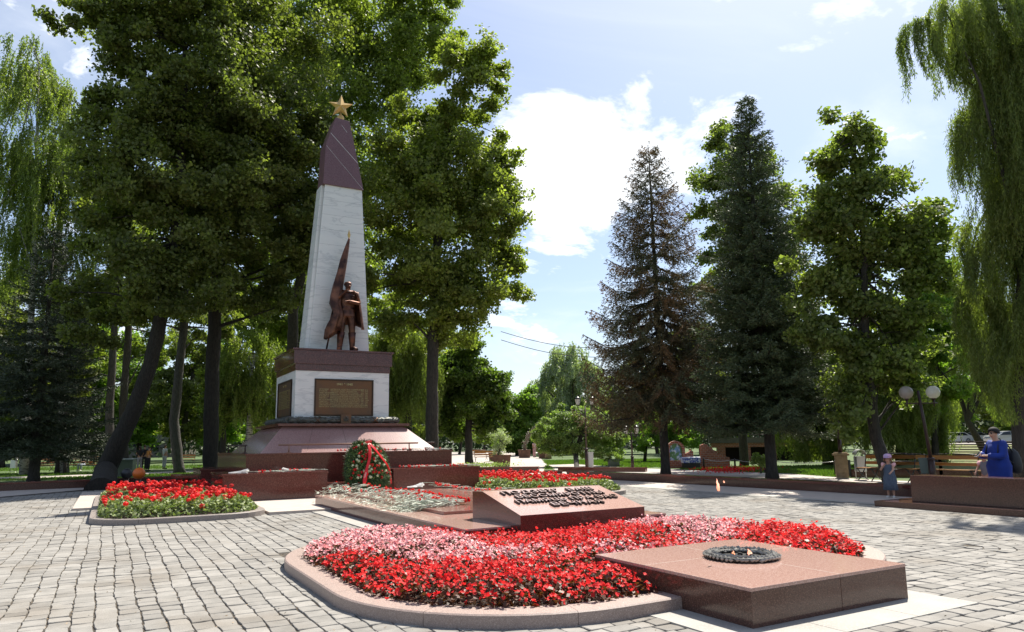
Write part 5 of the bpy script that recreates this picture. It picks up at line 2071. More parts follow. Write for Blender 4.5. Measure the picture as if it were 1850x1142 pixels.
def limb(b, p, q, r0, r1, rr, sag=0.08, n=5, seg=6):
    p, q = Vector(p), Vector(q)
    L_ = (q - p).length
    pts, rad = [], []
    off = Vector((rr.uniform(-1, 1), rr.uniform(-1, 1), rr.uniform(0.2, 1))) * L_ * sag
    for i in range(n + 1):
        t = i / n
        pts.append(p.lerp(q, t) + off * math.sin(math.pi * t) * (1 if i % 2 else 0.8))
        rad.append(r0 + (r1 - r0) * t ** 0.7)
    b.tube(pts, rad, seg, cap=False)


def tree(name, label, cat, base, trunk, lobes, D, nleaf, L, Wd, lm, bm, seed, group=None, spread=0.26, limbs=26, shell=0.6, gaps=0.0, up=0.5, clus=9, extra=None):
    """trunk: [(px,py,width_px)], lobes: [(px,py,rx_px,ry_px,dD)]; real sizes follow from the depth D"""
    rng = np.random.default_rng(seed)
    rr = random.Random(seed)
    base = Vector(base)
    root = empty(name, (base.x, base.y, 0), label, cat, group)
    bv = np.array([base.x, base.y, 0])
    tp, tr = [], []
    for i, (px, py, w) in enumerate(trunk):
        p = W(px, py, D) - bv
        if i == 0:
            p = np.array([0, 0, -0.1])
        tp.append(Vector(p))
        tr.append(w * D / F_PX / 2)
    # flare at the root
    tp.insert(1, tp[0].lerp(tp[1], min(0.5, 0.5 / max(0.5, (tp[1] - tp[0]).length))))
    tr.insert(1, tr[0] * 0.98)
    tr[0] *= 1.12
    b = MB()
    tp2, tr2 = [], []
    for i in range(len(tp) - 1):
        nsub = max(1, int((tp[i + 1] - tp[i]).length / 0.55))
        for q in range(nsub):
            f = q / nsub
            tp2.append(tp[i].lerp(tp[i + 1], f) + Vector((rr.gauss(0, 1), rr.gauss(0, 1), 0)) * tr[i] * 0.045)
            tr2.append((tr[i] * (1 - f) + tr[i + 1] * f) * (1 + rr.gauss(0, 0.03)))
    b.tube(tp2 + [tp[-1]], tr2 + [tr[-1]], 14)
    LC = []
    area = []
    for (px, py, rx, ry, dD) in lobes:
        DD = D + dD
        c = W(px, py, DD) - bv
        ax, az = rx * DD / F_PX, ry * DD / F_PX
        LC.append((c, np.array([ax, ax * 0.95, az])))
        area.append(ax * az)
    area = np.array(area) / sum(area)
    Cs, Os = [], []
    tips = []
    for (c, s), a in zip(LC, area):
        n = int(nleaf * a * 1.2)
        nb = max(16, int(n / 620))
        d = norm(rng.normal(size=(nb, 3)) + np.array([0, 0, 0.12]))
        rad = shell + (1.14 - shell) * rng.random((nb, 1)) ** 0.8
        rad[rng.random(nb) < 0.15] *= 0.5
        bc = c + d * rad * s
        if gaps:
            keep = rng.random(nb) > gaps
            bc, d = bc[keep], d[keep]
            nb = len(bc)
        tips += [bc[i] for i in range(nb)]
        br = spread * 1.15 * (s.mean()) * rng.uniform(0.6, 1.35, (nb, 1))
        nc = max(clus, int(n / nb / 22))
        cl = (bc[:, None, :] + np.clip(rng.normal(size=(nb, nc, 3)), -1.9, 1.9) * (br * 0.55)[:, None, :] * np.array([1, 1, 0.62])).reshape(-1, 3)
        od = np.repeat(d, nc, axis=0) * 0.7 + rng.normal(size=(len(cl), 3)) * 0.75
        m_ = max(4, int(n / len(cl)))
        cr = np.clip(np.repeat(br, nc, axis=0) * 0.22, L * 0.8, L * 2.6)
        lp = (cl[:, None, :] + np.clip(rng.normal(size=(len(cl), m_, 3)), -2.2, 2.2) * cr[:, None, :] * np.array([1, 1, 0.75])).reshape(-1, 3)
        Cs.append(lp)
        Os.append(np.repeat(od, m_, axis=0))
    C_ = np.concatenate(Cs)
    O_ = np.concatenate(Os)
    C_ = C_[C_[:, 2] > 0.3]
    O_ = O_[:len(C_)]
    q = leaves_at(C_, None, L, Wd, rng, up=up, out=O_, outw=0.95)
    rr.shuffle(tips)
    path = tp
    for t in tips[:limbs]:
        tv = Vector(t)
        cands = [p for p in path if p.z < tv.z + 0.3] or [path[0]]
        st_ = cands[-1]
        i = path.index(st_)
        if i + 1 < len(path):
            st_ = st_.lerp(path[i + 1], rr.random())
        r0 = max(0.035, tr[min(i, len(tr) - 1)] * 0.34)
        limb(b, st_, tv, min(r0, tr[-1] * 1.1 + 0.03), 0.012, rr, 0.07)
    b.build('trunk', bm, root)
    quads_obj('crown', q, lm, root)
    return root


def weeping(name, label, cat, base, trunk, lobes, D, nstr, slen, step, L, Wd, lm, bm, seed, group=None, limbs=14, sway=0.12, leaf_n=1, hang=0.85, zmin=0.4):
    """strands hang from starting points in the lobes"""
    rng = np.random.default_rng(seed)
    rr = random.Random(seed)
    base = Vector(base)
    root = empty(name, (base.x, base.y, 0), label, cat, group)
    bv = np.array([base.x, base.y, 0])
    tp, tr = [], []
    for i, (px, py, w) in enumerate(trunk):
        p = W(px, py, D) - bv
        if i == 0:
            p = np.array([0, 0, -0.1])
        tp.append(Vector(p))
        tr.append(w * D / F_PX / 2)
    tr[0] *= 1.25
    b = MB().tube(tp, tr, 12)
    LC, area = [], []
    for (px, py, rx, ry, dD) in lobes:
        DD = D + dD
        LC.append((W(px, py, DD) - bv, np.array([rx * DD / F_PX, rx * DD / F_PX * 0.9, ry * DD / F_PX])))
        area.append(rx * ry)
    area = np.array(area) / sum(area)
    P_, Dd = [], []
    starts = []
    for (c, s), a in zip(LC, area):
        n = int(nstr * a)
        nb = max(4, n // 14)
        d = norm(rng.normal(size=(nb, 3)) + np.array([0, 0, 0.3]))
        bc = c + d * s * (0.45 + 0.55 * rng.random((nb, 1)) ** 0.5)
        starts += [bc[i] for i in range(nb)]
        st_ = (bc[:, None, :] + rng.normal(size=(nb, 14, 3)) * s.mean() * 0.11).reshape(-1, 3)
        o_ = np.repeat(d, 14, axis=0)
        o_[:, 2] = 0
        ln = slen * rng.uniform(0.35, 1.0, len(st_))
        K = int(slen / step)
        t = np.arange(K) * step
        for k in range(K):
            alive = t[k] < ln
            tt = t[k]
            sw = 1 - math.exp(-tt * 2.2)
            p = st_[alive] + o_[alive] * sw * 0.35 + np.array([0, 0, -1]) * tt * hang + \
                np.stack([np.sin(tt * 1.7 + st_[alive, 0] * 3), np.cos(tt * 1.3 + st_[alive, 1] * 3), np.zeros(alive.sum())], 1) * sway * sw
            for q in range(leaf_n):
                pp = p + rng.normal(size=p.shape) * step * 0.35
                P_.append(pp)
                Dd.append(np.array([0, 0, -1.0]) + rng.normal(size=p.shape) * 0.42)
    P_ = np.concatenate(P_)
    Dd = np.concatenate(Dd)
    ok = P_[:, 2] > zmin
    q = strips(P_[ok], Dd[ok], L, Wd, rng)
    rr.shuffle(starts)
    for t in starts[:limbs]:
        i = rr.randint(len(tp) // 2, len(tp) - 1)
        limb(b, tp[i], t, tr[-1] * 0.8 + 0.02, 0.012, rr, 0.12)
    b.build('trunk', bm, root)
    quads_obj('crown', q, lm, root)
    return root


def spruce(name, label, base, H, R0, zlow, nm, bm, seed, tr=0.2, nwh=34, per=7, droop=0.25, dens=1.0, hang=0.0, lean=(0, 0), tip_up=0.25, prof=0.85, group=None, nl=0.11, second=None, irr=0.18, zj=0.2):
    rng = np.random.default_rng(seed)
    rr = random.Random(seed)
    root = empty(name, (base[0], base[1], 0), label, 'spruce tree', group)
    b = MB()
    b.tube([(0, 0, -0.1), (0, 0, 0.4), (lean[0] * 0.5, lean[1] * 0.5, H * 0.5), (lean[0], lean[1], H * 0.985)], [tr * 1.35, tr, tr * 0.6, 0.015], 12)
    P_, Dr, Sc = [], [], []
    for w in range(nwh):
        t = w / (nwh - 1)
        z = zlow + (H - zlow) * (1 - (1 - t) ** 1.0)
        if z > H * 0.985:
            break
        R = R0 * ((1 - (z - zlow) / (H - zlow)) ** prof) + 0.12
        n = max(4, int(per * (0.75 + 0.4 * (1 - t))))
        a0 = rr.uniform(0, 6.28)
        for k in range(n):
            if rr.random() < 0.06:
                continue
            a = a0 + 2 * math.pi * k / n + rr.uniform(-0.35, 0.35)
            L_ = R * rr.uniform(1 - irr * 1.6, 1 + irr)
            zz_ = z + rr.uniform(-zj, zj)
            dv = np.array([math.cos(a), math.sin(a), 0])
            slope = 0.35 * t ** 1.5 - droop * (1 - t) ** 0.5
            K = max(5, int(L_ / 0.16))
            s = np.linspace(0, 1, K)
            zc = zz_ + L_ * (slope * s + tip_up * np.clip(s - 0.55, 0, 1) ** 2 * 2.0 * (1 - t * 0.6)) - 0.07 * L_ * np.sin(np.pi * s)
            pts = np.stack([lean[0] * zz_ / H + dv[0] * L_ * s, lean[1] * zz_ / H + dv[1] * L_ * s, zc], 1)
            if L_ > 0.5:
                idx = np.linspace(0, K - 1, 5).astype(int)
                b.tube([tuple(pts[i]) for i in idx], [0.012 + 0.02 * L_ / R0 * (1 - i / (K - 1)) + 0.004 for i in idx], 5, cap=False)
            # side twigs
            sd = np.array([-dv[1], dv[0], 0])
            for i in range(K):
                si = s[i]
                if si < 0.12:
                    continue
                for sg in (-1, 1):
                    tl = L_ * 0.27 * (1 - si) ** 0.6 * rr.uniform(0.5, 1.25) + 0.14
                    m_ = max(2, int(tl / 0.06))
                    q = np.linspace(0.1, 1, m_)[:, None]
                    td = norm(sd * sg * 0.85 + dv * 0.65 + np.array([0, 0, -hang - 0.05]) + rng.normal(size=3) * 0.12)
                    tw = pts[i] + td * tl * q + np.array([0, 0, -1]) * q ** 2 * tl * (0.18 + hang * 0.8)
                    reps = max(1, int(round(4 * dens)))
                    for _ in range(reps):
                        if rr.random() < dens / 1.0 * 1.0 or dens >= 1:
                            P_.append(tw + rng.normal(size=tw.shape) * 0.03)
                            Dr.append(np.repeat(td[None], m_, 0) + rng.normal(size=tw.shape) * 0.55 + np.array([0, 0, -hang * 0.6]))
            # leading tips
            P_.append(np.repeat(pts[-3:], 5, 0))
            Dr.append(np.repeat(dv[None], len(pts[-3:]) * 5, 0) + rng.normal(size=(len(pts[-3:]) * 5, 3)) * 0.4 + np.array([0, 0, 0.25]))
    # leader
    q = np.linspace(H * 0.93, H, 40)
    P_.append(np.stack([np.full(40, lean[0] * 0.97), np.full(40, lean[1] * 0.97), q], 1))
    Dr.append(rng.normal(size=(40, 3)) * 0.6 + np.array([0, 0, 0.6]))
    P_ = np.concatenate(P_)
    Dr = np.concatenate(Dr)
    b.build('trunk', bm, root)
    quads_obj('crown', strips(P_, Dr, nl, 0.036, rng), nm, root)
    return root


# ---- the big lindens behind and left of the monument
T1 = G(182, 886)
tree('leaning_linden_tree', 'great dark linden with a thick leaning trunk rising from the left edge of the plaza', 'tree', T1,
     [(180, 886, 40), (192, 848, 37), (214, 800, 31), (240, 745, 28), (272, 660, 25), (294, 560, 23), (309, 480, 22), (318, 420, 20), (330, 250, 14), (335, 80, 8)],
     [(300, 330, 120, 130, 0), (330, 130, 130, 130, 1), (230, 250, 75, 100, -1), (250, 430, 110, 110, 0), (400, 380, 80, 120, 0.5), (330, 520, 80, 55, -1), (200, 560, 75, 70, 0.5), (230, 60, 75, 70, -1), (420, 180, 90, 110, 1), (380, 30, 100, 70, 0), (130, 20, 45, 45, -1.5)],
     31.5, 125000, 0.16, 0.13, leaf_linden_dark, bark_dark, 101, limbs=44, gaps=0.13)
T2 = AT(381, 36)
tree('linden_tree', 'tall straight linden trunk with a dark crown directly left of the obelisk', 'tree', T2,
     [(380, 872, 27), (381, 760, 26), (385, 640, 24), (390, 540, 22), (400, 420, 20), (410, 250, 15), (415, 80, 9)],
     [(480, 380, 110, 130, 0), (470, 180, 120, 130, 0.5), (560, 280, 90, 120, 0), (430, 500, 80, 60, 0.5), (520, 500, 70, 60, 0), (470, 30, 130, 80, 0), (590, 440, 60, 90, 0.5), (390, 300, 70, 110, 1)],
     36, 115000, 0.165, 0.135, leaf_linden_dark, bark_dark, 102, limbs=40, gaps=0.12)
T3 = AT(781, 38)
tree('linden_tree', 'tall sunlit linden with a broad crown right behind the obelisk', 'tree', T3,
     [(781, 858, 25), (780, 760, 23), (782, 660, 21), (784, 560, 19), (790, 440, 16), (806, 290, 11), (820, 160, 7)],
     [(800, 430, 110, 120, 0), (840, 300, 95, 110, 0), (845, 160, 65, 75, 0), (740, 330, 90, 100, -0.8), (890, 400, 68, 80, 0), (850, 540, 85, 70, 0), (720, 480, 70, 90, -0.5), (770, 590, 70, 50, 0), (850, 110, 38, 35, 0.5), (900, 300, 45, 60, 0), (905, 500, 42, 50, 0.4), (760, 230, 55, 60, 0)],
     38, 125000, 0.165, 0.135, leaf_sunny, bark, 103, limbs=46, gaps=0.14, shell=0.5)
T5 = AT(640, 45)
tree('linden_tree', 'tallest dark linden whose top spreads above the gold star', 'tree', T5,
     [(528, 866, 24), (527, 700, 20), (530, 560, 18), (580, 350, 14), (640, 160, 9)],
     [(640, 120, 130, 120, 0), (740, 60, 90, 75, 0), (560, 60, 110, 100, 0.5), (660, 300, 110, 100, 0.5), (790, 40, 45, 45, 0), (600, 430, 90, 90, 1), (690, 560, 60, 50, 0), (680, 0, 110, 60, 0)],
     46, 95000, 0.19, 0.155, leaf_linden, bark, 104, limbs=36, gaps=0.12)
tree('linden_tree', 'dark linden filling the gap between the obelisk and the straight trunk', 'tree', AT(520, 58),
     [(540, 850, 14), (538, 740, 12), (536, 620, 10)],
     [(520, 540, 70, 70, 0), (480, 600, 50, 45, 0), (570, 600, 50, 50, 0), (540, 480, 70, 60, 1), (440, 560, 50, 50, 1), (600, 540, 50, 60, 1)], 58, 34000, 0.24, 0.2, leaf_linden, bark, 106, limbs=10)
T4 = AT(848, 53)
tree('maple_tree', 'dense round topped dark green tree on the plaza rim right of the monument', 'tree', T4,
     [(846, 840, 15), (846, 780, 13), (848, 720, 10), (850, 650, 6)],
     [(850, 660, 55, 50, 0), (825, 720, 45, 60, 0), (880, 710, 42, 55, 0), (850, 770, 60, 35, 0), (900, 745, 25, 35, 0), (800, 690, 30, 40, 0)],
     53, 42000, 0.2, 0.17, leaf_maple, bark, 105, limbs=14, shell=0.5)

# ---- trunks and darker trees on the left behind
left = [
    ('slim dark tree leaning right, seen just right of the leaning linden', AT(325, 43), [(306, 866, 20), (314, 760, 17), (327, 640, 14), (336, 560, 14), (345, 430, 9)], [(340, 480, 75, 70, 1), (300, 560, 50, 45, 0), (380, 560, 50, 50, 2), (350, 380, 80, 80, 1)], 43, leaf_linden_dark, bark_grey, 28000, 201),
    ('tall dark trunk close behind the base of the leaning linden', AT(200, 46), [(190, 866, 16), (198, 740, 14), (205, 620, 12), (212, 480, 9), (215, 300, 5)], [(200, 420, 80, 90, 1), (160, 330, 60, 80, 2), (230, 520, 55, 50, 0), (180, 540, 50, 50, 1)], 46, leaf_linden_dark, bark_grey, 26000, 202),
    ('second tall grey trunk between the dark spruce and the leaning linden', AT(226, 49), [(216, 864, 15), (222, 740, 13), (232, 600, 12), (240, 480, 8)], [(240, 430, 70, 80, 2), (270, 620, 40, 50, 2), (170, 640, 40, 40, 2)], 49, leaf_linden, bark_grey, 18000, 203),
    ('short dark trunk standing in front of the left footpath', AT(402, 52), [(401, 856, 12), (403, 780, 10), (406, 700, 8)], [(405, 700, 45, 40, 0), (430, 720, 40, 36, 0)], 52, leaf_linden, bark, 12000, 204),
]
for (lab, p, trk, lob, D, lm, bm, n, sd) in left:
    tree('linden_tree', lab, 'tree', p, trk, lob, D, n, 0.18, 0.14, lm, bm, sd, limbs=12)
# birches
weeping('birch_tree', 'tall light green weeping birch at the left edge behind the dark spruce', 'tree', AT(45, 44),
        [(40, 868, 14), (50, 700, 12), (60, 500, 9), (66, 300, 6), (70, 120, 3)],
        [(40, 200, 75, 110, 0), (10, 330, 70, 110, 0), (80, 330, 70, 100, 0), (50, 120, 50, 60, 0), (20, 480, 80, 90, 0)], 44, 2300, 2.6, 0.085, 0.13, 0.07, leaf_birch, bark_birch, 301, leaf_n=2)
weeping('birch_tree', 'slender weeping birch between the left edge birch and the leaning linden', 'tree', AT(118, 46),
        [(112, 866, 12), (110, 700, 10), (105, 500, 8), (112, 320, 5), (118, 160, 3)],
        [(125, 220, 55, 80, 0), (130, 350, 60, 90, 0), (105, 470, 60, 80, 0), (150, 520, 40, 60, 0)], 46, 1500, 2.4, 0.085, 0.13, 0.07, leaf_birch, bark_birch, 302, leaf_n=2)
weeping('birch_tree', 'light green birch curtain left of the white marble dado', 'tree', AT(448, 52),
        [(450, 856, 12), (452, 740, 10), (456, 640, 7)],
        [(450, 640, 50, 55, 0), (430, 710, 48, 45, 0), (480, 690, 36, 50, 0), (500, 730, 30, 40, 1)], 52, 1500, 2.4, 0.1, 0.16, 0.08, leaf_birch, bark_birch, 303, leaf_n=2)
weeping('willow_tree', 'weeping willow hanging between the monument and the big linden trunk', 'tree', AT(735, 50),
        [(738, 856, 18), (736, 760, 15), (732, 660, 10)],
        [(730, 610, 50, 45, 0), (700, 640, 36, 40, 0), (755, 650, 34, 40, 0), (690, 700, 26, 30, 0)], 50, 1900, 5.4, 0.11, 0.2, 0.045, leaf_willow, bark, 304, leaf_n=2, sway=0.2)
# dark spruces at left
spruce('spruce_tree', 'dark spruce with low skirts at the left edge behind the low wall', G(60, 872), 12.6, 3.6, 1.9, needle_dark, bark, 401, tr=0.24, nwh=26, per=8, droop=0.22, dens=0.9, nl=0.14)
spruce('spruce_tree', 'slimmer dark spruce with several thin bare stems right of the left edge spruce', AT(104, 47), 11.0, 2.9, 1.8, needle_dark, bark, 402, tr=0.16, nwh=22, per=7, droop=0.2, dens=0.9, nl=0.14)
tr_thin = AT(118, 45)
tree('young_tree', 'thin dark stem beside the slimmer spruce on the left', 'tree', tr_thin, [(110, 868, 6), (116, 780, 5), (126, 650, 5), (134, 560, 3)], [(135, 600, 40, 45, 0), (150, 680, 30, 35, 0)], 45, 9000, 0.17, 0.13, leaf_linden_dark, bark, 205, limbs=6)

# ---- right side conifers
spruce('spruce_tree', 'half dead brown spruce with drooping open branches standing alone in the middle right', (22.3, 25.4), 16.2, 3.9, 3.5, needle_brown, bark, 403, tr=0.21, nwh=25, per=10, droop=0.3, dens=1.0, hang=0.3, tip_up=0.5, prof=0.74, nl=0.13, lean=(0.15, 0.3), irr=0.1, zj=0.07)
spruce('spruce_tree', 'tall dense blue green spruce right of the brown one', (22.6, 19.6), 15.75, 2.95, 2.3, needle_blue, bark, 404, tr=0.22, nwh=44, per=11, droop=0.12, dens=1.25, tip_up=0.2, prof=0.8, nl=0.12, irr=0.22)
# lindens on the right
tree('linden_tree', 'light green linden directly behind the two tall spruces', 'tree', AT(1345, 42),
     [(1340, 862, 16), (1338, 700, 13), (1340, 500, 10), (1340, 330, 6)],
     [(1335, 330, 70, 90, 0), (1310, 450, 60, 80, 0), (1380, 440, 65, 80, 0), (1320, 265, 40, 40, 0), (1300, 560, 50, 60, 0), (1400, 560, 60, 60, 0), (1440, 640, 40, 50, 0)], 42, 52000, 0.18, 0.15, leaf_light, bark, 501, limbs=22, gaps=0.04)
tree('linden_tree', 'open crowned light linden with a dark forked trunk behind the park benches', 'tree', (23.9, 15.6),
     [(1597, 868, 23), (1582, 790, 20), (1566, 660, 16), (1562, 560, 13), (1560, 430, 10), (1545, 300, 6), (1542, 215, 3)],
     [(1540, 250, 44, 50, 0), (1500, 290, 34, 30, 0), (1550, 350, 62, 56, 0), (1475, 390, 46, 42, 0), (1540, 440, 75, 60, 0.4), (1620, 410, 52, 46, 0), (1665, 415, 50, 46, 0), (1640, 490, 62, 56, 0), (1485, 500, 56, 50, 0),
      (1560, 550, 70, 56, 0.3), (1650, 580, 60, 50, 0), (1480, 600, 50, 46, 0), (1605, 320, 16, 20, 0), (1695, 490, 34, 44, 0), (1540, 640, 62, 50, 0), (1610, 660, 50, 40, 0), (1530, 740, 40, 44, -0.5), (1650, 700, 34, 40, 0)],
     25.4, 62000, 0.14, 0.12, leaf_light, bark, 502, limbs=80, spread=0.4, gaps=0.22, shell=0.35)
tree('linden_tree', 'lower green linden between the open linden and the big willow', 'tree', AT(1690, 36),
     [(1690, 860, 13), (1688, 740, 11), (1690, 640, 8), (1695, 500, 5)],
     [(1690, 520, 45, 50, 0), (1660, 600, 45, 45, 0), (1720, 620, 45, 50, 0), (1690, 700, 50, 45, 0)], 36, 26000, 0.16, 0.13, leaf_bright, bark, 503, limbs=12)

# ---- willows on the right
weeping('willow_tree', 'big weeping willow hanging into the picture at the right edge', 'tree', AT(1852, 21),
        [(1856, 880, 34), (1845, 770, 30), (1835, 680, 26), (1850, 500, 20), (1870, 250, 14), (1890, 40, 9)],
        [(1790, 20, 60, 60, 0), (1720, 30, 60, 40, 0.3), (1840, 120, 70, 90, 0), (1660, 50, 32, 28, 0.5), (1790, 240, 60, 80, 0.5), (1860, 330, 60, 90, 0), (1800, 420, 55, 70, 0.5), (1860, 500, 55, 80, 0), (1780, 560, 50, 60, 1.0), (1900, 200, 60, 200, -1), (1840, 620, 60, 50, 0)],
        21, 7000, 2.5, 0.06, 0.12, 0.023, leaf_willow, bark, 305, leaf_n=2, limbs=34, sway=0.1, zmin=1.9)
weeping('willow_tree', 'weeping willow curtain behind the benches left of the globe lamp', 'tree', AT(1500, 40),
        [(1498, 862, 22), (1500, 800, 19), (1510, 700, 14)],
        [(1500, 640, 60, 45, 0), (1450, 690, 40, 40, 0), (1560, 660, 50, 45, 0), (1470, 760, 40, 30, 0)], 40, 2200, 4.6, 0.09, 0.17, 0.034, leaf_willow, bark, 306, leaf_n=2, sway=0.2, zmin=0.3)
weeping('willow_tree', 'weeping willow hanging almost to the ground behind the globe lamp', 'tree', AT(1630, 37),
        [(1628, 862, 20), (1630, 780, 17), (1640, 700, 12)],
        [(1630, 640, 55, 45, 0), (1660, 690, 40, 40, 0), (1590, 690, 44, 40, 0), (1670, 740, 26, 26, 0)], 37, 2500, 4.6, 0.085, 0.16, 0.032, leaf_willow, bark, 307, leaf_n=2, sway=0.18, zmin=0.25)
weeping('willow_tree', 'bright weeping willow at the far right above the parked cars', 'tree', AT(1790, 46),
        [(1745, 830, 12), (1748, 760, 10), (1770, 640, 9)],
        [(1760, 560, 70, 60, 0), (1810, 620, 60, 50, 0), (1730, 640, 40, 40, 0), (1840, 680, 40, 40, 0)], 46, 2200, 3.4, 0.1, 0.18, 0.04, leaf_birch, bark, 308, leaf_n=2, sway=0.2, zmin=2.2)

# ---- middle distance
tree('pruned_willow', 'low clipped dome shaped willow on the lawn behind the lantern post', 'tree', G(1042, 848),
     [(1042, 846, 9), (1040, 820, 9), (1046, 800, 8), (1052, 780, 6)],
     [(1055, 775, 42, 26, 0), (1010, 775, 34, 26, 0), (1030, 757, 36, 22, 0.5), (1095, 795, 30, 20, 0), (1075, 765, 30, 22, 0.8), (1000, 798, 24, 20, 0), (985, 785, 22, 22, 0.3), (1070, 812, 30, 14, -0.5), (1020, 806, 26, 14, -0.4), (1115, 800, 18, 20, 0.4)], 45, 52000, 0.11, 0.07, leaf_pruned, bark, 601, limbs=14, shell=0.8, spread=0.24, up=0.8, clus=12)
tree('shrub', 'small rounded shrub in a grey planter on the lawn right of the clipped willow', 'shrub', AT(1108, 44), [(1108, 856, 4), (1108, 840, 3)], [(1108, 828, 15, 15, 0), (1098, 838, 9, 10, 0)], 44, 4500, 0.09, 0.05, leaf_pruned, bark, 602, limbs=4)
weeping('willow_tree', 'pale silvery willow rising behind the clipped willow', 'tree', AT(1030, 88),
        [(1030, 830, 14), (1030, 760, 12), (1030, 700, 9)],
        [(1030, 660, 42, 40, 0), (1000, 700, 36, 35, 0), (1060, 690, 34, 40, 0), (1020, 740, 45, 30, 0)], 88, 1900, 3.0, 0.17, 0.32, 0.13, leaf_silver, bark_grey, 309, leaf_n=2, sway=0.3, zmin=0.6)
tree('linden_tree', 'bright green tree at the far end of the avenue left of the arch', 'tree', AT(935, 84),
     [(935, 826, 8), (935, 780, 7), (935, 740, 5)], [(935, 735, 34, 34, 0), (915, 770, 28, 35, 0), (955, 770, 22, 40, 0), (935, 800, 40, 20, 0)], 84, 22000, 0.32, 0.26, leaf_bright, bark, 603, limbs=8)
tree('linden_tree', 'very dark tree between the bright avenue tree and the silvery willow', 'tree', AT(982, 96),
     [(982, 822, 8), (982, 760, 6)], [(985, 720, 24, 36, 0), (975, 770, 22, 40, 0), (995, 760, 20, 40, 0)], 96, 14000, 0.34, 0.28, leaf_maple, bark, 604, limbs=6)
tree('shrub', 'bushy green tree on the lawn right of the thin lamp post', 'tree', AT(1165, 52),
     [(1165, 838, 6), (1168, 800, 5)], [(1170, 790, 34, 26, 0), (1210, 780, 30, 34, 0), (1245, 790, 30, 34, 0), (1190, 760, 40, 30, 1)], 52, 20000, 0.16, 0.11, leaf_bright, bark, 605, limbs=10)
tree('shrub', 'small light green bush tree on the lawn by the arched bridge', 'shrub', G(1375, 853), [(1374, 853, 3), (1374, 842, 2)], [(1374, 832, 14, 11, 0)], 30.5, 2600, 0.07, 0.05, leaf_pruned, bark, 606, limbs=4)
tree('twisted_shrub', 'wispy grey green shrub with twisted stems in a wooden planter', 'shrub', AT(906, 47), [(906, 842, 4), (900, 822, 3), (908, 800, 3)], [(905, 792, 16, 18, 0), (900, 815, 10, 14, 0)], 47, 2400, 0.12, 0.04, leaf_silver, bark_grey, 607, limbs=12)

# ---- background woods: copies of a few trees, each a tree of its own
protoA = tree('linden_tree', 'dark green background tree closing the view far left', 'tree', AT(0, 66), [(0, 845, 14), (2, 740, 11), (4, 640, 8)],
              [(0, 640, 80, 80, 0), (-60, 700, 60, 60, 0), (60, 700, 60, 60, 1), (10, 560, 60, 60, 0), (20, 760, 70, 40, 0)], 66, 34000, 0.28, 0.22, leaf_linden_dark, bark, 701, limbs=10)
protoB = tree('linden_tree', 'bright green background tree beyond the left lawn', 'tree', AT(165, 76), [(165, 842, 9), (166, 740, 7)],
              [(165, 700, 60, 60, 0), (120, 740, 40, 40, 0), (205, 745, 45, 45, 0), (165, 640, 45, 50, 0), (160, 780, 55, 25, 0)], 76, 26000, 0.3, 0.24, leaf_bright, bark, 702, limbs=8)
protoC = tree('linden_tree', 'green background tree behind the left end of the monument', 'tree', AT(560, 72), [(560, 845, 9), (562, 740, 7)],
              [(560, 690, 70, 70, 0), (510, 730, 50, 50, 0), (610, 730, 50, 50, 0), (560, 620, 55, 55, 0)], 72, 26000, 0.3, 0.24, leaf_linden, bark, 703, limbs=8)
bgl = [(AT(-110, 70), 'A', 1.1), (AT(-230, 62), 'A', 1.2), (AT(90, 82), 'A', 1.15), (AT(250, 88), 'B', 1.1), (AT(320, 78), 'A', 0.95), (AT(400, 92), 'B', 1.15), (AT(480, 84), 'A', 0.95), (AT(640, 90), 'A', 0.9),
       (AT(715, 86), 'C', 0.95), (AT(770, 96), 'A', 0.9), (AT(830, 102), 'C', 0.85), (AT(1120, 100), 'C', 0.75), (AT(1190, 84), 'A', 0.7), (AT(1270, 76), 'A', 0.78), (AT(1345, 88), 'C', 0.85), (AT(1420, 70), 'A', 0.7), (AT(1490, 84), 'C', 0.85),
       (AT(1570, 92), 'B', 0.9), (AT(1650, 100), 'B', 0.95), (AT(1725, 108), 'B', 0.95), (AT(1800, 100), 'C', 0.9), (AT(1880, 92), 'B', 0.9), (AT(1960, 84), 'C', 1.0), (AT(2100, 70), 'C', 1.0), (AT(875, 120), 'C', 0.75), (AT(1040, 125), 'A', 0.8), (AT(1085, 118), 'B', 0.75)]
protos = {'A': protoA, 'B': protoB, 'C': protoC}
rb_ = random.Random(12)
bgi = 0
BGLAB = ['beyond the left edge of the lawn', 'outermost at the far left', 'behind the slimmer dark spruce', 'behind the three people talking', 'behind the slim tree leaning right', 'behind the tall straight linden trunk', 'behind the birch curtain', 'hidden behind the obelisk base',
         'right behind the obelisk shaft', 'behind the big sunlit linden trunk', 'behind the dense maple', 'left of the cream building', 'behind the brown spruce on its left', 'behind the brick ruin', 'behind the light linden', 'behind the blue green spruce', 'behind the brick bridge', 'behind the open crowned linden',
         'behind the globe lamp', 'above the parked white hatchback', 'above the parked silver cars', 'behind the big right hand willow', 'just outside the right edge', 'outermost at the far right', 'left of the avenue end', 'behind the silvery willow', 'right of the silvery willow']
for (p, kx, s) in bgl:
    c = copy_tree(protos[kx])
    c.location = (p.x, p.y, -0.05)
    c.rotation_euler = (0, 0, rb_.uniform(0, 6.28))
    s2 = s * rb_.uniform(0.94, 1.06)
    c.scale = (s2 * rb_.uniform(0.95, 1.1), s2, s2)
    c['label'] = 'far background tree ' + BGLAB[bgi]
    bgi += 1
    c['group'] = 'background trees closing the park'
for o in (protoA, protoB, protoC):
    pass


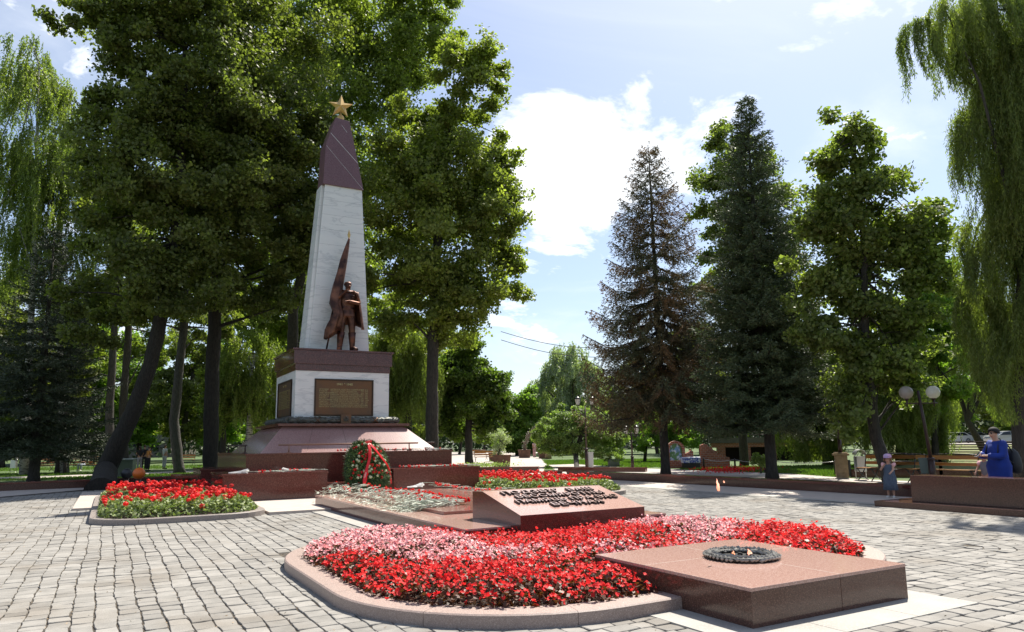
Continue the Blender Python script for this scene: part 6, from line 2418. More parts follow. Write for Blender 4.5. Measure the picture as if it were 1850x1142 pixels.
# ---- far wood closing the horizon (one mass)
def far_wood():
    rng = np.random.default_rng(77)
    C_ = []
    for a in np.linspace(-1.25, 1.95, 210):       # angle from +Y towards +X
        for _ in range(2):
            D = rng.uniform(135, 190)
            h = rng.uniform(6, 11)
            n = 420
            p = np.clip(rng.normal(size=(n, 3)), -1.7, 1.7) * np.array([4.2, 4.2, h * 0.34]) + np.array([D * math.sin(a), D * math.cos(a), h * 0.5])
            C_.append(p)
    C_ = np.concatenate(C_)
    C_ = C_[C_[:, 2] > -0.5]
    tag(quads_obj('far_wood', leaves_at(C_, None, 0.8, 0.66, rng, up=0.5), mat('far wood leaves', (0.035, 0.06, 0.018), 0.7, c2=(0.055, 0.09, 0.022), nscale=0.06, tint=0.35)), 'far off wood of mixed green crowns closing the horizon', 'wood', kind='stuff')


far_wood()


# ---- grass blades on the near strips of lawn (one mass)
def lawn_tufts():
    rng = np.random.default_rng(55)
    C_ = []
    for (px0, px1, D0, D1, n) in ((-150, 420, 37, 47, 9000), (980, 1240, 41, 60, 9000), (1230, 1560, 28.5, 40, 9000), (-150, 420, 53, 62, 4000)):
        px = rng.uniform(px0, px1, n)
        D = rng.uniform(D0, D1, n)
        v = _d[None] + _R[None] * ((px - CX) / F_PX)[:, None] - _U[None] * ((850 - CY) / F_PX)
        C_.append(np.stack([v[:, 0] * D, v[:, 1] * D, np.full(n, -0.035)], 1))
    C_ = np.concatenate(C_)
    # keep off the paths
    X, Y = C_[:, 0], C_[:, 1]
    off = point_in([(18.2, -10), (24.9, -10), (24.9, 17.5), (26.6, 22), (26.6, 33), (28.5, 42), (26.2, 42), (20.2, 31.0), (17.8, 26.0)], X, Y)
    off |= point_in([(18.6, 30.2), (26.9, 43.0), (38, 62), (46, 78), (36, 84), (28, 66), (20, 46), (16.0, 33.4)], X, Y)
    off |= point_in(plaza_poly, X, Y) | point_in([(-40, 47), (-3, 47.3), (6, 48.5), (22, 47.0), (22, 51.0), (6, 53.5), (-3, 51.6), (-40, 51.2)], X, Y)
    C_ = C_[~off]
    C_ = np.repeat(C_, 3, axis=0) + rng.normal(size=(len(C_) * 3, 3)) * np.array([0.06, 0.06, 0])
    q = strips(C_, np.array([0, 0, 1.0]) + rng.normal(size=C_.shape) * 0.3, 0.11, 0.035, rng)
    tag(quads_obj('grass', q, mat('grass blades', (0.1, 0.17, 0.03), 0.6, tint=0.4, transl=((1.3, 1.5, 0.5), 0.4))), 'short tufts of mown grass on the park lawns', 'grass', kind='stuff')


lawn_tufts()


# ================================================================== PARK FURNITURE
def make_bench():
    """slatted bench with a curved iron frame; length along X, front faces -Y"""
    root = bpy.data.objects.new('park_bench', None)
    COL.objects.link(root)
    L_ = 1.9
    for nm, (y, z, h, th, rx) in (('backrest_slat', (0.34, 0.84, 0.13, 0.025, 12)), ('backrest_slat', (0.29, 0.62, 0.10, 0.025, 12))):
        b = MB().box(-L_ / 2, L_ / 2, -th / 2, th / 2, -h / 2, h / 2)
        b.v = [(x, y_, z_ + (0.05 * (1 - (2 * x / L_) ** 2) if z_ > 0 and z > 0.8 else 0)) for x, y_, z_ in b.v]
        b.xf(Matrix.Translation((0, y, z)) @ Matrix.Rotation(math.radians(-rx), 4, 'X'))
        b.build(nm, wood_bench, root, bevel=0.005)
    b = MB()
    b.tube([(-L_ / 2, 0.355, 0.9), (-L_ / 4, 0.36, 0.945), (0, 0.36, 0.96), (L_ / 4, 0.36, 0.945), (L_ / 2, 0.355, 0.9)], 0.02, 6)
    b.build('top_rail', iron, root)
    b = MB()
    for k in range(4):
        b.box(-L_ / 2, L_ / 2, -0.22 + k * 0.125, -0.12 + k * 0.125, 0.43 + 0.006 * abs(k - 1.5), 0.458 + 0.006 * abs(k - 1.5))
    b.build('seat', wood_bench, root, bevel=0.004)
    for sx in (-1, 1):
        b = MB()
        x = sx * (L_ / 2 - 0.02)
        b.tube([(x, 0.36, 0.92), (x, 0.28, 0.6), (x, 0.22, 0.42), (x, 0.05, 0.2), (x, -0.22, 0.0)], 0.019, 6)
        b.tube([(x, -0.26, 0.42), (x, 0.24, 0.42)], 0.019, 6)
        b.tube([(x, -0.2, 0.42), (x, 0.0, 0.22), (x, 0.36, 0.0)], 0.019, 6)
        b.build('iron_leg', iron, root)
    return root


bench = make_bench()
bench_first = [True]


def put_bench(p, rz, label, group):
    o = bench if bench_first[0] else copy_tree(bench)
    bench_first[0] = False
    o.location = (p[0], p[1], 0)
    o.rotation_euler = (0, 0, rz)
    o['label'], o['category'], o['group'] = label, 'bench', group


def on_line(px, X):
    v = _d + _R * (px - CX) / F_PX - _U * (850 - CY) / F_PX
    return (X, X * v[1] / v[0])


XB = 24.0
gR = 'slatted benches facing the plaza on the right'
for (pa, pb_, lab) in ((1555, 1592, 'slatted bench mostly hidden behind the little girl, leftmost on the right side path'), (1618, 1674, 'slatted bench between the little girl and the globe lamp post'),
                       (1702, 1770, 'slatted bench between the globe lamp post and the woman in blue'), (1812, 1880, 'slatted bench behind the woman with the backpack at the right edge')):
    a, b_ = on_line(pa, XB), on_line(pb_, XB)
    put_bench((XB, b_[1] + 0.95 if pa != 1555 else a[1] - 0.95), math.radians(-90), lab, gR)
gL = 'benches along the left footpath'
for (px, D, lab, rz) in ((68, 50.5, 'bench behind the dark spruce trunk beside the steel litter bin on the left', 0.02), (146, 50.5, 'bench on the left footpath with a person sitting on it', 0.02), (160, 63, 'farther bench behind the seated person across the lawn', 0.1), (330, 64, 'bench behind the granite corner of the monument, left of it', 0.0),
                         (880, 56, 'bench on the avenue right of the dark maple trunk', 0.3), (862, 66, 'farther bench beyond the avenue bench by the dark maple', 0.3)):
    p = AT(px, D)
    put_bench(p, math.radians(-29) + rz, lab, gL if px < 400 else 'benches by the avenue')
sp = AT(150, 50.3)
figure('person', (sp.x, sp.y, -0.44), math.radians(-29), 'woman in dark top and pale jeans sitting on the left footpath bench', 'person', None, 1.66, skin,
       [('top', flat('black top', (0.03, 0.03, 0.035)), 'tee'), ('trousers', flat('pale jeans', (0.3, 0.33, 0.4)), 'trousers'), ('shoes', flat('white shoes', (0.7, 0.68, 0.65)), 'shoes')],
       {'L': ((-0.2, -0.1, 1.14), (-0.05, -0.3, 1.1)), 'R': ((0.2, -0.1, 1.14), (0.05, -0.3, 1.12))}, hair=(flat('fair hair', (0.4, 0.25, 0.1)), 'long'), fingers=False, sit=True)


def bin_hooded(p, label, rz=0.0, m=steel):
    root = empty('litter_bin', p, label, 'litter bin', rz=rz)
    b = MB()
    V = []
    poly = [(-0.17, 0.28), (0.17, 0.28), (0.17, 0.86)] + [(0.17 * math.cos(math.radians(a)), 0.86 + 0.17 * math.sin(math.radians(a))) for a in range(15, 180, 15)] + [(-0.17, 0.86)]
    MB().prism_y(poly[:2] + [(0.17, 0.84), (-0.17, 0.84)], -0.14, 0.14).build('bucket', m, root, bevel=0.01)
    arc = [(0.2 * math.cos(math.radians(a)), 0.9 + 0.2 * math.sin(math.radians(a))) for a in range(0, 181, 15)]
    arc2 = [(0.185 * math.cos(math.radians(a)), 0.9 + 0.185 * math.sin(math.radians(a))) for a in range(180, -1, -15)]
    for i in range(12):
        b.prism_y([arc[i], arc[i + 1], arc2[11 - i], arc2[12 - i]], -0.15, 0.15)
    b.build('hood', m, root)
    b = MB()
    for sx in (-1, 1):
        b.tube([(sx * 0.19, 0.0, 0.0), (sx * 0.19, 0, 0.92)], 0.014, 6)
        b.tube([(sx * 0.19, -0.13, 0.012), (sx * 0.19, 0.13, 0.012)], 0.012, 6)
    b.tube([(-0.19, 0, 0.05), (0.19, 0, 0.05)], 0.012, 6)
    b.build('stand', m, root)
    return root


bin_hooded(AT(1555, 26.5), 'hooded steel litter bin beside the sandstone pillar, left of the girl', math.radians(-30))
bin_hooded(AT(24, 50), 'hooded steel litter bin at the left end of the left footpath benches', math.radians(-20))
lb = empty('litter_bin', AT(1673, 23.6), 'grey green box litter bin hung beside the globe lamp post', 'litter bin', rz=math.radians(-60))
b = MB().frustum((-0.15, 0.15, -0.12, 0.12), 0.32, (-0.19, 0.19, -0.15, 0.15), 0.8)
b.build('box', grey_paint, lb, bevel=0.01)
MB().box(-0.2, 0.2, -0.16, 0.16, 0.801, 0.83).build('lid', grey_paint, lb)
MB().tube([(-0.1, 0, 0), (-0.1, 0, 0.33)], 0.014).tube([(0.1, 0, 0), (0.1, 0, 0.33)], 0.014).build('stand', iron, lb)

# globe lamp
lp = AT(1684, 23.2)
lamp = empty('globe_street_lamp', lp, 'brown lamp post carrying two opal glass globes behind the benches', 'street lamp', rz=math.radians(-29))
b = MB()
b.tube([(0, 0, 0), (0, 0, 0.78)], [0.11, 0.1], 14)
b.lathe([(0.105, 0.78), (0.12, 0.8), (0.12, 0.83), (0.06, 0.86)], 14)
b.tube([(0, 0, 0.8), (-0.1, 0, 2.0), (-0.2, 0, 3.05)], [0.06, 0.05, 0.042], 10)
b.build('post', iron_brown, lamp)
b = MB()
b.tube([(-0.66, 0, 2.63), (0.42, 0, 2.63)], 0.022, 8)
for x in (-0.6, 0.3):
    b.tube([(x, 0, 2.52), (x, 0, 2.75)], [0.02, 0.035], 8)
    b.lathe([(0.05, 2.75), (0.075, 2.77), (0.075, 2.8), (0.04, 2.82)], 12, (x, 0, 0))
b.build('cross_arm', iron_brown, lamp)
for x, m in ((-0.6, mat('shade tinted glass globe', (0.42, 0.36, 0.31), 0.3, transl=((0.7, 0.65, 0.6), 0.3))), (0.3, glass_ball)):  # left globe's greyer colour paints in the shade on it
    MB().ball((x, 0, 2.99), 0.215, 24, m=16).build('glass_globe', m, lamp)


def lantern_head(b_fr, b_gl, x, z, s=1.0):
    n = 6
    V = []
    for r, h in ((0.09 * s, 0), (0.17 * s, 0.34 * s)):
        for i in range(n):
            a = 2 * math.pi * i / n
            V.append((x + r * math.cos(a), r * math.sin(a), z + h))
    b_gl.add(V, [(i, (i + 1) % n, n + (i + 1) % n, n + i) for i in range(n)] + [tuple(range(n - 1, -1, -1))])
    for i in range(n):
        b_fr.tube([V[i], V[n + i]], 0.009 * s, 5)
        b_fr.tube([V[n + i], V[n + (i + 1) % n]], 0.011 * s, 5)
    b_fr.lathe([(0.19 * s, 0.345 * s), (0.13 * s, 0.42 * s), (0.06 * s, 0.47 * s), (0.02 * s, 0.5 * s), (0.012 * s, 0.56 * s)], 6, (x, 0, z))
    b_fr.lathe([(0.03 * s, -0.22 * s), (0.04 * s, -0.12 * s), (0.025 * s, -0.05 * s), (0.1 * s, -0.005 * s)], 8, (x, 0, z))


def lantern_post(p, H, label, arms, rz=0.0, s=1.0):
    root = empty('lantern_street_lamp', p, label, 'street lamp', rz=rz)
    b = MB()
    b.tube([(0, 0, 0), (0, 0, H * 0.25)], [0.1 * s, 0.085 * s], 12)
    b.lathe([(0.11 * s, H * 0.25), (0.12 * s, H * 0.262), (0.06 * s, H * 0.28)], 12)
    b.tube([(0, 0, H * 0.25), (0, 0, H * 0.86)], [0.055 * s, 0.04 * s], 10)
    b.build('post', iron_brown, root)
    fr, gl, ar = MB(), MB(), MB()
    for x in arms:
        lantern_head(fr, gl, x, H - 0.5 * s, s)
        if abs(x) > 0.01:
            ar.tube([(0, 0, H * 0.8), (x * 0.6, 0, H * 0.8), (x, 0, H - 0.72 * s)], 0.018 * s, 6)
            ar.tube([(0, 0, H * 0.74), (x * 0.5, 0, H * 0.74), (x * 0.7, 0, H * 0.79)], 0.01 * s, 6)
    if ar.v:
        ar.build('arms', iron_brown, root)
    fr.build('lantern_frame', iron, root)
    gl.build('lantern_glass', lantern_glass, root)
    return root


p = AT(1060.5, 41)
lantern_post(p, ZAT(1055, 716, p), 'tall dark post with two old fashioned glass lanterns in front of the clipped willow', (-0.42, 0.42), math.radians(-29))
p = G(1143, 845.5)
lantern_post(p, ZAT(1141, 768, p), 'thinner lantern post on the lawn right of the clipped willow', (-0.3, 0.3), math.radians(-29), 1.0)
p = AT(991, 80)
lantern_post(p, 3.0, 'small far lamp at the end of the avenue', (0.0,), 0, 1.0)

# sandstone pillar and low fence behind the benches
p = AT(1521, 27.6)
pl = empty('sandstone_pillar', p, 'short yellow sandstone pillar with a cap at the end of the bench fence', 'pillar', rz=math.radians(-50))
b = MB()
rr = random.Random(4)
for k in range(5):
    for q in range(2):
        x0 = -0.22 + q * 0.22 + (0.05 if k % 2 else -0.03) * (q == 1)
        b.box(-0.22 if q == 0 else x0 + 0.004, x0 + 0.214 if q == 0 else 0.22, -0.22 + rr.uniform(-0.006, 0.006), 0.22, 0.02 + k * 0.165, 0.02 + k * 0.165 + 0.158)
b.build('stone_courses', sandstone, pl, bevel=0.01)
MB().box(-0.215, 0.215, -0.21, 0.21, 0, 0.85).build('core', sandstone, pl)
MB().box(-0.29, 0.29, -0.29, 0.29, 0.851, 0.93).box(-0.24, 0.24, -0.24, 0.24, 0.9305, 0.975).build('capstone', sandstone, pl, bevel=0.012)
lantern_post((p.x, p.y, 0.976), 2.3, 'slim brown lamp pole with one glass lantern standing on the sandstone pillar', (0.0,), 0, 0.75)


def rail_fence(pts, label, nb, h, m, name='railing', r=0.018, posts=1.8, wall=None):
    root = empty(name, (pts[0][0], pts[0][1], pts[0][2] if len(pts[0]) > 2 else 0), label, 'railing')
    o3 = Vector((pts[0][0], pts[0][1], pts[0][2] if len(pts[0]) > 2 else 0))
    P3 = [Vector((*p[:2], p[2] if len(p) > 2 else 0)) - o3 for p in pts]
    b = MB()
    for i in range(len(P3) - 1):
        for k in range(nb):
            z = h * (k + 1) / nb - 0.02
            b.tube([P3[i] + Vector((0, 0, z)), P3[i + 1] + Vector((0, 0, z))], r, 6)
    b.build('rails', m, root)
    for i in range(len(P3) - 1):
        L_ = (P3[i + 1] - P3[i]).length
        n = max(1, int(L_ / posts))
        for k in range(n + 1):
            q = P3[i].lerp(P3[i + 1], k / n)
            MB().box(q.x - 0.04, q.x + 0.04, q.y - 0.04, q.y + 0.04, q.z, q.z + h + 0.04).build('post', m, root)
    return root


# low rail behind the benches, chain rail on the lawn
a_, b_, c_ = AT(1535, 28.2), AT(1700, 26.9), AT(1900, 25.2)
rail_fence([(*a_[:2], 0), (*b_[:2], 0), (*c_[:2], 0)], 'low dark park rail running behind the row of benches', 2, 0.62, iron, posts=2.2, r=0.014)
low = MB()
dv = (c_ - a_)
nrm_ = Vector((-dv.y, dv.x, 0)).normalized() * 0.3
low.prism([(0, 0), (dv.x, dv.y), (dv.x + nrm_.x, dv.y + nrm_.y), (nrm_.x, nrm_.y)], 0, 0.3)
o = low.build('kerb_wall', granite_red, None)
o.location = (a_.x + nrm_.x * 0.6, a_.y + nrm_.y * 0.6, -0.02)
tag(o, 'low reddish stone kerb wall under the park rail behind the benches', 'low wall')
q0, q1 = G(1272, 849), G(1510, 859)
cf = empty('chain_fence', q0, 'low chain strung between short dark posts across the lawn', 'chain fence')
q1 = q1 - q0
pts_ = [Vector((0, 0, 0)), q1 * 0.28, q1 * 0.52, q1]
for q in pts_:
    MB().lathe([(0.05, 0), (0.045, 0.5), (0.06, 0.52), (0.03, 0.58), (0.001, 0.62)], 8, tuple(q)).build('post', iron, cf)
b = MB()
for i in range(3):
    L_ = [pts_[i].lerp(pts_[i + 1], t / 10) + Vector((0, 0, 0.56 - 0.1 * math.sin(math.pi * t / 10))) for t in range(11)]
    b.tube(L_, 0.014, 5)
b.build('chain', mat('galvanised chain', (0.4, 0.4, 0.4), 0.4, 0.5), cf)

# raised bank, bridge railing and car park at the right
A1, A2 = AT(1700, 33), AT(1990, 27)
B1, B2 = AT(1700, 39), AT(2040, 33)
C1, C2 = AT(1640, 135), AT(2400, 90)
bank = MB()
V = [(A1.x, A1.y, -0.04), (A2.x, A2.y, -0.04), (B2.x, B2.y, 0.42), (B1.x, B1.y, 0.42), (C1.x, C1.y, 0.5), (C2.x, C2.y, 0.5), (A1.x - 2, A1.y + 1.5, -0.04), (C1.x - 4, C1.y, -0.04)]
bank.add(V, [(0, 1, 2, 3), (3, 2, 5, 4), (6, 0, 3), (6, 3, 4, 7)])
o = bank.build('grass_bank_terrain', mat('dry bank grass', (0.15, 0.155, 0.05), 0.95, c2=(0.08, 0.12, 0.03), nscale=0.9, c3=(0.2, 0.17, 0.08), s3=6, bump=0.8, bscale=30))
tag(o, kind='structure')
lip0, lip1 = AT(1712, 38.6), AT(2000, 33.5)
dv = lip1 - lip0
nrm_ = Vector((-dv.y, dv.x, 0)).normalized() * 0.5
b = MB().prism([(0, 0), (dv.x, dv.y), (dv.x + nrm_.x, dv.y + nrm_.y), (nrm_.x, nrm_.y)], 0.1, 0.86)
o = b.build('retaining_wall', mat('weathered concrete', (0.13, 0.11, 0.09), 0.9, c2=(0.09, 0.08, 0.065), nscale=2))
o.location = (lip0.x, lip0.y, -0.3)
tag(o, 'dark concrete retaining wall under the brown railing at the far right', 'retaining wall')
lq = [(lip0.x + nrm_.x * 0.5, lip0.y + nrm_.y * 0.5, 0.56), (lip1.x + nrm_.x * 0.5, lip1.y + nrm_.y * 0.5, 0.56)]
rail_fence(lq, 'brown railing of many horizontal bars on the retaining wall at the far right', 5, 0.66, iron_brown, r=0.035, posts=2.4)
p = Vector((lq[0][0], lq[0][1], 0.3))
st2 = MB().box(-0.3, 0.3, -0.3, 0.3, -0.6, 0.95).box(-0.36, 0.36, -0.36, 0.36, 0.951, 1.05).build('stone_pier', sandstone, None, bevel=0.02)
st2.location = (p.x - 0.5, p.y + 0.1, 0.3)
tag(st2, 'weathered stone pier ending the brown railing beside the willow curtain', 'pier')
cp0 = [AT(1670, 84), AT(2150, 72), AT(2300, 96), AT(1660, 118)]
me_ = bpy.data.meshes.new('car_park')
me_.from_pydata([(q.x, q.y, 0.53) for q in cp0], [], [(0, 1, 2, 3)])
o = link('car_park_ground', me_, mat('pale grey asphalt', (0.3, 0.28, 0.27), 0.9))  # one even pale grey
tag(o, kind='structure')
me_.update()
if me_.polygons[0].normal.z < 0:
    me_.flip_normals()


def make_car(paint, name='parked_car'):
    root = bpy.data.objects.new(name, None)
    COL.objects.link(root)
    side = [(-2.1, 0.32), (-2.15, 0.6), (-2.08, 0.86), (-1.85, 0.95), (-1.2, 1.0), (-0.55, 1.42), (0.35, 1.5), (1.15, 1.42), (1.75, 1.06), (2.08, 0.98), (2.15, 0.7), (2.1, 0.35), (1.72, 0.28), (1.35, 0.24), (-1.0, 0.24), (-1.65, 0.28)]
    n = len(side)
    V, Fc = [], []
    for (y, s_) in ((-0.84, 0), (-0.86, 1), (0.86, 1), (0.84, 0)):
        for (x, z) in side:
            inset = 0.16 * max(0, (z - 1.0) / 0.5)
            yy_ = (abs(y) - inset) * (1 if y > 0 else -1)
            V.append((x * (0.985 if s_ == 0 else 1), yy_, z))
    for a in range(3):
        for i in range(n):
            Fc.append((a * n + i, a * n + (i + 1) % n, (a + 1) * n + (i + 1) % n, (a + 1) * n + i))
    Fc += [tuple(range(n - 1, -1, -1)), tuple(3 * n + i for i in range(n))]
    body = MB().add(V, Fc)
    body.build('body', paint, root, bevel=0.03)
    gl = mat('car glass', (0.02, 0.025, 0.03), 0.05)
    for sg in (-1, 1):
        for poly in ([(-0.98, 1.02), (-0.5, 1.36), (0.28, 1.42), (0.28, 1.02)], [(0.36, 1.02), (0.36, 1.42), (1.05, 1.36), (1.5, 1.04)]):
            b = MB()
            vv = [(x, sg * (0.868 - 0.16 * max(0, (z - 1.0) / 0.5)), z) for x, z in poly]
            ww = [(x, sg * (0.85 - 0.16 * max(0, (z - 1.0) / 0.5)), z) for x, z in poly]
            b.add(vv + ww, [(0, 1, 2, 3), (7, 6, 5, 4), (0, 4, 5, 1), (1, 5, 6, 2), (2, 6, 7, 3), (3, 7, 4, 0)])
            b.build('side_window', gl, root)
    b = MB()
    b.add([(-1.17, -0.7, 1.035), (-1.17, 0.7, 1.035), (-0.6, 0.62, 1.415), (-0.6, -0.62, 1.415), (-1.14, -0.7, 1.02), (-1.14, 0.7, 1.02), (-0.57, 0.62, 1.4), (-0.57, -0.62, 1.4)], [(0, 1, 2, 3), (4, 7, 6, 5), (0, 4, 5, 1), (2, 6, 7, 3)])
    b.build('windscreen', gl, root)
    b = MB()
    b.add([(1.77, -0.68, 1.08), (1.77, 0.68, 1.08), (1.2, 0.6, 1.41), (1.2, -0.6, 1.41), (1.74, -0.68, 1.05), (1.74, 0.68, 1.05), (1.17, 0.6, 1.38), (1.17, -0.6, 1.38)], [(3, 2, 1, 0), (4, 5, 6, 7), (0, 1, 5, 4), (2, 3, 7, 6)])
    b.build('rear_window', gl, root)
    for x in (-1.33, 1.35):
        for sg in (-1, 1):
            w = MB()
            w.lathe([(0.2, -0.1), (0.3, -0.1), (0.32, -0.06), (0.32, 0.06), (0.3, 0.1), (0.2, 0.1)], 20)
            w.xf(Matrix.Translation((x, sg * 0.8, 0.32)) @ Matrix.Rotation(math.radians(90), 4, 'X'))
            wo_ = w.build('wheel', mat('tyre rubber', (0.015, 0.015, 0.015), 0.8), root)
            r = MB().lathe([(0.02, 0.0), (0.2, 0.0), (0.2, 0.012), (0.02, 0.03)], 16)
            r.xf(Matrix.Translation((x, sg * 0.905, 0.32)) @ Matrix.Rotation(math.radians(-90 * sg), 4, 'X'))
            r.build('rim', steel, wo_)
    for sg in (-1, 1):
        MB().box(-2.15, -2.02, sg * 0.68 - 0.14, sg * 0.68 + 0.14, 0.68, 0.8).build('headlight', lantern_glass, root)
        MB().box(2.05, 2.16, sg * 0.7 - 0.1, sg * 0.7 + 0.1, 0.75, 0.93).build('tail_light', mat('red lamp glass', (0.4, 0.01, 0.01), 0.2), root)
    return root


white_paint = mat('white car paint', (0.7, 0.7, 0.7), 0.2)
silver_paint = mat('silver car paint', (0.4, 0.41, 0.42), 0.25, 0.6)
dark_paint = mat('dark blue car paint', (0.015, 0.02, 0.035), 0.2)
cars = [(AT(1731, 97), white_paint, -20, 0.535, 'white hatchback parked highest above the willow gap at the right'), (AT(1697, 92), white_paint, 30, 0.535, 'white car with only its tail showing beside the stone pier'),
        (AT(1765, 102), silver_paint, -60, 0.535, 'silver car parked in shade between two trunks'), (AT(1822, 88), silver_paint, -30, 0.535, 'silver car parked behind the head of the woman in blue'),
        (AT(1846, 92), white_paint, -50, 0.535, 'white car parked at the right edge'), (AT(980, 92), dark_paint, -20, -0.02, 'dark blue van like car standing beyond the flower arch')]
protoc = {}
for (p, m, rz, z, lab) in cars:
    if m.name in protoc:
        c = copy_tree(protoc[m.name])
    else:
        c = make_car(m)
        protoc[m.name] = c
    c.location = (p.x, p.y, z)
    c.rotation_euler = (0, 0, math.radians(rz))
    if z < 0:
        c.scale = (1.05, 1.05, 1.25)
    c['label'], c['category'] = lab, 'car'
    c['group'] = 'parked cars'

# ---- arched brick bridge
p = AT(1405, 52)
br = empty('brick_bridge', (p.x, p.y, -0.3), 'red brick footbridge with arches and a dark railing beyond the blue green spruce', 'bridge', rz=math.radians(-40))
b = MB()
for x0 in (-4.2, -2.4, -0.6, 1.2, 3.0):
    b.box(x0, x0 + 0.55, -0.4, 0.4, 0, 1.25)
b.box(-4.6, 4.6, -0.45, 0.45, 1.2505, 1.55)
b.build('brick_piers', brickwork, br)
MB().box(-4.8, 4.8, -0.55, 0.55, 1.5505, 1.95).build('deck', mat('weathered concrete', (0.13, 0.11, 0.09)), br)
b = MB()
for z in (2.15, 2.35, 2.55, 2.75):
    b.tube([(-4.8, -0.5, z), (4.8, -0.5, z)], 0.035, 6)
for k in range(9):
    b.box(-4.8 + k * 1.19, -4.72 + k * 1.19, -0.55, -0.47, 1.951, 2.85)
b.build('railing', iron_brown, br)
MB().box(-4.2, 4.2, 0.5, 0.7, -0.2, 1.5).build('arch_shade_panel', mat('painted arch shade', (0.03, 0.02, 0.018), 0.9), br)  # near black panel painted as the shade inside the arches

# ---- brick ruin photo wall
p = AT(1250, 39.2)
ru = empty('brick_ruin_wall', (p.x, p.y, 0), 'mock ruined red brick wall with an arched opening on the lawn behind the brown spruce', 'brick wall', rz=math.radians(-29))
b = MB()
b.prism_y([(-1.25, 0), (-0.1, 0), (-0.1, 0.45), (0.55, 0.45), (0.55, 0.0), (2.1, 0), (2.1, 0.55), (1.75, 0.62), (1.7, 0.72), (1.45, 0.78), (1.4, 0.9), (1.2, 0.98), (1.15, 1.1), (0.98, 1.16), (0.9, 1.28), (0.72, 1.3), (0.5, 1.24), (0.46, 0.5), (-0.1, 0.5), (0.1, 0.75), (0.1, 0.95), (-0.05, 1.0), (-0.15, 0.85), (-0.3, 0.85), (-0.35, 0.5), (-0.5, 0.4), (-1.25, 0.4)][:0] or
          [(0.52, 0), (2.1, 0), (2.1, 0.55), (1.75, 0.62), (1.7, 0.72), (1.45, 0.78), (1.4, 0.9), (1.2, 0.98), (1.15, 1.1), (0.98, 1.16), (0.9, 1.28), (0.72, 1.3), (0.52, 1.24)], -0.12, 0.12)
b.box(-1.25, 0.519, -0.12, 0.12, 0, 0.42)
b.prism_y([(-0.32, 0.421), (0.08, 0.421), (0.1, 0.9), (-0.02, 1.0), (-0.12, 0.88), (-0.32, 0.8)], -0.12, 0.12)
for i in range(12):
    a0, a1 = math.radians(180 * i / 12), math.radians(180 * (i + 1) / 12)
    b.prism_y([(-0.85 + 0.36 * math.cos(a0), 1.0 + 0.36 * math.sin(a0)), (-0.85 + 0.5 * math.cos(a0), 1.0 + 0.5 * math.sin(a0)), (-0.85 + 0.5 * math.cos(a1), 1.0 + 0.5 * math.sin(a1)), (-0.85 + 0.36 * math.cos(a1), 1.0 + 0.36 * math.sin(a1))], -0.12, 0.12)
b.box(-1.35, -1.21, -0.12, 0.12, 0.421, 1.0).box(-0.49, -0.35, -0.12, 0.12, 0.421, 1.0)
b.build('brickwork', brickwork, ru)
MB().prism_y([(-1.2, 0.43), (-0.5, 0.43), (-0.5, 1.0)] + [(-0.85 + 0.35 * math.cos(math.radians(a)), 1.0 + 0.35 * math.sin(math.radians(a))) for a in range(15, 180, 15)] + [(-1.2, 1.0)], 0.02, 0.05).build(
    'painted_panel', mat('green and blue painted panel', (0.12, 0.25, 0.1), 0.7, c2=(0.2, 0.35, 0.6), nscale=2.5, c3=(0.6, 0.65, 0.7), s3=5, ramp=(0.48, 0.52)), ru)
p = AT(1249, 38.4)
bb = empty('mosaic_bench', (p.x, p.y, 0), 'blue and white patterned bench block in front of the brick ruin', 'bench', rz=math.radians(-29))
MB().box(-0.5, 0.5, -0.22, 0.22, 0.3, 0.62).build('patterned_block', mat('blue white mosaic', (0.06, 0.1, 0.4), 0.4, c2=(0.6, 0.62, 0.7), nscale=9, ramp=(0.48, 0.54)), bb, bevel=0.04)
MB().box(-0.45, 0.45, -0.18, 0.18, 0.0, 0.299).build('dark_base', iron, bb)
p = AT(1216, 38)
# ---- green cabinet, balls
p = AT(229, 38.5)
cb = empty('utility_cabinet', (p.x, p.y, 0), 'grey green utility cabinet with a sloping top behind the geranium bed', 'cabinet', rz=math.radians(-29))
MB().prism_x([(-0.2, 0), (0.2, 0), (0.2, 0.98), (-0.2, 0.9)], -0.40, 0.40).build('cabinet_body', grey_paint, cb, bevel=0.01)
MB().prism_x([(-0.24, 0.902), (0.24, 0.985), (0.24, 1.015), (-0.24, 0.932)], -0.44, 0.44).build('cabinet_lid', grey_paint, cb)
for (px, py, D, r, m, nm, lab) in ((250, 872, 28.5, 0.235, flat('orange rubber', (0.75, 0.16, 0.02), 0.4), 'orange_ball', 'bright orange ball resting behind the geraniums'), (228, 874, 29.2, 0.215, flat('black rubber', (0.03, 0.03, 0.032), 0.4), 'black_ball', 'black ball resting beside the orange one')):
    w = W(px, py, D)
    root = empty(nm, (w[0], w[1], 0.0), lab, 'ball')
    z = 0.30 + r
    MB().lathe([(0.12, 0), (0.09, 0.1), (0.1, 0.31)], 12).build('pedestal', granite_brown, root)
    b = MB().ball((0, 0, z), r, 24, m=16)
    b.build('ball', m, root)
    MB().lathe([(0.02, z + r - 0.002), (0.015, z + r + 0.012)], 8).build('valve', m, root)

# granite stools on the left of the monument (table like block)
p = AT(386, 27)
tb = empty('granite_plinth_table', (2.1, 24.9, 0), 'low table like granite block left of the monument base', 'granite block')
MB().box(-0.32, 0.32, -0.9, 0.9, 0.62, 0.70).build('top_slab', granite_red, tb, bevel=0.006)
MB().box(-0.16, 0.16, -0.5, 0.5, 0.0, 0.6195).build('foot', granite_red, tb)

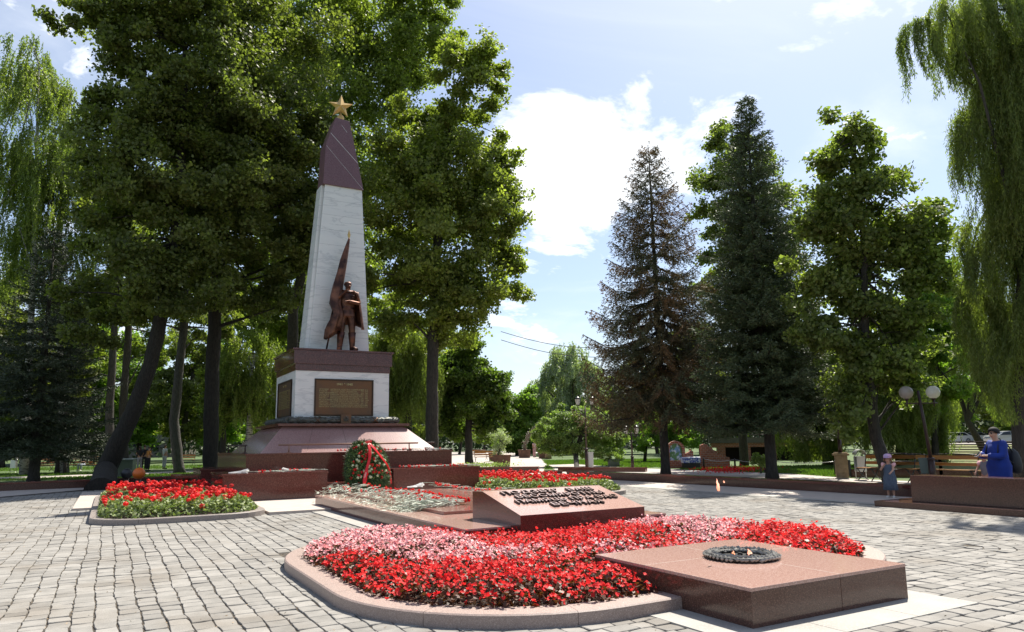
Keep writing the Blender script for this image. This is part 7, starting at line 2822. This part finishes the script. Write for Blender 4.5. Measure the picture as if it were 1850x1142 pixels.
# ---- flower arch, planters at the end of the avenue
p = AT(948, 72)
ar = empty('flower_arch', (p.x, p.y, 0), 'big arch wound with pale flowers rising from brick planters over the avenue', 'arch', rz=math.radians(-29))
b = MB()
Rr = 3.0
pts = [(Rr - Rr * math.cos(math.radians(a)), 0, 0.6 + Rr * 1.02 * math.sin(math.radians(a))) for a in range(0, 181, 9)]
b.tube(pts, 0.16, 8)
b.build('arch_ring', mat('weathered wicker', (0.22, 0.16, 0.12), 0.9, bump=0.6), ar)
r_ = np.random.default_rng(3)
pa = np.array(pts)
ii = r_.integers(0, len(pts) - 1, 1500)
tt = r_.random((1500, 1))
cc = pa[ii] * (1 - tt) + pa[ii + 1] * tt + r_.normal(size=(1500, 3)) * 0.14
quads_obj('arch_flowers', leaves_at(cc, None, 0.13, 0.12, r_), mat('pale arch flowers', (0.45, 0.38, 0.32), 0.8, c2=(0.16, 0.22, 0.08), nscale=2, ramp=(0.5, 0.55), tint=0.2), ar)
for i, (px, D, s, lab) in enumerate(((948, 72, 1.0, 'brick planter at the left foot of the flower arch'), (985, 68, 1.0, 'brick planter with pale flowers right of the walker in pink'), (895, 60, 0.9, 'brick planter left of the twisted shrub'), (907, 47, 0.95, 'wooden planter under the twisted shrub'), (1109, 44, 0.55, 'grey planter under the rounded shrub'))):
    p = AT(px, D)
    pt = empty('planter', (p.x, p.y, -0.02), lab, 'planter', 'square planters by the avenue', rz=math.radians(-29))
    m = grey_paint if i == 4 else (wood_bench if False else mat('brown planter', (0.2, 0.1, 0.065), 0.8, c2=(0.14, 0.07, 0.05), nscale=4))
    b = MB().frustum((-0.55 * s, 0.55 * s, -0.55 * s, 0.55 * s), 0, (-0.62 * s, 0.62 * s, -0.62 * s, 0.62 * s), 0.75 * s)
    b.build('box', m, pt, bevel=0.02)
    MB().box(-0.66 * s, 0.66 * s, -0.66 * s, 0.66 * s, 0.7505 * s, 0.8 * s).build('rim', m, pt)
    if i in (1, 2):
        c = r_.normal(size=(260, 3)) * np.array([0.32, 0.32, 0.1]) * s + np.array([0, 0, 0.92 * s])
        quads_obj('planting', leaves_at(c, None, 0.12, 0.1, r_), mat('pale planting', (0.4, 0.42, 0.3), 0.8, c2=(0.1, 0.18, 0.05), nscale=5, tint=0.3), pt)
# yellowish pillar trunk and white box on the lawn
p = AT(991, 66)
yp = MB().lathe([(0.34, 0), (0.28, 0.4), (0.27, 1.7), (0.33, 2.0)], 14).lathe([(0.36, 2.0), (0.36, 2.12), (0.1, 2.2)], 14).build('yellow_pillar', sandstone)
yp.location = (p.x, p.y, -0.02)
tag(yp, 'stout yellowish pillar at the right foot of the flower arch', 'pillar')
p = AT(1068, 42)
wb = empty('white_cabinet', (p.x, p.y, -0.03), 'white metal cabinet box standing right of the lantern post', 'cabinet', rz=math.radians(-29))
wm = flat('white painted metal', (0.6, 0.6, 0.58), 0.4)
MB().box(-0.14, 0.14, -0.14, 0.14, 0.03, 0.9).build('cabinet_body', wm, wb, bevel=0.008)
MB().box(-0.16, 0.16, -0.16, 0.16, 0.901, 0.94).build('cabinet_lid', wm, wb)
MB().box(-0.12, 0.12, -0.145, -0.14, 0.1, 0.85).build('cabinet_door', wm, wb)
# pots of low planting behind the far wall
for (px, D, lab) in ((870, 41, 'low grey green planting behind the far plaza wall'), (1320, 34, 'red flowers in the lawn before the brick ruin')):
    p = AT(px, D)
    c = r_.normal(size=(900, 3)) * np.array([1.0, 0.6, 0.07]) + np.array([p.x, p.y, 0.3 if px < 1000 else 0.12])
    tag(quads_obj('low_planting', leaves_at(c, None, 0.09, 0.06, r_), leaf_pruned if px < 1000 else petal_red), lab, 'planting', kind='stuff')

# ---- far buildings glimpsed through the trees
for (px, D, w, h, roof, lab, wallc) in ((185, 118, 22, 9.0, (0.32, 0.09, 0.06), 'far building with a red roof behind the left hand trees', (0.22, 0.2, 0.17)), (957, 210, 9, 13, (0.25, 0.3, 0.36), 'far grey blue block at the end of the avenue', (0.35, 0.4, 0.45)),
                                       (1140, 150, 24, 8, (0.3, 0.2, 0.16), 'far cream building right of the clipped willow', (0.6, 0.52, 0.42))):
    p = AT(px, D)
    hb = empty('house', (p.x, p.y, 0), lab, 'building', rz=math.radians(-29))
    MB().box(-w / 2, w / 2, 0, 10, -0.1, h).build('wall', flat('wall %d' % px, wallc, 0.9), hb)
    MB().prism_x([(-0.6, h + 0.01), (10.6, h + 0.01), (5, h + 3.0)], -w / 2 - 0.5, w / 2 + 0.5).build('roof', flat('roof %d' % px, roof, 0.8), hb)
    for fl_ in range(int(h // 3)):
        for k in range(int(w // 3)):
            x = -w / 2 + 1.5 + k * 3
            wn_ = MB().box(x - 0.65, x + 0.65, -0.06, 0.0, 1.0 + fl_ * 3, 2.4 + fl_ * 3).build('window', mat('car glass', (0.02, 0.025, 0.03)), hb)

# ---- overhead cables
a, b_ = W(905, 599, 52), W(1130, 628, 46)
for i, dz in enumerate((0.0, -0.62)):
    pts = []
    for k in range(21):
        t = k / 20
        q = a * (1 - t) + b_ * t
        pts.append((q[0], q[1], q[2] + dz - 0.9 * math.sin(math.pi * t) * 0.5))
    o = MB().tube(pts, 0.022, 5).build('overhead_cable', iron)
    tag(o, ('upper' if i == 0 else 'lower') + ' dark overhead cable sagging between the linden and the brown spruce', 'cable', 'overhead cables')
